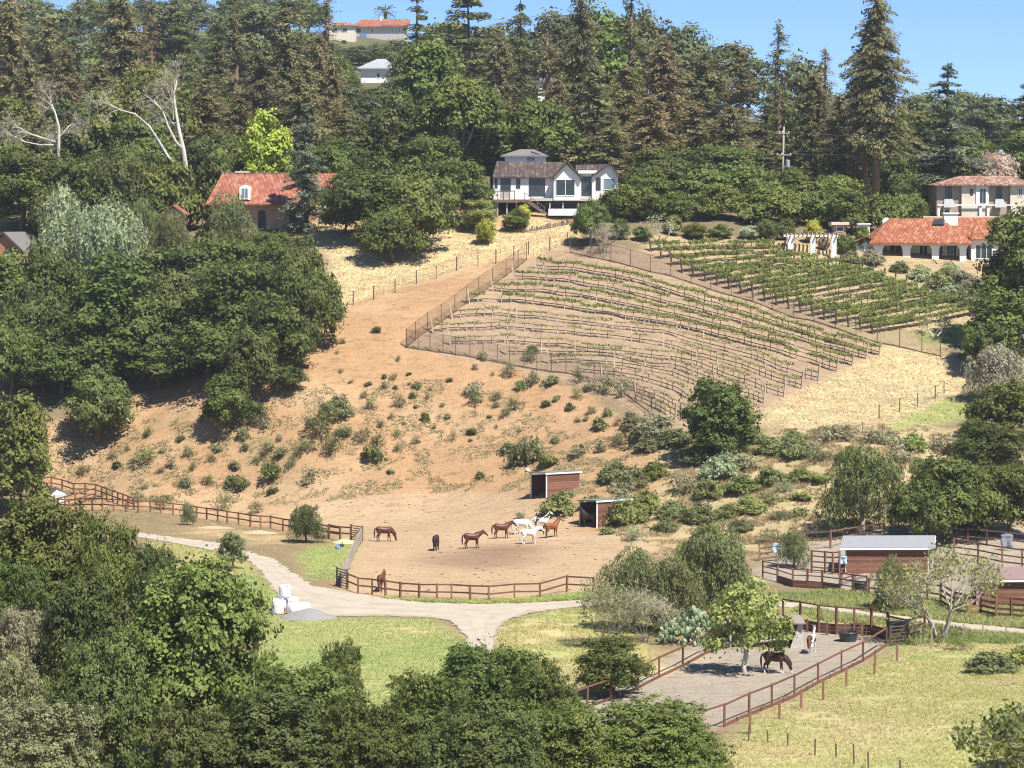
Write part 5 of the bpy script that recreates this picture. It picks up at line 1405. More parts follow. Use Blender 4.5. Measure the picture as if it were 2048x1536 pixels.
# ---- red tiled house, left
def tiled_house():
    Y = 404.0
    X = lambda zx: at(zx / 2.926, 400, Y).x
    Z = lambda zy: PZ(zy / 2.926, Y)
    h = House('tiled_house', (X(1550), Y, Z(1350)), 'tan house with long red tiled roof behind the trees at left', 'house')
    zb = Z(1400)
    h.part('wall', MB().box(X(1235), X(1800), Y + 1.0, Y + 11, zb, Z(1180)), M_TAN)
    mb = MB()
    slab(mb, (X(1205), Y - .6, Z(1192)), (X(1815), Y - .6, Z(1192)), (X(1660), Y + 6, Z(1012)), (X(1275), Y + 6, Z(1012)), .22)
    slab(mb, (X(1275), Y + 6.02, Z(1012)), (X(1660), Y + 6.02, Z(1012)), (X(1815), Y + 12, Z(1192)), (X(1205), Y + 12, Z(1192)), .22)
    h.part('roof', mb, M_TILER)
    h.box('ridge_cap', M_TILEM, X(1272), X(1662), Y + 5.85, Y + 6.2, Z(1012) - .02, Z(1012) + .15)
    h.part('wall', MB().box(X(1800) + .02, X(2000), Y + 2.2, Y + 12, zb, Z(1080)), M_TAN)
    mb = MB()
    slab(mb, (X(1790), Y + 1.4, Z(1085)), (X(2045), Y + 1.4, Z(1085)), (X(2025), Y + 6.5, Z(1010)), (X(1830), Y + 6.5, Z(1010)), .22)
    slab(mb, (X(1830), Y + 6.52, Z(1010)), (X(2025), Y + 6.52, Z(1010)), (X(2045), Y + 12.5, Z(1085)), (X(1790), Y + 12.5, Z(1085)), .22)
    h.part('roof', mb, M_TILER)
    c = h.box('chimney', M_CREAM, X(1350), X(1432), Y + 6.5, Y + 8, Z(1020), Z(997))
    # dormer
    d = h.part('dormer', gable_wall(X(1402), X(1464), Z(1170), Z(1096), Z(1082), Y - .2, Y + 3.4), M_WHITE)
    w = window(h, 'window', X(1412), X(1454), Z(1165), Z(1100), Y - .2, M_GLASSB, M_WHITE, 1)
    for a, b_ in ((1505, 1550), (1690, 1790)):
        n = 8; x0, x1 = X(a), X(b_); r = (x1 - x0) / 2; cx = (x0 + x1) / 2; z1 = Z(1230)
        h.part('archway', MB().prism([(x0, Y + .9, zb), (x1, Y + .9, zb)] + [(cx + r * math.cos(PI * k / n), Y + .9, z1 - r * .7 + r * .7 * math.sin(PI * k / n)) for k in range(n + 1)], (0, .09, 0)), M_TRIM)
    window(h, 'window', X(1872), X(1912), Z(1300), Z(1255), Y + 2.2, M_GLASS, M_WHITE, 2, trans=2)
    # low tan garden wall in front
    h.box('garden_wall', M_TAN, X(1640), X(1900), Y - 2.0, Y - 1.6, zb - 1, Z(1335))
tiled_house()
def tan_lodge():
    Y = 396.0
    X = lambda zx: at(zx / 2.926, 400, Y).x
    Z = lambda zy: PZ(zy / 2.926, Y)
    h = House('tan_lodge', (X(1010), Y, Z(1450)), 'small tan building with little tiled roof left of the tiled house', 'lodge')
    h.part('wall', gable_wall(X(962), X(1062), Z(1500), Z(1245), Z(1215), Y, Y + 5), M_TAN)
    for xe in (X(938), X(1086)):
        mb = MB(); slab(mb, (X(1012), Y - .4, Z(1200)), (X(1012), Y + 5.3, Z(1200)), (xe, Y + 5.3, Z(1250)), (xe, Y - .4, Z(1250)), .16)
        h.part('roof', mb, M_TILER)
    h.box('doorway', M_TRIM, X(1046), X(1061), Y - .05, Y - .001, Z(1480), Z(1270))
    window(h, 'window', X(985), X(1012), Z(1340), Z(1290), Y, M_GLASS, M_TRIM)
tan_lodge()
def gable_barn():
    Y = 398.0
    X = lambda zx: at(zx / 2.926, 480, Y).x
    Z = lambda zy: PZ(450 + zy / 2.926, Y)
    h = House('grey_roofed_barn', (X(60), Y, Z(190)), 'brick barn with grey gable roof at the left edge', 'barn')
    h.part('wall', gable_wall(X(-110), X(120), Z(230), Z(148), Z(60), Y, Y + 14, X(20)), plain('brick_wall', (.30, .15, .10), .9, .3, 5))
    for xe in (X(-135), X(138)):
        mb = MB(); slab(mb, (X(20), Y - .5, Z(40)), (X(20) + 3.4, Y + 14, Z(40)), (xe + (3.4 if xe > X(0) else 0), Y + 14, Z(154)), (xe, Y - .5, Z(154)), .25)
        h.part('roof', mb, M_ASPH)
        h.part('barge_board', MB().beam((X(20), Y - .56, Z(44)), (xe, Y - .56, Z(158)), .08, .3), M_TRIM)
    h.box('door', M_TRIM, X(30), X(75), Y - .06, Y - .001, Z(230), Z(130))
gable_barn()
# ---- houses high on the hill
def hilltop_house():
    Y = 900.0
    X = lambda zx: at(650 + zx / 2.926, 60, Y).x
    Z = lambda zy: PZ(zy / 2.926, Y)
    h = House('hilltop_house', (X(330), Y, Z(230)), 'hilltop house with long red roof against the sky', 'house')
    h.part('wall', MB().box(X(170), X(480), Y, Y + 12, Z(260), Z(150)), M_CREAM)
    mb = MB()
    slab(mb, (X(160), Y - 1, Z(154)), (X(330), Y - 1, Z(154)), (X(330), Y + 6, Z(108)), (X(205), Y + 6, Z(108)), .4)
    slab(mb, (X(330) + .05, Y - 1.3, Z(150)), (X(500), Y - 1.3, Z(150)), (X(495), Y + 6, Z(104)), (X(330) + .05, Y + 6, Z(104)), .4)
    h.part('roof', mb, M_TILER)
    h.box('terrace_wall', M_CONC, X(165), X(470), Y - 6, Y - 5.4, Z(275), Z(205))
    for a, b_ in ((180, 215), (268, 285), (385, 400), (430, 445)):
        window(h, 'window', X(a), X(b_), Z(196), Z(160), Y, M_GLASS, M_WHITE, bar=.25)
    h.box('chimney', M_CREAM, X(318), X(330), Y + 5, Y + 7, Z(115), Z(90))
    h.box('blue_canopy', plain('blue_fabric', (.12, .20, .42), .8, .2), X(215), X(250), Y - 7.5, Y - 6.1, Z(235), Z(205))
hilltop_house()
def hip_house():
    Y = 700.0
    X = lambda zx: at(650 + zx / 2.926, 150, Y).x
    Z = lambda zy: PZ(zy / 2.926, Y)
    h = House('hip_roofed_house', (X(290), Y, Z(500)), 'small white house with blue grey hip roof halfway up the wooded hill', 'house')
    h.part('wall', MB().box(X(208), X(400), Y, Y + 10, Z(560), Z(400)), M_WHITE)
    mb = MB(); hip(mb, X(190), X(420), Y - 1, Y + 11, Z(398), Z(338), X(300), X(350), Y + 5, .35)
    h.part('roof', mb, M_SLATE)
    window(h, 'window', X(300), X(325), Z(460), Z(425), Y, M_GLASS, M_WHITE, bar=.2)
hip_house()
for (px, py, w_, h_, Y, m_, rm, lb) in [
    (262, 98, 34, 20, 640, M_TAN, M_TILER, 'pinkish house almost hidden by redwoods at upper left'),
    (497, 128, 22, 22, 620, M_WHITE, M_TILEM, 'white house corner showing between redwoods at upper left of centre'),
    (1095, 165, 40, 24, 560, M_WHITE, M_ASPH, 'white house glimpsed left of the tall brown redwoods'),
    (1010, 232, 46, 26, 470, M_WHITE, M_TILEM, 'white house glimpsed between the two stone pines'),
    (1500, 322, 90, 26, 452, M_CREAM, M_ASPH, 'cream house hidden behind the utility pole'),
    (1755, 345, 70, 34, 452, M_STONE, M_ASPH, 'grey gabled house behind the twin redwood trunks'),
    (680, 55, 60, 26, 860, M_CREAM, M_TILEM, 'pale house left of the hilltop house behind the grey tree'),
]:
    g = onground(px, Y); k = 1 / pxm(Y)
    c = at(px, py, Y); hw = w_ * k / 2; zt = at(px, py - h_ / 2, Y).z; zm = at(px, py - h_ * .15, Y).z
    h = House('hidden_house', g, lb, 'house')
    h.part('wall', MB().box(c.x - hw, c.x + hw, Y, Y + 8, g.z - .5, zm), m_)
    mb = MB(); hip(mb, c.x - hw - .6, c.x + hw + .6, Y - .6, Y + 8.6, zm + .02, zt, c.x - hw * .5, c.x + hw * .5, Y + 4, .25)
    h.part('roof', mb, rm)
    for s in (-.5, .15):
        window(h, 'window', c.x + hw * s, c.x + hw * (s + .35), zm - 1.9, zm - .6, Y, M_GLASS, M_WHITE)
def long_wall():
    Y = 455.0
    h = House('garden_wall', onground(1845, Y), 'long low white garden wall left of the upper villa', 'wall')
    x0, x1 = at(1785, 370, Y).x, at(1905, 370, Y).x
    h.box('wall_panel', M_WHITE, x0, (x0 + x1) / 2 - 1, Y, Y + .3, onground(1845, Y).z - 1, PZ(360, Y))
    h.box('wall_panel', M_CREAM, (x0 + x1) / 2 - .9, x1, Y - .4, Y - .1, onground(1845, Y).z - 1, PZ(356, Y))
    h.box('wall_cap', M_CONC, x0 - .1, (x0 + x1) / 2 - .95, Y - .06, Y + .36, PZ(360, Y) + .01, PZ(360, Y) + .15)
long_wall()

# ================================================================== fences
def pole(p, h, lean=(0, 0)): return Vector(p) + Vector((lean[0], lean[1], h))
_fr = random.Random(11)
def fence(label, pts, h=1.4, rails=(.5, .97), pw=.15, rw=.05, rh=.13, pm=None, rm=None, name='rail_fence', closed=False, world_pts=None, cap=.06):
    """posts stand on the ground; every rail spans two posts"""
    P = world_pts or [G(*p) for p in pts]
    t = thing(name, P[0], label, 'fence')
    pm = pm or M_RAILP; rm = rm or M_RAIL
    tops = []
    for p in P:
        hh = h * _fr.uniform(.97, 1.05)
        ln = (_fr.uniform(-.03, .03), _fr.uniform(-.03, .03))
        beam_obj('post', t, p - Vector((0, 0, .35)), pole(p, hh + cap, ln), pw, pw, pm)
        tops.append((p, hh))
    for (p, a), (q, b) in zip(tops, tops[1:]):
        for r_ in rails:
            j = _fr.uniform(-.025, .025)
            beam_obj('rail', t, pole(p, a * r_ + j), pole(q, b * r_ - j), rw, rh, rm)
    return t
Z1 = lambda *pts: [(x / 2.926, 925 + y / 2.926) for x, y in pts]
Z2 = lambda *pts: [(650 + x / 2.926, 900 + y / 2.926) for x, y in pts]
Z3 = lambda *pts: [(1348 + x / 2.926, 900 + y / 2.926) for x, y in pts]
Z5 = lambda *pts: [(650 + x / 2.926, 450 + y / 2.926) for x, y in pts]
Z6 = lambda *pts: [(1348 + x / 2.926, 450 + y / 2.926) for x, y in pts]
ZB = lambda *pts: [(1048 + x / 2.048, 1136 + y / 2.048) for x, y in pts]
fence('brown two rail fence along the front of the corral by the road',
      Z2((133, 812), (193, 840), (275, 845), (355, 860), (440, 866), (550, 876), (655, 880), (740, 876), (850, 884), (958, 890), (1108, 878), (1258, 874), (1415, 832), (1572, 842)), 1.36)
fence('brown two rail fence between the bare hill and the road verge at left',
      Z1((280, 282), (340, 278), (405, 282), (470, 278), (540, 281), (600, 279), (665, 286), (740, 288), (810, 295), (880, 292), (940, 298), (1012, 308), (1083, 316), (1150, 326), (1210, 334), (1275, 346), (1330, 357), (1397, 363), (1465, 376),
         (1525, 386), (1583, 384), (1655, 402), (1725, 412), (1795, 422), (1860, 432), (1925, 446), (1990, 458)) + Z2((20, 512), (90, 522), (150, 530)), 1.3)
fence('brown rail fence of the small pen above the pale shed at left',
      Z1((215, 160), (300, 152), (365, 166), (430, 188), (497, 188), (560, 192), (595, 205), (625, 216), (657, 232), (690, 240), (720, 252), (752, 266), (785, 280)), 1.3)
fence('short brown rail fence slanting down to the pale shed', Z1((560, 212), (500, 232), (440, 246), (380, 262), (320, 278)), 1.25)
fence('weathered grey plank fence running away from the corral gate', Z2((100, 800), (118, 752), (142, 700), (162, 648), (186, 596), (210, 548), (222, 532)), 1.45, (.22, .42, .62, .8, .98), rw=.06, rh=.17, pm=M_GREYW, rm=M_GREYW, name='plank_fence')
# corral gate and the solid panel at the far corner
def gate(label, a, b, h, m, bars=5, name='gate', infill=None):
    p, q = G(*a), G(*b)
    t = thing(name, p, label, 'gate')
    for e in (p, q): beam_obj('gate_post', t, e - Vector((0, 0, .3)), pole(e, h + .1), .14, .14, m)
    for k in range(bars):
        z = h * (.12 + .86 * k / (bars - 1))
        beam_obj('bar', t, pole(p, z), pole(q, z), .05, .08, infill or m)
    beam_obj('brace', t, pole(p, h * .12), pole(q, h * .95), .04, .07, infill or m)
    return t
gate('dark metal gate at the near left corner of the corral', *Z2((70, 795), (128, 812)), 1.6, M_STEEL, 7)
gate('wide brown boarded gate at the far left corner of the corral', *Z2((152, 530), (216, 540)), 1.55, M_BOARDD, 7, infill=M_BOARDD)
# sandy paddock
near = ZB((690, 690), (820, 652), (922, 606), (1015, 568), (1108, 530), (1205, 474), (1300, 428), (1388, 384), (1483, 322))
t = fence('brown pipe fence along the near side of the sandy paddock', near, 1.45, (.98,), .12, .1, .1, M_RAIL, M_RAIL, name='pipe_fence')
t2 = thing('toe_board', G(*near[1]), 'low brown toe board at the near foot of the sandy paddock fence', 'board')
for a, b in zip(near[1:], near[2:]):
    beam_obj('board', t2, pole(G(*a), .12), pole(G(*b), .12), .06, .2, M_RAIL)
    m_ = (G(*a) + G(*b)) / 2
    beam_obj('stake', t2, m_ + Vector((0, -.1, -.3)), m_ + Vector((0, -.1, .3)), .1, .1, M_BOARDD)
far = ZB((210, 590), (260, 575), (357, 540), (459, 500), (553, 450), (650, 405), (745, 352), (830, 325))
fence('brown pipe fence along the far left side of the sandy paddock', far, 1.45, (.98,), .12, .1, .1, M_RAIL, M_RAIL, name='pipe_fence')
t2 = thing('toe_board', G(*far[1]), 'low brown toe board along the far left foot of the paddock', 'board')
for a, b in zip(far[1:], far[2:]): beam_obj('board', t2, pole(G(*a), .1), pole(G(*b), .1), .06, .2, M_RAIL)
back = ZB((1060, 232), (1132, 250), (1207, 265), (1278, 272), (1352, 272), (1422, 275), (1490, 292))
fence('tall brown rail fence on the boarded bank behind the paddock', back, 2.1, (.99,), .16, .1, .1, name='pipe_fence', pm=M_RAIL)
t2 = thing('retaining_boards', G(*back[1]), 'dark brown boards holding the bank behind the sandy paddock', 'retaining wall')
for a, b in zip(back, back[1:]):
    for k in range(3): beam_obj('board', t2, pole(G(*a), .12 + k * .27) + Vector((0, .12, 0)), pole(G(*b), .12 + k * .27) + Vector((0, .12, 0)), .06, .25, M_BOARDD)
for x, y in ((1160, 262), (1240, 275), (1315, 278), (1385, 278)):
    p = G(*ZB((x, y))[0]); beam_obj('stake', t2, p - Vector((0, 0, .3)), pole(p, 1.0), .16, .16, M_BOARD)
gate('narrow metal gate at the right corner of the sandy paddock', *ZB((1500, 322), (1562, 315)), 1.5, M_STEEL, 6)
fence('short brown fence behind the paddock gate', ZB((1490, 285), (1575, 300), (1640, 280)), 1.7, (.3, .6, .95))
# old posts outside the paddock: one run
t2 = thing('post_row', G(*ZB((925, 690))[0]), 'row of old wooden posts on the grass below the paddock fence', 'fence')
for x, y, h_ in ((925, 680, 1.5), (1046, 618, 1.25), (1135, 577, 1.3), (1225, 540, 1.3), (1320, 487, 1.35), (1432, 437, 1.4), (1528, 382, 1.2)):
    p = G(*ZB((x, y))[0]); beam_obj('post', t2, p - Vector((0, 0, .4)), pole(p, h_, (.12 if x == 1432 else .0, 0)), .15, .15, M_RAILP)
t2 = thing('steel_post_row', G(*ZB((1000, 716))[0]), 'row of thin rusty steel posts crossing the meadow at lower right', 'fence')
for x, y, h_ in ((918, 708, 1.0), (1000, 716, .75), (1080, 732, .8), (1190, 768, 1.0), (1278, 778, .85), (1352, 803, 1.2), (1412, 822, 1.0), (1540, 850, .9)):
    p = G(*ZB((x, y))[0]); beam_obj('post', t2, p - Vector((0, 0, .4)), pole(p, h_, (_fr.uniform(-.08, .08), 0)), .09, .09, M_STEEL)
t2 = thing('post_row', G(*ZB((1625, 322))[0]), 'row of thin posts on the bank above the meadow at the right', 'fence')
for x, y in ((1625, 322), (1670, 312), (1717, 310), (1800, 302), (1880, 285), (1975, 284)):
    p = G(*ZB((x, y))[0]); beam_obj('post', t2, p - Vector((0, 0, .4)), pole(p, 1.35), .1, .1, M_GREYW)
# pens on the right
fence('brown pipe fence with boarded foot in front of the stable pens', Z3((520, 745), (605, 770), (695, 800), (780, 806), (867, 812), (970, 826), (1045, 836), (1130, 846)), 1.55, (.35, .66, .97), name='pipe_fence', rh=.09)
t2 = thing('retaining_boards', G(*Z3((690, 800))[0]), 'brown boards along the foot of the stable pen fence', 'retaining wall')
pp = Z3((605, 772), (695, 802), (780, 808), (867, 814), (970, 828))
for a, b in zip(pp, pp[1:]):
    for k in range(2): beam_obj('board', t2, pole(G(*a), .15 + k * .28) + Vector((0, -.12, 0)), pole(G(*b), .15 + k * .28) + Vector((0, -.12, 0)), .06, .26, M_BOARD)
fence('brown three rail fence left of the white roofed stable', Z3((805, 718), (885, 722), (930, 726), (968, 728)), 2.0, (.25, .5, .75, .98))
fence('brown rail fence beside the pepper tree behind the stable', Z3((500, 650), (620, 630)), 1.7, (.4, .7, .98))
fence('dark brown rail fence on the sand under the large pepper tree', Z3((760, 590), (915, 576), (1085, 545), (1230, 530)), 1.7, (.55, .98))
fence('slanting brown rails from the pen fence to the stable', Z3((980, 800), (1060, 770), (1150, 745)), 1.5, (.4, .7, .98))
fence('brown rail fence at the right edge above the pale sand pens', Z3((1640, 640), (1780, 660), (1920, 690), (2035, 705), (2110, 715)), 2.0, (.3, .6, .95), name='rail_fence')
fence('dark rail fence behind the stable under the dark oaks', Z3((1390, 540), (1490, 545), (1600, 550), (1720, 555), (1830, 560), (1960, 575), (2090, 590)), 1.6, (.5, .95), pm=M_BOARDD, rm=M_BOARDD)
fence('brown pen fence in front of the brown roofed stable', Z3((1560, 905), (1640, 955), (1715, 975), (1797, 968), (1885, 985), (1972, 990), (2080, 1000)), 1.75, (.2, .45, .7, .97), rh=.2, rm=M_BOARD)
fence('long brown rail crossing the sand between the two stables', Z3((1140, 860), (1355, 882), (1480, 890), (1560, 900)), 1.6, (.15, .5, .95))
# straw slope fences
fence('dark post and wire fence along the straw slope above the bare hill',
      Z5((165, 470), (285, 436), (410, 396), (535, 345), (650, 316), (770, 268), (895, 242), (1000, 228), (1105, 205), (1190, 175), (1315, 150), (1420, 120)), 1.75, (.3, .55, .8, .97), .1, .018, .018, M_STEEL, M_STEEL, name='wire_fence')
fence('post and wire fence along the lower edge of the straw field at right', Z6((1200, 1135), (1320, 1096), (1425, 1062), (1528, 1020), (1580, 990)), 1.5, (.3, .6, .95), .1, .018, .018, M_STEEL, M_STEEL, name='wire_fence')
fence('pale stakes and wire on the gully edge at right', Z6((1105, 1235), (1220, 1250), (1290, 1285), (1395, 1310), (1450, 1300), (1520, 1308), (1565, 1305)), 1.5, (.5, .9), .12, .018, .018, M_GREYW, M_STEEL, name='wire_fence')
# vineyard deer fence with fine dark mesh
def mesh_mat():
    m, nt, b = _nodes('deer_mesh')
    b.inputs['Base Color'].default_value = (.06, .055, .05, 1); b.inputs['Roughness'].default_value = .8
    tr = nt.nodes.new('ShaderNodeBsdfTransparent'); ms = nt.nodes.new('ShaderNodeMixShader')
    ms.inputs[0].default_value = .26
    nt.links.new(tr.outputs[0], ms.inputs[1]); nt.links.new(b.outputs[0], ms.inputs[2]); nt.links.new(ms.outputs[0], nt.nodes['Material Output'].inputs[0])
    return m
M_MESH = mesh_mat()
def deer_fence(label, pts, h=2.3, mesh=True, pm=None):
    P = [G(*p) for p in pts]
    t = thing('deer_fence', P[0], label, 'fence')
    for p in P: beam_obj('post', t, p - Vector((0, 0, .3)), pole(p, h), .09, .09, pm or M_STEEL)
    for p, q in zip(P, P[1:]):
        if mesh:
            n = 5
            vs = []
            for k in range(n + 1):
                m_ = p.lerp(q, k / n); m_.z = hz(m_.x, m_.y)
                vs += [m_ + Vector((0, 0, .02)), m_ + Vector((0, 0, h - .05))]
            link('mesh_panel', MB().add([v - P[0] for v in vs], [(2 * k, 2 * k + 2, 2 * k + 3, 2 * k + 1) for k in range(n)]).mesh('mesh_panel'), M_MESH, t)
        beam_obj('top_wire', t, pole(p, h - .04), pole(q, h - .04), .03, .03, M_STEEL)
        beam_obj('bottom_wire', t, pole(p, .12), pole(q, .12), .04, .1, M_STEEL)
deer_fence('dark mesh deer fence along the lower left edge of the vineyard', Z5((475, 720), (545, 730), (615, 738), (690, 750), (765, 762), (848, 775), (925, 792), (1010, 808), (1080, 822), (1165, 838), (1240, 850), (1325, 862), (1410, 870), (1480, 890), (1575, 905), (1690, 950), (1820, 1040), (1912, 1110), (1990, 1180)))
deer_fence('dark mesh deer fence climbing the hill left of the vineyard', Z5((475, 720), (530, 672), (600, 622), (680, 570), (760, 512), (830, 462), (900, 410), (980, 356), (1060, 300), (1130, 250), (1180, 205)))
deer_fence('dark mesh deer fence between the two vineyards', Z5((1435, 165), (1555, 192), (1673, 217), (1787, 244), (1905, 277), (2022, 302)) + Z6((100, 342), (215, 382), (335, 417), (460, 452), (575, 497), (700, 547), (820, 567), (945, 607), (1065, 652), (1190, 692), (1320, 718), (1450, 748), (1560, 770)))

# ================================================================== vines
def vine_mesh(seed, n, size=.16, L=1.9, spread=.22, zc=1.15, trunk=True):
    rng = np.random.default_rng(seed); lv = Leaves()
    P = np.column_stack([rng.uniform(-L / 2, L / 2, n), rng.normal(0, spread, n), zc + rng.normal(0, spread * .6, n)])
    k = rng.random(n) < .15; P[k, 2] += rng.random(k.sum()) * .35
    lv.add(P, rnd_dirs(rng, n) + np.array([0, -.3, .8]), rnd_dirs(rng, n), size * rng.uniform(.7, 1.4, n) * 1.2, size * rng.uniform(.7, 1.3, n), .5 + rng.normal(0, .22, n))
    return lv.mesh('vine_leaves')
VINES_FULL = [vine_mesh(s, 330, .18, L=2.3, spread=.21) for s in range(100, 104)]
VINES_MED = [vine_mesh(s, 210, .16, L=2.1, spread=.17) for s in range(105, 109)]
VINES_LOW = [vine_mesh(s, 90, .14, L=2.0, spread=.13, zc=1.05) for s in range(120, 124)]
VINES_THIN = [vine_mesh(s, 30, .13, spread=.12, zc=1.0) for s in range(110, 114)]
_tm = MB().tube([(0, 0, -.1), (.03, .02, .5), (0, 0, .95)], [.05, .04, .035], 5).tube([(-.85, 0, .98), (0, 0, .93), (.85, 0, .98)], [.015, .03, .015], 4)
VTRUNK = _tm.mesh('vine_trunk')
L_VINE = leafy('vine_leaf', (0.075, 0.10, 0.026), (0.20, 0.23, 0.07), hue=(.48, .5))
M_HOSE_SHADE = plain('hose_and_shade_black', (.03, .03, .03), .7, .2)
M_VTR = plain('vine_bark', (.10, .075, .055), .95, .3)
M_TUBE = plain('vine_guard', (.55, .52, .45), .8, .1)
def row_path(pts, step):
    W = np.array([list(G(*p))[:2] for p in pts])
    d = np.concatenate([[0], np.cumsum(np.hypot(*np.diff(W, axis=0).T))])
    n = max(3, int(d[-1] / step))
    W = resample(W, n + 1)
    return [Vector((x, y, z)) for (x, y), z in zip(W, H(W[:, 0], W[:, 1]))]
def vine_row(label, pts, group, full=1.0, step=2.0, post_every=3, pm=M_PALEPOST, post_h=1.75, seed=0, guards=True, level=None):
    r = random.Random(seed)
    P = row_path(pts, step)
    t = thing('vine_row', P[0], label, 'vine row', group)
    for i, p in enumerate(P):
        d = (P[min(i + 1, len(P) - 1)] - P[max(i - 1, 0)])
        ang = math.atan2(d.y, d.x); loc = p - P[0]
        tilt = -math.atan2(d.z, math.hypot(d.x, d.y))
        if i % post_every == 0 or i == len(P) - 1:
            e = i in (0, len(P) - 1)
            o = (-.35 if i == 0 else .35 if e else 0)
            beam_obj('post', t, p - Vector((0, 0, .3)), p + Vector((o * math.cos(ang), o * math.sin(ang), post_h * (1.15 if e else 1) * r.uniform(.95, 1.05))), .16 if e else .11, .16 if e else .11, pm)
        if i < len(P) - 1:
            c = (P[i] + P[i + 1]) / 2; c.z = hz(c.x, c.y); loc = c - P[0]
            if r.random() > .04:
                f = r.random() < full
                link('vine', r.choice(level if level and f else VINES_FULL if f else VINES_THIN), L_VINE, t, loc=loc, rot=(0, tilt, ang), scale=(1, 1, r.uniform(.85, 1.15)))
                link('vine_trunk', VTRUNK, M_VTR, t, loc=loc, rot=(0, 0, ang), scale=(1, 1, 1))
                if guards and r.random() < .5: beam_obj('vine_guard', t, c, c + Vector((0, 0, .55)), .1, .1, M_TUBE)
    mb = MB().tube([p - P[0] + Vector((0, 0, .45)) for p in P], [.05] * len(P), 4)  # drip hose, thickened so its black also draws the row's shadow line
    link('hose_and_shade_line', mb.mesh('hose_and_shade_line'), M_HOSE_SHADE, t)
    mb = MB().tube([p - P[0] + Vector((0, 0, 1.0)) for p in P], [.014] * len(P), 3)
    link('trellis_wire', mb.mesh('trellis_wire'), M_STEEL, t)
top = [(1072, 537), (1200, 547), (1400, 602), (1600, 666), (1757, 711)]
mid = [(905, 638), (992, 632), (1094, 641), (1197, 653), (1350, 674), (1500, 715), (1635, 762)]
A = resample(top, 24); B = resample(mid, 24)
lows = [(1072, 537), (1029, 559), (987, 583), (940, 607)]; rends = [(1757, 711), (1731, 718), (1703, 731), (1672, 743)]
rows = []
for k in range(4):
    t_ = k / 4
    C_ = A * (1 - t_) + B * t_
    u = np.linspace(0, 1, 24)[:, None]
    C_ = C_ + (np.array(lows[k]) - C_[0]) * (1 - u) ** 2 + (np.array(rends[k]) - C_[-1]) * u ** 2
    rows.append([tuple(c) for c in C_[::3]] + [tuple(C_[-1])])
rows.append(mid)
rows.append([(867, 667), (992, 659), (1094, 666), (1231, 678), (1350, 697), (1480, 735), (1602, 777)])
rows.append([(901, 690), (1016, 687), (1128, 694), (1231, 709), (1350, 720), (1460, 757), (1567, 794)])
rows.append([(1015, 710), (1128, 709), (1197, 711), (1350, 736), (1440, 770), (1527, 806)])
rows.append([(1099, 728), (1156, 726), (1265, 736), (1350, 752), (1420, 784), (1490, 822)])
rows.append([(1159, 745), (1231, 750), (1282, 760), (1350, 780), (1420, 822)])
rows.append([(1205, 765), (1270, 782), (1330, 805), (1385, 840)])
rows.append([(1272, 798), (1310, 815), (1350, 838)])
for k, r_ in enumerate(rows):
    vine_row('%s vine row from the top in the lower left vineyard' % ORD[k], r_, 'rows of the lower left vineyard', full=(1, 1, 1, .97, .9, .85, .5, .35, .3, .25, .2, .2)[k], level=VINES_MED if k < 4 else VINES_LOW, seed=k, post_every=2)
Lp = resample([(1303, 503), (1370, 549), (1530, 603), (1650, 640), (1746, 668)], 20); Rp = resample([(1545, 499), (1585, 518), (1680, 538), (1760, 562), (1830, 585), (1900, 606), (1965, 626)], 20)
for k in range(20):
    a, b = Lp[k], Rp[k]
    m_ = (a + b) / 2 + np.array([0, -3 + 6 * (k / 19)])
    vine_row('%s vine row from the top in the upper right vineyard' % ORD[k], [tuple(a), tuple(a * .5 + m_ * .5), tuple(m_), tuple(b * .5 + m_ * .5), tuple(b)], 'rows of the upper right vineyard', full=.93, seed=50 + k, pm=M_STEEL, post_h=1.6, post_every=4, guards=False, step=1.9)

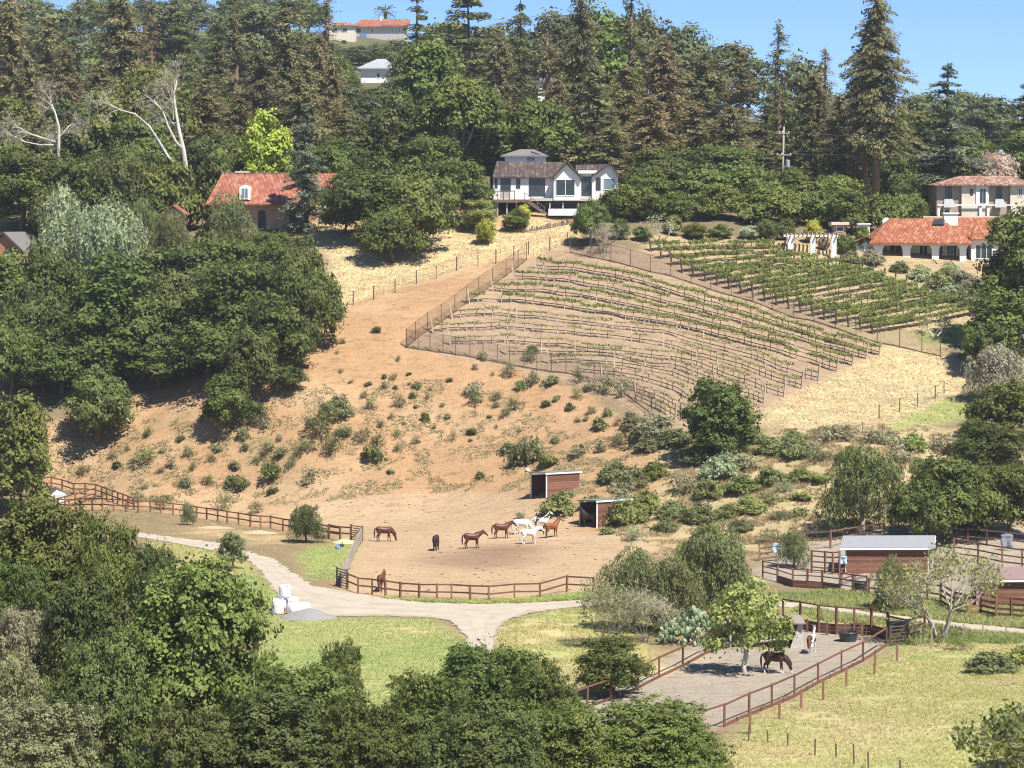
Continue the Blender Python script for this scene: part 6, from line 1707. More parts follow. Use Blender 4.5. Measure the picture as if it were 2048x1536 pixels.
# ================================================================== small farm buildings
def run_in_shed(name, label, corners, hf, hb, roofm, wallm, openside, trim=M_WHITE, over=.3, posts=True, closed_front=0.0):
    """corners: four ground points A(front left) B(front right) C(back right) D(back left); front height hf, back height hb"""
    A, B, C, D = [Vector(c) for c in corners]
    z = min(p.z for p in corners)
    h = House(name, (A + B + C + D) / 4 * 1.0 if False else Vector(((A.x + C.x) / 2, (A.y + C.y) / 2, z)), label, 'shed')
    hs = {'A': hf, 'B': hf, 'C': hb, 'D': hb}
    P = {'A': A, 'B': B, 'C': C, 'D': D}
    for k in P: P[k] = Vector((P[k].x, P[k].y, z))
    for a, b in (('A', 'B'), ('B', 'C'), ('C', 'D'), ('D', 'A')):
        if a + b == openside: continue
        p, q = P[a], P[b]
        n = (q - p).cross(Vector((0, 0, 1))).normalized() * .08
        nb = 10
        for k in range(nb):                                    # horizontal boards
            f0, f1 = k / nb, (k + .94) / nb
            mb = MB().prism([p + Vector((0, 0, f0 * hs[a] - .15)), q + Vector((0, 0, f0 * hs[b] - .15)), q + Vector((0, 0, f1 * hs[b] - .15)), p + Vector((0, 0, f1 * hs[a] - .15))], n)
            h.part('wall_board', mb, wallm)
        mb = MB().prism([p - n * .5 + Vector((0, 0, -.3)), q - n * .5 + Vector((0, 0, -.3)), q - n * .5 + Vector((0, 0, hs[b] - .2)), p - n * .5 + Vector((0, 0, hs[a] - .2))], n * .3)
        h.part('wall_backing', mb, M_BOARDD)
    for k in 'ABCD':
        h.part('corner_post', MB().beam(P[k] - Vector((0, 0, .4)), P[k] + Vector((0, 0, hs[k])), .14, .14), trim)
    c = (P['A'] + P['B'] + P['C'] + P['D']) / 4
    R4 = []
    for k in 'ABCD':
        d = (P[k] - c); d.z = 0
        R4.append(P[k] + d.normalized() * over + Vector((0, 0, hs[k] + .12)))
    h.part('roof', MB().prism(R4, (0, 0, -.1)), roofm)
    for i in (0, 1):
        a, b = R4[i], R4[(i + 1) % 4]
        h.part('fascia', MB().beam(a - Vector((0, 0, .16)), b - Vector((0, 0, .16)), .05, .16), trim)
    return h
M_GREEN_ROOF = plain('green_metal_roof', (.16, .22, .19), .5, .1)
# two run-in sheds on the hill foot: open end faces left, boarded long side faces right
def shed_at(px_corner, px_right, px_left, py, depth, h, label, roofm):
    A = G(px_corner, py); z = A.z
    s = 1 / pxm(A.y)
    B = A + Vector(((px_right - px_corner) * s, 2.2, 0)); D = A + Vector(((px_left - px_corner) * s, 2.4, 0))
    C = B + (D - A)
    for p in (B, C, D): p.z = z
    return run_in_shed('run_in_shed', label, [A, B, C, D], h, h * .92, roofm, M_BOARD, 'DA')
shed_at(1093, 1160, 1062, 996, 3, 2.65, 'upper horse shelter with dark open end and brown boarded side', M_GREEN_ROOF)
shed_at(1194, 1262, 1160, 1056, 3, 2.75, 'lower horse shelter with white edged roof and a dark horse inside', M_GREEN_ROOF)
# stable with white metal roof
def stable_white():
    A, B = G(*Z3((1006, 722))[0]), G(*Z3((1420, 705))[0])
    B = Vector((B.x + .8, A.y + .3, A.z)); n = Vector((.9, 5, 0))
    run_in_shed('stable', 'brown boarded stable with white metal roof among the pens', [A, B, B + n, A + n], 2.3, 2.75, M_METALW, M_BOARD, 'XX', over=.7)
stable_white()
def stable_brown():
    A, B = G(*Z3((1775, 925))[0]), G(*Z3((2160, 955))[0])
    B = Vector((B.x, A.y + .5, A.z)); n = Vector((.4, 5.5, 0))
    run_in_shed('stable', 'brown boarded stable with dull mauve metal roof at the right edge', [A, B, B + n, A + n], 2.3, 2.6, plain('mauve_metal_roof', (.28, .19, .17), .6, .12), M_BOARD, 'XX', over=.5)
stable_brown()
# paddock shelter: concrete coloured side panels under a thin pale roof, open to the left front
def paddock_shelter():
    A = G(*ZB((1085, 328))[0]); B = G(*ZB((1142, 330))[0])
    s = 1 / pxm(A.y)
    z = A.z
    h = House('paddock_shelter', A, 'low shelter with grey side panel and pale roof inside the sandy paddock', 'shelter')
    x1 = B.x; x0 = x1 - 5.6; y0 = A.y; y1 = y0 + 3.4
    h.part('side_panel', MB().prism([(A.x, y0 - .25, z - .2), (x1, y0, z - .2), (x1, y0, z + 1.8), (x1 - .36, y0 - .1, z + 1.8)], (.05, .1, 0)), M_CONC)
    h.part('side_wall', MB().box(x1 - .1, x1, y0 + .12, y1, z - .2, z + 1.8), M_BOARDD)
    h.part('back_wall', MB().box(x0, x1 - .1, y1, y1 + .1, z - .2, z + 1.8), M_BOARDD)
    h.part('side_wall', MB().box(x0, x0 + .1, y0 + .6, y1 - .01, z - .2, z + 1.8), M_BOARDD)
    h.part('roof', MB().prism([(x0 - .4, y0 - .4, z + 1.82), (x1 + .2, y0 - .4, z + 1.85), (x1 + .2, y1 + .4, z + 1.9), (x0 - .4, y1 + .4, z + 1.87)], (0, 0, .09)), M_GREYW)
    h.part('front_post', MB().beam((x0 + .2, y0 + .1, z - .3), (x0 + .2, y0 + .1, z + 1.81), .13, .13), M_DECKR)
paddock_shelter()
# pale shed at the far left
def pale_shed():
    A = G(66, 1019); B = G(112, 1017)
    s = 1 / pxm(A.y); z = A.z
    h = House('garden_shed', A, 'small pale shed with dark roof at the end of the left rail fence', 'shed')
    m1 = plain('pale_grey_siding', (.52, .50, .48), .7, .12, 3, (4, 4, .3))
    x0, x1 = at(70, 1000, A.y).x, at(93, 1000, A.y).x; x2 = at(127, 1000, A.y).x
    zt = z + 1.55; zp = z + 2.3; y = A.y
    h.part('wall', MB().prism([(x0, y, z - .3), (x1, y, z - .3), (x1, y, zt), (x0, y, zt)], (x2 - x1, 2.2, 0)), m1)
    h.part('gable', MB().prism([(x1 + .01, y + .02, zt + .01), (x2, y + 2.2, zt + .01), ((x1 + x2) / 2, y + 1.1, zp)], (-.2, .1, 0)), M_WHITE)
    h.part('door', MB().prism([(x0 + .25, y - .03, z - .1), (x1 - .25, y - .03, z - .1), (x1 - .25, y - .03, zt - .15), (x0 + .25, y - .03, zt - .15)], (0, .02, 0)), M_CONC)
    h.part('roof', MB().prism([(x0 - .15, y - .15, zt), (x1 + .1, y - .2, zt), ((x1 + x2) / 2 + .1, y + 1.0, zp + .05), ((x0 + x1) / 2 + (x2 - x1) / 2 - .2, y + 1.2, zp + .05)], (0, 0, .08)), M_TRIM)
    h.part('roof', MB().prism([((x1 + x2) / 2 + .12, y + 1.02, zp + .05), ((x0 + x1) / 2 + (x2 - x1) / 2 - .2, y + 1.22, zp + .05), (x2 - (x1 - x0) - .1, y + 2.4, zt), (x2 + .2, y + 2.4, zt)], (0, 0, .08)), M_METALW)
pale_shed()

# ================================================================== bales, gravel, odd things
def bale(px, py, r, L, yaw, label, lift=0.0, upright=False):
    p = G(px, py); p.z += lift
    t = thing('wrapped_bale', p, label, 'bale', 'white wrapped hay bales beside the road', rz=yaw)
    rng = np.random.default_rng(int(px * 7 + py))
    mb = MB(); prof = [(-.5, .0), (-.5, .82), (-.46, .94), (-.38, 1.0), (-.13, .985), (0.12, 1.0), (.38, 1.0), (.46, .94), (.5, .82), (.5, .0)]
    n = 20; V = []; F = []
    for a, b in prof:
        for k in range(n):
            th = 2 * PI * k / n; rr = r * max(b, .02) * (1 + .025 * math.sin(3 * th + px))
            if upright: V.append((math.cos(th) * rr, math.sin(th) * rr, L * (a + .5)))
            else: V.append((a * L, math.cos(th) * rr, r * .97 + math.sin(th) * rr))
    for i in range(len(prof) - 1):
        for k in range(n): F.append((i * n + k, i * n + (k + 1) % n, (i + 1) * n + (k + 1) % n, (i + 1) * n + k))
    link('wrapping', MB().add(V, F).mesh('wrapping', smooth=True), plain('white_wrap', (.80, .80, .80), .45, .06, 4, bmp=.3), t)
    # loose flap of film
    fl = MB().prism([(L * .1, -r * .6, (L if upright else r * 1.9)), (L * .35, -r * .7, (L if upright else r * 1.75)), (L * .3, -r * .95, (L if upright else r * 1.3)), (L * .05, -r * .9, (L if upright else r * 1.35))], (0, -.04, .02))
    link('loose_film', fl.mesh('loose_film'), MATS['white_wrap'], t)
bale(558, 1222, .55, 1.1, .2, 'left hind wrapped bale of the white bale heap')
bale(582, 1219, .56, 1.1, -.3, 'right hind wrapped bale of the white bale heap')
bale(556, 1228, .5, 1.2, 1.7, 'front standing wrapped bale of the white bale heap', upright=True)
bale(588, 1228, .46, 1.0, .6, 'front right wrapped bale tilted against the heap')
bale(570, 1222, .5, 1.05, .05, 'topmost wrapped bale on the white bale heap', lift=1.1, upright=True)
bale(607, 1225, .42, 1.0, .9, 'low wrapped bale lying behind the gravel pile')
def mound(name, px, py, w, d, h, m, label, cat, n=28):
    p = G(px, py); V = []; F = []
    rng = np.random.default_rng(int(px))
    for i in range(n + 1):
        for j in range(n + 1):
            u, v = i / n * 2 - 1, j / n * 2 - 1
            x, y = p.x + u * w / 2, p.y + v * d / 2
            rr = math.sqrt(u * u + v * v)
            zz = max(0, 1 - rr ** 1.35) * h * (.85 + .3 * float(vnoise(u * 3, v * 3, int(px)))) + .12 * h * (float(vnoise(u * 9, v * 9, 4)) - .5) * (rr < 1)
            V.append((x - p.x, y - p.y, hz(x, y) - p.z + zz - .03 - (.1 if rr >= 1 else 0)))
    for i in range(n):
        for j in range(n): F.append((i * (n + 1) + j, (i + 1) * (n + 1) + j, (i + 1) * (n + 1) + j + 1, i * (n + 1) + j + 1))
    o = link(name, MB().add(V, F).mesh(name, smooth=True), m, loc=p)
    tag(o, label, cat)
mound('gravel_pile', 616, 1235, 4.8, 4.0, .8, plain('blue_grey_gravel', (.24, .235, .225), .95, .22, 12, bmp=.5), 'low pile of blue grey gravel beside the white bales', 'gravel pile')
mound('sand_pile', 690, 1085, 2.6, 2.6, .4, plain('pale_sand', (.58, .45, .27), .95, .15, 6), 'small pale sand pile outside the corral corner', 'sand pile')
mound('straw_heap', 520, 1066, 4.0, 3.0, .3, plain('straw_litter', (.46, .35, .20), .95, .25, 8, bmp=.6), 'straw coloured heap along the left fence near the round bush', 'straw heap')
mound('straw_heap', 430, 1056, 4.5, 3.0, .25, MATS['straw_litter'], 'straw coloured heap along the left fence above the sapling', 'straw heap')
def tub(px, py, r, h, m, label, name='water_tub'):
    p = G(px, py); t = thing(name, p, label, 'tub')
    prof = [(r * .82, 0), (r, h), (r * .93, h), (r * .78, .08)]
    n = 16; V = []; F = []
    for a, b in prof:
        for k in range(n): V.append((a * math.cos(2 * PI * k / n), a * math.sin(2 * PI * k / n), b))
    for i in range(3):
        for k in range(n): F.append((i * n + k, i * n + (k + 1) % n, (i + 1) * n + (k + 1) % n, (i + 1) * n + k))
    F.append(tuple(3 * n + k for k in range(n)))
    link('basin', MB().add(V, F).mesh('basin', smooth=False), m, t)
    link('rim', MB().tube([(r * math.cos(2 * PI * k / 16), r * math.sin(2 * PI * k / 16), h) for k in range(17)], [.05] * 17, 5).mesh('rim'), m, t)
M_BLACKP = plain('black_plastic', (.035, .04, .045), .5, .2)
tub(*ZB((1328, 300))[0], .75, .7, M_BLACKP, 'large dark water tub near the back of the sandy paddock')
tub(*Z3((1090, 825))[0], .65, .75, M_BLACKP, 'round dark trough inside the stable pen fence')
def hanging(px, py, w, h, m, label, name='horse_blanket'):
    p = G(px, py); V = []; F = []
    rng = np.random.default_rng(int(px)); nx_, nz_ = 8, 8
    for i in range(nx_ + 1):
        for j in range(nz_ + 1):
            u, v = i / nx_, j / nz_
            V.append(((u - .5) * w * (1 - .12 * v) + .04 * math.sin(9 * v), -.12 - .12 * math.sin(u * 9) * v - (.1 if v < .1 else 0), 1.55 - v * h))
    for i in range(nx_):
        for j in range(nz_): F.append((i * 9 + j, i * 9 + j + 1, (i + 1) * 9 + j + 1, (i + 1) * 9 + j))
    me = MB().add(V, F).mesh(name, smooth=True)
    t = thing(name, p, label, 'blanket')
    o = link('cloth', me, m, t); md = o.modifiers.new('thick', 'SOLIDIFY'); md.thickness = .05
    link('fold', MB().tube([(-w * .45, -.05, 1.56), (0, -.07, 1.6), (w * .45, -.05, 1.56)], [.07, .1, .07], 7).mesh('fold', smooth=True), m, t)
hanging(*Z3((1945, 590))[0], 1.2, 1.2, plain('grey_blue_cloth', (.22, .23, .28), .9, .2, 5), 'grey blue horse blanket hung on the rail at the right edge')
hanging(*ZB((1530, 305))[0], 1.6, .9, plain('dark_tarp', (.05, .055, .06), .6, .3, 5), 'dark tarp thrown over the fence at the paddock corner', 'tarp')
hanging(*Z3((600, 650))[0], .9, .8, plain('pale_blue_cloth', (.45, .55, .62), .9, .15, 5), 'pale blue cloth hung on the rail left of the stable', 'cloth')
hanging(*Z3((985, 722))[0], .8, .7, MATS['pale_blue_cloth'], 'pale blue cloth at the left corner of the white roofed stable', 'cloth')
def bag(px, py, m, label):
    p = G(px, py); bm = bmesh.new(); bmesh.ops.create_icosphere(bm, subdivisions=3, radius=.28)
    for v in bm.verts:
        k = .8 + .4 * float(vnoise(v.co.x * 4 + px, v.co.y * 4 + v.co.z * 3, 2)); v.co *= k; v.co.z = max(v.co.z * .75, -.2)
    me = bpy.data.meshes.new('sack'); bm.to_mesh(me); bm.free()
    t = thing('feed_sack', p, label, 'sack')
    link('sack', me, m, t, loc=(0, 0, .12)); link('neck', MB().tube([(0, 0, .25), (.03, 0, .38), (.0, .02, .46)], [.07, .04, .08], 7).mesh('neck'), m, t)
bag(676, 1098, plain('blue_plastic', (.10, .22, .50), .5, .2), 'blue sack lying outside the corral corner')
bag(684, 1094, M_BLACKP, 'black sack beside the blue one outside the corral corner')
bag(1055, 942, M_WHITE, 'white sack on the ground behind the upper horse shelter')
def utility_pole():
    px, Y = 1562, 432
    g = onground(px, Y); topz = at(px + 4, 253, Y).z
    m = M_GREYW
    t = thing('utility_pole', g, 'wooden utility pole with grey transformer above the long green row', 'utility pole')
    b = Vector((g.x, g.y, g.z)); tp = Vector((g.x + .3, g.y, topz))
    link('pole', MB().tube([b - g - Vector((0, 0, .5)), tp - g], [.2, .13], 10).mesh('pole', smooth=True), m, t)
    for dz, w in ((-4.2, 2.2), (-1.0, 1.6)):
        c = tp + Vector((0, -.15, dz)); beam_obj('crossarm', t, c - Vector((w / 2, 0, 0)), c + Vector((w / 2, 0, 0)), .12, .14, m)
        for s in (-.9, -.3, .9): link('insulator', MB().tube([(0, 0, 0), (0, 0, .12), (0, 0, .22)], [.05, .09, .04], 8).mesh('insulator'), M_WHITE, t, loc=c - g + Vector((s * w / 2, 0, .07)))
    link('transformer', MB().tube([(0, 0, 0), (0, 0, 1.0), (0, 0, 1.08)], [.34, .34, .2], 12).mesh('transformer'), M_METALW, t, loc=tp - g + Vector((.55, -.3, -6.0)))
    link('transformer_bracket', MB().beam((.1, 0, .5), (.5, -.25, .5), .08, .2).mesh('transformer_bracket'), M_STEEL, t, loc=tp - g + Vector((0, 0, -6.0)))
    for k, dz in enumerate((-4.0, -.85)):
        for sx, x2, Y2 in ((1, 2300, 445), (-1, 1226, 411)):
            a = tp + Vector((sx * .7, -.15, dz)); e = at(x2, 290 + k * -20 if sx > 0 else 336 - k * 6, Y2)
            pts = [a.lerp(e, u / 10) - Vector((0, 0, 2.2 * (u / 10) * (1 - u / 10) * 4 * .4)) - g for u in range(11)]
            link('cable', MB().tube(pts, [.03] * 11, 4).mesh('cable'), M_TRIM, t)
utility_pole()
# white bare trees and other custom trees
def custom_bare(label, px, py, Ht, name, seed, bark, twigm='dead', leaf=None, rz=0, scale=(1, 1, 1), Y=None, **k):
    p = G(px, py) if Y is None else onground(px, Y)
    tw, tr, lf = bare_tree(seed, Ht, leaf=k.pop('nleaf', 6) if leaf else 0, **k)
    t = thing(name, p, label, 'tree', rz=rz)
    link('trunk', tr, bark, t, scale=scale); link('twigs', tw, L_[twigm], t, scale=scale)
    if lf: link('crown', lf, L_[leaf], t, scale=scale)
def hand_tree(label, base_px, Y, strokes, name, bark=BARKW, twig=True, seed=1):
    """limbs drawn as curves: each stroke is a list of (px, py, depth offset, radius)"""
    g = onground(base_px, Y); mb = MB(); rng = np.random.default_rng(seed); lv = Leaves()
    for s in strokes:
        pts = [at(a, b, Y + d) - g for a, b, d, r in s]; rad = [r for *_, r in s]
        mb.tube(pts, rad, 7)
        for q in range(len(pts) - 2, len(pts)):
            for _ in range(4):
                tips = []; dd = (pts[q] - pts[q - 1]).normalized()
                grow(mb, rng, pts[q].copy(), (dd + Vector(rng.normal(0, .45, 3))).normalized(), 1.5, max(.035, rad[q] * .5), 2, tips, .5)
                T = np.array([x[0] for x in tips]); k = len(T) * 10
                P = np.repeat(T, 10, 0) + rng.normal(0, .45, (k, 3))
                lv.add(P, rnd_dirs(rng, k), rnd_dirs(rng, k), rng.uniform(.3, .8, k), np.full(k, .045), np.full(k, .5) + rng.normal(0, .25, k))
    t = thing(name, g, label, 'tree')
    link('trunk', mb.mesh('trunk', smooth=True), bark, t)
    link('twigs', lv.mesh('twigs'), L_['dead'], t)
hand_tree('tall white barked dead tree with spreading limbs above the tiled house', 372, 416, [
    [(372, 365, 0, .42), (371, 330, 0, .36), (367, 300, 0, .32), (358, 260, 0, .26), (352, 225, .5, .2), (348, 190, .8, .14), (354, 160, 1, .08)],
    [(367, 300, 0, .26), (352, 285, -.3, .2), (335, 250, -.6, .17), (325, 222, -1, .13), (308, 202, -1, .08)],
    [(346, 325, -.5, .2), (335, 312, -.5, .2), (316, 280, -.8, .19), (298, 252, -1, .16), (270, 228, -1.3, .13), (240, 220, -1.5, .09), (215, 208, -1.6, .06)],
    [(358, 260, .2, .15), (345, 246, .8, .11), (332, 243, 1.2, .07)], [(352, 225, .5, .12), (345, 205, .9, .1), (336, 180, 1.2, .07)]], 'dead_tree', seed=3)
hand_tree('shorter white barked dead tree with fanning limbs at the left', 112, 424, [
    [(116, 335, 0, .3), (117, 300, 0, .26), (118, 255, 0, .2), (110, 225, .4, .14), (100, 200, .6, .08)],
    [(112, 285, 0, .2), (90, 278, -.4, .16), (60, 268, -.8, .12), (38, 255, -1, .07)], [(108, 290, 0, .18), (80, 290, -.5, .13), (50, 284, -.8, .09), (28, 272, -1, .06)],
    [(118, 275, 0, .16), (130, 262, .4, .11), (140, 250, .6, .07)], [(104, 320, .2, .16), (102, 300, .2, .16), (108, 285, .1, .14)]], 'dead_tree', seed=5)
custom_bare('leafless grey garden tree below the right end of the white house', 1205, 507, 5.2, 'bare_tree', 21, BARKG, depth=4, stems=3, r=.13, spread=.5, open_=.7, twigs=8)
custom_bare('small white trunked tree with thin leaves above the upper vineyard', 1324, 492, 5.2, 'pale_tree', 22, BARKW, leaf='sage', depth=3, stems=2, r=.12, open_=.4)
custom_bare('pale trunked small tree at the lower right end of the upper vineyard', 1870, 672, 3.6, 'pale_tree', 23, BARKW, leaf='scrub', depth=3, stems=3, r=.14, open_=.9)
custom_bare('tall pale grey tree with sparse leaves in front of the stables', 1880, 1280, 8.6, 'grey_tree', 24, BARKM, leaf='olive', nleaf=4, depth=5, stems=4, r=.16, open_=.42, spread=.42, twigs=5)
custom_bare('dry brown many stemmed bush at the right end of the corral fence', 1215, 1292, 5.6, 'dry_bush', 25, BARKG, twigm='dead', leaf='olive', nleaf=2, depth=4, stems=8, r=.05, open_=.6, spread=.4, twigs=8)
custom_bare('dry bare bush beside the dry bush at the end of the corral fence', 1290, 1285, 4.6, 'dry_bush', 26, BARKG, twigm='dead', depth=4, stems=7, r=.05, open_=.5, spread=.4, twigs=8)
custom_bare('leafy branching shrub in the bottom right corner', 1995, 1560, 4.6, 'corner_shrub', 27, BARKG, leaf='bright', depth=4, stems=4, r=.08, open_=.6, size=.3)
custom_bare('leafy shrub cut off by the right edge near the bottom corner', 2055, 1545, 4.6, 'corner_shrub', 28, BARKG, leaf='bright', depth=4, stems=4, r=.08, open_=.6, size=.3)
# small palm on the hilltop
def palm(px, Y, top, label):
    g = onground(px, Y); h_ = at(px, top, Y).z - g.z; rng = np.random.default_rng(4); lv = Leaves()
    t = thing('palm_tree', g, label, 'tree')
    link('trunk', MB().tube([(0, 0, -.5), (.2, 0, h_ * .5), (0, 0, h_ - 2)], [.6, .5, .55], 8).mesh('trunk', smooth=True), BARK, t)
    for k in range(26):
        a = k * 2.4; el = rng.uniform(-.2, 1.1); L = 4.2
        s = np.linspace(.15, 1, 14)
        P = np.column_stack([np.cos(a) * np.cos(el) * s * L, np.sin(a) * np.cos(el) * s * L, h_ - 2 + np.sin(el) * s * L - 1.6 * s ** 2])
        U = np.tile(np.array([np.cos(a), np.sin(a), .2]), (14, 1)) + rng.normal(0, .5, (14, 3))
        lv.add(P, rnd_dirs(rng, 14) * .5 + np.array([0, 0, 1]), U, np.full(14, 1.1), np.full(14, .35), .5 + rng.normal(0, .2, 14))
    link('crown', lv.mesh('crown'), L_['far'], t)
palm(772, 915, 10, 'palm tree rising behind the hilltop house')
# prickly pear
def cactus():
    g = G(1395, 1286)
    bm = bmesh.new(); bmesh.ops.create_uvsphere(bm, u_segments=10, v_segments=6, radius=.5)
    for v in bm.verts: v.co.y *= .22; v.co.x *= .75; v.co.z += .5
    me = bpy.data.meshes.new('pad'); bm.to_mesh(me); bm.free()
    for p_ in me.polygons: p_.use_smooth = True
    m = plain('cactus_pad', (.24, .32, .18), .5, .2, 3, objvar=.3)
    t = thing('prickly_pear', g, 'large clump of pale green prickly pear cactus above the paddock', 'cactus')
    rng = np.random.default_rng(8)
    for k in range(280):
        x = rng.uniform(-2.9, 2.9); y = rng.uniform(-1.4, 1.4); top_ = (1 - (x / 3.1) ** 2) * 2.7 + .3
        z = rng.uniform(0, top_) * (1 if y < 0 else .9)
        s = rng.uniform(.36, .58)
        gz = hz(g.x + x, g.y + y) - g.z
        link('pad', me, m, t, loc=(x, y - .25 * (top_ - z), gz + z * .85 - .1), rot=(rng.normal(0, .4), rng.normal(0, .55), rng.uniform(-1.4, 1.4)), scale=(s, s, s))
cactus()
tree('big_shrub', 'oak', 1762, 0, 1186, 46, 'dark spiky agave like shrub below the small pepper tree', 'dark_shrub', py=1222, cat='bush')

# ================================================================== horses
def _sweep(path, V, F, n=12):
    """path: (x, y, z, half width, half height); sections stand across the path, paths lie in planes of constant y"""
    b = len(V); m = len(path)
    for i, (x, y, z, w, hh) in enumerate(path):
        a = path[max(i - 1, 0)]; c = path[min(i + 1, m - 1)]
        d = Vector((c[0] - a[0], c[1] - a[1], c[2] - a[2])).normalized()
        side = Vector((0, 1, 0)); up = d.cross(side).normalized(); side = up.cross(d).normalized()
        for k in range(n):
            t = 2 * PI * k / n
            V.append(Vector((x, y, z)) + side * (math.cos(t) * w) + up * (math.sin(t) * hh))
    for i in range(m - 1):
        for k in range(n): F.append((b + i * n + k, b + i * n + (k + 1) % n, b + (i + 1) * n + (k + 1) % n, b + (i + 1) * n + k))
    F.append(tuple(b + k for k in range(n - 1, -1, -1))); F.append(tuple(b + (m - 1) * n + k for k in range(n)))
def horse_mesh(pose, step=0.0):
    V = []; F = []
    _sweep([(-.83, 0, 1.22, .05, .06), (-.76, 0, 1.22, .18, .2), (-.6, 0, 1.23, .27, .31), (-.38, 0, 1.2, .29, .33), (-.05, 0, 1.14, .30, .33), (.25, 0, 1.13, .285, .335), (.48, 0, 1.18, .25, .35), (.64, 0, 1.2, .18, .27), (.73, 0, 1.18, .09, .13)], V, F, 16)
    _sweep([(.38, 0, 1.34, .1, .16), (.5, 0, 1.38, .09, .13), (.3, 0, 1.42, .06, .08)], V, F)     # withers
    if pose == 'up':
        neck = [(.46, 0, 1.24, .17, .3), (.66, 0, 1.42, .135, .23), (.82, 0, 1.64, .1, .17), (.93, 0, 1.84, .085, .13)]
        head = [(.86, 0, 1.9, .07, .08), (.96, 0, 1.9, .095, .13), (1.12, 0, 1.8, .09, .125), (1.3, 0, 1.66, .065, .085), (1.42, 0, 1.57, .06, .07), (1.46, 0, 1.53, .04, .05)]
        ear = (.9, 1.98); eard = (-.03, .16)
    elif pose == 'level':
        neck = [(.46, 0, 1.24, .17, .3), (.72, 0, 1.37, .13, .22), (.95, 0, 1.5, .1, .16), (1.12, 0, 1.6, .085, .13)]
        head = [(1.06, 0, 1.64, .07, .08), (1.14, 0, 1.62, .095, .13), (1.28, 0, 1.52, .09, .125), (1.45, 0, 1.36, .065, .085), (1.56, 0, 1.26, .06, .07), (1.6, 0, 1.22, .04, .05)]
        ear = (1.08, 1.72); eard = (.02, .16)
    else:                                           # grazing
        neck = [(.46, 0, 1.2, .17, .3), (.74, 0, 1.06, .13, .22), (.96, 0, .82, .1, .16), (1.08, 0, .58, .085, .13)]
        head = [(1.04, 0, .64, .07, .08), (1.1, 0, .55, .095, .13), (1.16, 0, .4, .09, .12), (1.2, 0, .2, .065, .085), (1.22, 0, .08, .06, .07), (1.22, 0, .03, .04, .05)]
        ear = (1.15, .66); eard = (.13, .08)
    _sweep(neck, V, F); _sweep(head, V, F)
    for s in (-1, 1):
        _sweep([(ear[0], s * .07, ear[1] - .03, .035, .04), (ear[0] + eard[0] * .5, s * .08, ear[1] + eard[1] * .5, .03, .035), (ear[0] + eard[0], s * .085, ear[1] + eard[1], .012, .012)], V, F, 8)
        k = step * s
        _sweep([(-.52, s * .13, 1.2, .13, .24), (-.5, s * .16, .98, .13, .22), (-.46 + k * .4, s * .16, .8, .1, .15), (-.62 + k, s * .15, .54, .06, .085), (-.62 + k, s * .15, .44, .05, .06), (-.6 + k * 1.1, s * .15, .2, .04, .045), (-.56 + k * 1.2, s * .15, .1, .045, .05), (-.54 + k * 1.2, s * .15, .0, .065, .075)], V, F)
        _sweep([(.48, s * .13, 1.12, .12, .2), (.47, s * .15, .9, .1, .14), (.48 - k * .4, s * .15, .7, .075, .09), (.5 - k * .7, s * .145, .45, .055, .06), (.5 - k * .8, s * .145, .36, .045, .048), (.5 - k, s * .145, .16, .038, .042), (.53 - k, s * .145, .09, .045, .05), (.54 - k, s * .145, .0, .062, .072)], V, F)
    me = bpy.data.meshes.new('tmp'); me.from_pydata([tuple(v) for v in V], [], F); me.update()
    bm = bmesh.new(); bm.from_mesh(me); bmesh.ops.recalc_face_normals(bm, faces=bm.faces[:]); bm.to_mesh(me); bm.free()
    o = bpy.data.objects.new('tmp', me); COL.objects.link(o)
    r = o.modifiers.new('r', 'REMESH'); r.mode = 'VOXEL'; r.voxel_size = .024; r.use_smooth_shade = True
    sm = o.modifiers.new('s', 'SMOOTH'); sm.factor = .5; sm.iterations = 5
    dg = bpy.context.evaluated_depsgraph_get()
    out = bpy.data.meshes.new_from_object(o.evaluated_get(dg)); out.name = 'horse_body'
    bpy.data.objects.remove(o); bpy.data.meshes.remove(me)
    out.materials.clear()
    # tail and mane
    tv = []; tf = []
    _sweep([(-.8, 0, 1.36, .04, .05), (-.9, 0, 1.28, .06, .06), (-.96, 0, 1.05, .085, .075), (-.97, 0, .75, .09, .07), (-.95, 0, .5, .06, .05), (-.94, 0, .36, .02, .02)], tv, tf, 8)
    tail = MB().add(tv, tf).mesh('tail', smooth=True)
    mv = []; mf = []
    crest = []
    for i, (x, y, z, w, hh) in enumerate(neck):
        a = neck[max(i - 1, 0)]; c = neck[min(i + 1, len(neck) - 1)]
        d = Vector((c[0] - a[0], 0, c[2] - a[2])).normalized(); n = Vector((-d.z, 0, d.x)) if pose != 'x' else d
        crest.append((x + n.x * hh * .93, .03, z + n.z * hh * .93, .055, .09))
    crest.append((head[1][0] + (-.02 if pose == 'up' else .06), 0, head[1][2] + .12 if pose != 'graze' else head[1][2] + .08, .04, .06))
    _sweep(crest, mv, mf, 8)
    mane = MB().add(mv, mf).mesh('mane', smooth=True)
    return out, tail, mane
HM = {p: horse_mesh(p, s) for p, s in (('up', .05), ('level', .09), ('graze', .1))}
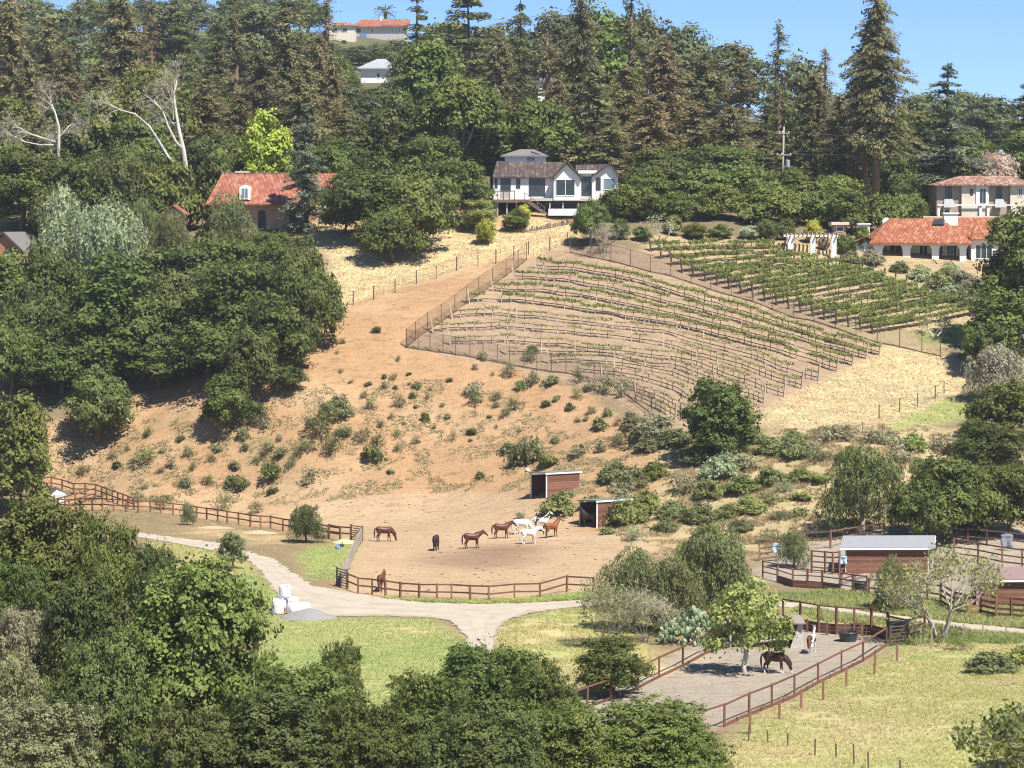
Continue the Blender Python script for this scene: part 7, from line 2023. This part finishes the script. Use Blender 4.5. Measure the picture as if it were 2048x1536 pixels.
def coat(name, body, leg, legz=.42, patch=None, thr=.55, face=None, sock=None):
    m, nt, b = _nodes('coat_' + name)
    tc = nt.nodes.new('ShaderNodeTexCoord'); sp = nt.nodes.new('ShaderNodeSeparateXYZ'); nt.links.new(tc.outputs['Object'], sp.inputs[0])
    n = noise_node(nt, 2.0, 3)
    col = ramp(nt, n, [(.3, tuple(x * .8 for x in body)), (.7, tuple(min(1, x * 1.15) for x in body))])
    if patch:
        pn = noise_node(nt, 1.5, 1.5, .4)
        col = mix_rgb(nt, ramp(nt, pn, [(thr - .015, (0, 0, 0)), (thr + .015, (1, 1, 1))]), col, patch)
    def step(sock_, lo, hi):
        mr = nt.nodes.new('ShaderNodeMapRange'); mr.inputs[1].default_value = hi; mr.inputs[2].default_value = lo
        nt.links.new(sock_, mr.inputs[0]); return mr.outputs[0]
    col = mix_rgb(nt, step(sp.outputs['Z'], legz - .06, legz + .08), col, leg)
    if sock: col = mix_rgb(nt, step(sp.outputs['Z'], .22, .28), col, sock)
    nt.links.new(col, b.inputs['Base Color']); b.inputs['Roughness'].default_value = .45
    b.inputs['Specular IOR Level'].default_value = .35
    return m
M_HAIRD = plain('dark_horse_hair', (.025, .018, .015), .6, .2); M_HAIRW = plain('pale_horse_hair', (.62, .60, .56), .7, .1); M_HAIRB = plain('brown_horse_hair', (.14, .06, .03), .6, .2)
BAY = coat('bay', (.10, .034, .017), (.02, .013, .01)); CHEST = coat('chestnut', (.12, .038, .019), (.08, .026, .014)); DARKB = coat('dark_bay', (.035, .021, .015), (.015, .011, .01))
WHITEH = coat('white', (.74, .72, .68), (.70, .68, .64)); PINTO = coat('pinto', (.74, .72, .69), (.72, .70, .66), patch=(.06, .055, .055), thr=.56)
BUCK = coat('light_bay', (.23, .085, .03), (.07, .03, .016)); SOCK = coat('dark_brown_white_socks', (.05, .024, .018), (.045, .022, .016), sock=(.68, .66, .62))
PIEB = coat('brown_pinto', (.10, .04, .025), (.66, .64, .6), legz=.5, patch=(.68, .66, .62), thr=.5)
def horse(px, py, pose, yaw, m, hair, label, size=1.0, head=None):
    p = G(px, py)
    t = thing('horse', p, label, 'horse', rz=R(yaw))
    t.scale = (size,) * 3
    b, tl, mn = HM[pose]
    link('body', b, m, t); link('tail', tl, hair, t); link('mane', mn, hair, t)
    return t
horse(768, 1083, 'graze', 8, BAY, M_HAIRD, 'brown horse grazing alone near the left corner of the corral')
horse(872, 1101, 'graze', 82, DARKB, M_HAIRD, 'dark brown horse seen from behind with head down')
horse(944, 1097, 'level', 8, BAY, M_HAIRD, 'bay horse with outstretched neck walking towards the white horses')
horse(1003, 1077, 'level', 5, CHEST, M_HAIRD, 'chestnut horse standing just left of the white horses')
horse(1043, 1068, 'graze', 3, WHITEH, M_HAIRW, 'white horse at the back left of the group, head hidden')
horse(1082, 1063, 'up', 8, PINTO, M_HAIRW, 'white horse with dark patches holding its head high')
horse(1058, 1088, 'level', 14, WHITEH, M_HAIRW, 'white horse in front of the group')
horse(1103, 1075, 'up', 32, BUCK, M_HAIRD, 'light reddish bay horse at the right end of the group')
horse(1178, 1054, 'up', 165, DARKB, M_HAIRD, 'dark horse standing inside the lower shelter')
horse(763, 1183, 'level', 80, CHEST, M_HAIRB, 'brown horse standing at the front rail of the corral')
horse(1549, 1346, 'graze', -14, SOCK, M_HAIRD, 'dark brown horse with white socks grazing in the sandy paddock', 1.0)
horse(1623, 1306, 'up', 72, PIEB, M_HAIRB, 'brown and white horse seen from behind in the sandy paddock', .95)

# ================================================================== scrub on the bare hill and in the gully
HILLSCRUB = [  # px, py of the foot, width px, kind
] 
def _z(o, rows): return [(o[0] + a / 2.926, o[1] + (b + s * .35) / 2.926, s / 2.926, k) for a, b, s, *q in rows for k in [(q[0] if q else 's')]]
HILLSCRUB += _z((650, 450), [(305, 610, 55), (430, 785, 38), (490, 868, 34), (345, 890, 30), (400, 890, 48), (255, 925, 44), (540, 930, 60), (730, 905, 38), (150, 910, 40, 'd'), (350, 945, 44, 'd'), (410, 950, 30),
    (495, 930, 22), (225, 1000, 44), (270, 1060, 60), (440, 1045, 86), (510, 995, 40), (530, 1060, 30), (615, 960, 28, 'd'), (870, 960, 130, 'd'), (875, 1020, 90), (1010, 1000, 64, 'd'), (1000, 1050, 44, 'd'), (980, 875, 28),
    (875, 835, 38, 'd'), (925, 770, 64, 'd'), (1115, 1055, 100), (1060, 1100, 70), (1205, 770, 90), (1215, 720, 60), (1080, 860, 84), (1150, 930, 76), (1210, 900, 100, 'd'), (1330, 900, 96), (1290, 1045, 54), (1355, 1015, 44),
    (1475, 1000, 64), (1430, 1060, 54), (1555, 1085, 60), (1600, 1160, 96), (1655, 1095, 54), (1480, 1135, 44, 'd'), (1530, 1130, 34), (1710, 1160, 44), (1350, 1255, 54), (1620, 1300, 84, 'd'), (1720, 1260, 84),
    (390, 1120, 40), (585, 1125, 54), (720, 1110, 54, 'd'), (330, 1165, 54), (420, 1220, 50), (465, 1160, 34), (855, 1205, 60), (745, 1248, 54), (850, 1260, 24), (270, 1335, 120), (430, 1300, 64), (530, 1260, 54, 'd'),
    (120, 1210, 90), (220, 1240, 100), (310, 1265, 76), (380, 1440, 44), (910, 1460, 54), (1080, 1290, 100), (1170, 1340, 170), (1300, 1370, 130), (1470, 1320, 120, 'd'), (1140, 1200, 34, 'd'),
    (70, 1060, 180), (40, 1310, 110), (1480, 900, 80), (1560, 940, 90, 'd'), (1650, 950, 100, 'd'), (1740, 960, 110, 'd'), (1800, 1140, 90), (600, 1010, 30), (690, 1050, 34, 'd'), (640, 1180, 30), (960, 1120, 30), (1000, 1180, 26, 'd'),
    (160, 1110, 36), (60, 680, 34, 'd'), (100, 680, 40, 'd'), (70, 745, 28), (95, 850, 36, 'd')])
HILLSCRUB += _z((0, 450), [(865, 1215, 66), (1060, 1245, 50), (1290, 1190, 140, 'd'), (1420, 1220, 76), (745, 1310, 44), (840, 1360, 120), (680, 1395, 64), (485, 1435, 80), (660, 1355, 54), (1110, 1335, 76), (1275, 1300, 54), (1240, 1370, 64),
    (1365, 1405, 64), (1440, 1290, 54), (1575, 1310, 86), (1650, 1320, 76), (1640, 1240, 54, 'd'), (1530, 1140, 110, 'd'), (1830, 1150, 66), (1880, 1185, 170), (2000, 1210, 66), (1790, 1290, 110), (1700, 1400, 66),
    (1590, 1440, 116), (1390, 1490, 130), (1085, 1505, 66), (1225, 1500, 66), (1820, 1480, 96, 'd'), (940, 1430, 54), (1000, 1400, 60, 'd'), (1130, 1420, 50), (1500, 1370, 60), (1560, 1400, 50, 'd'), (1740, 1340, 60), (950, 1320, 44, 'd')])
HILLSCRUB += _z((0, 925), [(1595, 160, 64), (1300, 240, 116), (1500, 265, 86), (960, 235, 116), (1100, 285, 90), (810, 210, 66), (850, 140, 44, 'd'), (1850, 260, 40, 'd')])
GULLYSCRUB = [(1985, 1345, 130, 's'), (2040, 1330, 100, 'b'), (1920, 1300, 60, 's'), (1310, 880, 110, 'd'), (1350, 890, 95, 's'), (1285, 875, 70, 's'), (1265, 860, 60, 'd'), (1262, 975, 90, 's'), (1228, 960, 76, 's'), (1390, 925, 90, 's'), (1440, 955, 100, 's'), (1490, 935, 90, 'd'), (1540, 905, 92, 's'), (1590, 915, 84, 's'),
    (1480, 985, 90, 's'), (1420, 995, 84, 's'), (1370, 985, 84, 'd'), (1545, 965, 84, 's'), (1600, 960, 66, 'b'), (1640, 965, 56, 'b'), (1450, 1035, 74, 'b'), (1400, 1045, 92, 's'), (1500, 1025, 84, 'b'), (1350, 1035, 84, 's'), (1600, 1000, 54, 'b'),
    (1480, 1062, 64, 's'), (1420, 1078, 84, 's'), (1650, 880, 96, 'd'), (1690, 878, 84, 'd'), (1740, 884, 76, 'd'), (1780, 892, 74, 'd'), (1830, 900, 66, 's'), (1700, 918, 66, 's'), (1760, 950, 96, 's'), (1800, 922, 76, 'd'), (1842, 948, 66, 's'),
    (1330, 1062, 66, 's'), (1272, 1082, 56, 's'), (1290, 1025, 96, 's'), (1240, 1005, 84, 'd'), (1120, 1028, 96, 's'), (1042, 1036, 34, 's'), (1252, 1048, 104, 's'), (1560, 1040, 60, 's'), (1540, 1010, 60, 's'), (1640, 920, 60, 's'), (1310, 955, 70, 'g'),
    (1600, 1030, 46, 'b'), (1570, 985, 60, 's'), (1385, 1105, 80, 's'), (1460, 1100, 70, 's'), (1540, 1085, 60, 'd'), (1590, 885, 70, 's'), (1890, 905, 80, 'd'), (1915, 945, 90, 's'), (1870, 970, 80, 's'), (1500, 885, 70, 's'), (1620, 905, 60, 'd'), (1470, 905, 66, 's'),
    (1190, 1015, 60, 's'), (1215, 1068, 40, 's'), (1300, 900, 70, 's'), (1710, 945, 60, 'b'), (1690, 985, 60, 'b'), (1410, 905, 70, 's')]
def scrub_group(rows, bands, group):
    """name each bush by its band and its place from the left"""
    by = {}
    for r_ in rows:
        for nm, lo, hi in bands:
            if lo <= r_[1] < hi: by.setdefault(nm, []).append(r_); break
    rr = random.Random(9)
    for nm, L in by.items():
        L.sort()
        for i, (px, py, w, k) in enumerate(L):
            p = G(px, py); wm = w / pxm(p.y) * (.92 if group.endswith('gully') else 1.22)
            kind = 'dry_shrub' if k == 'd' else 'big_shrub' if w > 60 else rr.choice(['shrub', 'wisp', 'wisp'])
            lf = {'d': 'scrubg', 's': rr.choice(['pepper', 'scrub', 'sage', 'pepper', 'scrubb'] if group.endswith('gully') else ['scrub', 'scrub', 'oak2', 'oak2', 'pepper']), 'b': 'scrubb', 'g': 'green'}[k]
            look = {'d': 'dry grey scrub bush', 's': 'green scrub bush', 'b': 'bright green scrub bush', 'g': 'dense green bush'}[k]
            plant(kind, lf, p, wm, wm * (rr.uniform(.36, .58) if group.endswith('gully') else rr.uniform(.5, .85)), '%s %s, %s from the left' % (look, nm, ordinal(i)), 'scrub_bush', 'bush', group, bark=BARKG, crown='leaves', stem='stems')
def ordinal(i):
    if i < 20: return ORD[i]
    return {2: 'twenty', 3: 'thirty', 4: 'forty'}[(i + 1) // 10] + '-' + ORD[(i + 1) % 10 - 1] if (i + 1) % 10 else {3: 'thirtieth', 4: 'fortieth'}[(i + 1) // 10]
scrub_group(HILLSCRUB, [('below the vineyard fence', 0, 748), ('high on the bare hill', 748, 800), ('on the upper middle of the bare hill', 800, 835), ('on the middle of the bare hill', 835, 870),
                        ('on the lower middle of the bare hill', 870, 900), ('low on the bare hill', 900, 935), ('at the foot of the bare hill', 935, 985), ('beside the left rail fence', 985, 1100)], 'scrub bushes on the bare hill')
scrub_group(GULLYSCRUB, [('along the top of the gully', 0, 900), ('in the upper gully', 900, 940), ('in the middle of the gully slope', 940, 985), ('in the lower gully', 985, 1030), ('at the foot of the gully slope', 1030, 1200), ('on the bank above the meadow', 1200, 1500)], 'scrub bushes of the gully')

# ================================================================== grass, straw and clods: nobody could count these
def grassy(name, c0, c1):
    return leafy(name, tuple(x / 1.75 for x in c0), tuple(x / 1.6 for x in c1), trans=0.42, rough=.9)
def tufts(name, zones, n, h, size, lf, label, seed, box=None, blades=3, keep=None):
    rng = np.random.default_rng(seed)
    okv = np.isin(GZONE, zones) & (np.abs(GV[:, 0]) < 76) & (GV[:, 1] > 150) & (GV[:, 1] < 425)
    if box is not None: okv &= inpoly(*proj(GV), box)
    idx = np.nonzero(okv)[0]
    # weight towards an even cover on the ground
    i = rng.choice(idx, n)
    x = GV[i, 0] + rng.uniform(-.35, .35, n); y = GV[i, 1] + rng.uniform(-.35, .35, n)
    cl = fbm(x * .6, y * .6, seed); k = cl > (.42 if keep is None else keep); x = x[k]; y = y[k]; cl = cl[k]
    px, py = proj(np.column_stack([x, y, H(x, y)]))
    off = ~(inpoly(px, py, ROADS[0]) | inpoly(px, py, ROADS[1]))       # nothing grows on the road
    x = x[off]; y = y[off]; cl = cl[off]
    z = H(x, y); q = len(x)
    x = np.repeat(x, blades); y = np.repeat(y, blades); z = np.repeat(z, blades); cl = np.repeat(cl, blades)
    m = len(x)
    a = rng.random(m) * 6.283; hh = h * rng.uniform(.5, 1.3, m) * (.6 + cl * .8); w = size * rng.uniform(.6, 1.3, m)
    bx = x + rng.normal(0, size, m); by = y + rng.normal(0, size, m)
    lx = rng.normal(0, .9, m) * hh; ly = rng.normal(.3, .9, m) * hh
    V = np.empty((m, 3, 3))
    V[:, 0] = np.column_stack([bx - np.cos(a) * w, by - np.sin(a) * w, z - .03])
    V[:, 1] = np.column_stack([bx + np.cos(a) * w, by + np.sin(a) * w, z - .03])
    V[:, 2] = np.column_stack([bx + lx, by + ly, z + hh])
    lowf = np.clip((fbm(bx * .07, by * .1, seed + 40) - .5) * 3.2 + .5, 0, 1)
    T = np.repeat(np.clip(.15 + .7 * lowf + rng.normal(0, .17, m), 0, 1), 3)
    me = mesh_np(name, V.reshape(-1, 3), np.arange(m * 3).reshape(m, 3), tint=T)
    o = link(name, me, lf)
    tag(o, label, 'grass', kind='stuff')
G_MEADOW = grassy('meadow_blade', (.33, .38, .13), (.55, .50, .24)); G_LAWN = grassy('lawn_blade', (.25, .34, .11), (.42, .45, .18)); G_STRAW = grassy('straw_blade', (.66, .52, .29), (.80, .64, .37))
G_VERGE = grassy('verge_blade', (.36, .32, .16), (.54, .44, .26))
tufts('meadow_grass', [MEADOW], 90000, .12, .042, G_MEADOW, 'yellow green grass of the meadow', 1, blades=2, keep=.32)
tufts('lawn_grass', [LAWN], 60000, .12, .042, G_LAWN, 'short green grass beside the road', 2, blades=2, keep=.3)
tufts('straw_grass', [STRAW], 60000, .16, .036, G_STRAW, 'dry straw grass on the slopes', 3, blades=2, keep=.2)
tufts('verge_grass', [VERGE, VINE2, VINE], 40000, .1, .06, G_VERGE, 'thin dry grass on the verges and between the vine rows', 4, blades=2, keep=.5)
tufts('gully_grass', [GULLY], 26000, .25, .08, G_VERGE, 'rough grass in the gully', 5, blades=3, keep=.5)
tufts('hill_weeds', [HILL], 34000, .16, .07, grassy('hill_weed', (.22, .22, .11), (.38, .34, .2)), 'low weeds scattered over the bare hill', 6, blades=3, keep=.53, box=[(90, 1000), (90, 860), (420, 830), (640, 760), (900, 760), (1290, 880), (1300, 990), (560, 1010)])
tufts('fence_line_weeds', [VERGE, CORRAL, LAWN, MEADOW, HILL], 9000, .22, .09, G_LAWN, 'green weeds along the foot of the corral fence', 7, blades=3, keep=.3, box=[(690, 1190), (770, 1196), (900, 1205), (1050, 1200), (1180, 1185), (1190, 1196), (1060, 1209), (900, 1213), (770, 1204), (690, 1196)])
tufts('bank_weeds', [LAWN], 16000, .3, .1, G_LAWN, 'rank green weeds on the banks beside the pens', 8, blades=3, keep=.3, box=[(1530, 1180), (1740, 1180), (2060, 1215), (2060, 1300), (1780, 1290), (1600, 1225)])
def clods():
    rng = np.random.default_rng(12); bm = bmesh.new()
    for k in range(200):
        px = rng.uniform(600, 1200); py = rng.uniform(1000, 1190)
        if not inpoly(np.array([px]), np.array([py]), ZONES[1][1])[0]: continue
        p = G(px, py); s = rng.uniform(.04, .14)
        r = bmesh.ops.create_icosphere(bm, subdivisions=1, radius=s)
        for v in r['verts']: v.co = Vector((v.co.x * rng.uniform(1, 2.2), v.co.y * 1.2, v.co.z * .5)) + p
    me = bpy.data.meshes.new('manure_clods'); bm.to_mesh(me); bm.free()
    o = link('manure_clods', me, plain('dark_clod', (.11, .07, .045), .95, .3)); tag(o, 'dark clods scattered over the corral', 'clods', kind='stuff')
clods()

# ---- villa garden
for i, (px, py, w, lf, lb) in enumerate([
    (1790, 582, 20, 'yellow', 'yellow bush at the lower left of the villa garden'), (1745, 528, 60, 'scrubg', 'grey bush under the left wing of the villa'), (1700, 525, 50, 'scrub', 'olive bush left of the villa'),
    (1800, 545, 46, 'scrub', 'green bush on the wall below the villa arcade'), (1845, 560, 60, 'sage', 'pale bush below the villa stairs'), (1885, 575, 80, 'pepper', 'grey green bush mound right of the garden path'),
    (1930, 578, 80, 'scrubg', 'grey brown bush mound below the pink terrace'), (1965, 590, 70, 'pepper', 'grey green bush at the right end of the villa garden'), (1840, 545, 36, 'yellow', 'yellow flowering bush below the arcade'),
    (1900, 548, 50, 'sage', 'pale bush at the foot of the terrace stairs'), (1945, 610, 90, 'scrub', 'low green bush along the last vine row'), (1905, 600, 70, 'sage', 'low pale bush beside the garden path'), (1760, 560, 40, 'scrub', 'small bush at the upper end of the garden path')]):
    p = G(px, py); wm = w / pxm(p.y)
    plant('big_shrub', lf, p, wm, wm * .5, lb, 'garden_bush', 'bush', 'bushes of the villa garden', crown='leaves', stem='stems')

# ================================================================== air
def haze():
    mb = MB().box(-1500, 1500, -90, 2950, -12, 150)
    o = link('haze', mb.mesh('haze'))
    m = bpy.data.materials.new('air'); m.use_nodes = True
    nt = m.node_tree; nt.nodes.remove(nt.nodes['Principled BSDF'])
    v = nt.nodes.new('ShaderNodeVolumePrincipled')
    v.inputs['Color'].default_value = (.92, .95, 1.0, 1); v.inputs['Density'].default_value = 0.00011; v.inputs['Anisotropy'].default_value = .2
    nt.links.new(v.outputs[0], nt.nodes['Material Output'].inputs['Volume'])
    o.data.materials.append(m)
    tag(o, 'thin pale haze over the valley', kind='stuff')
haze()
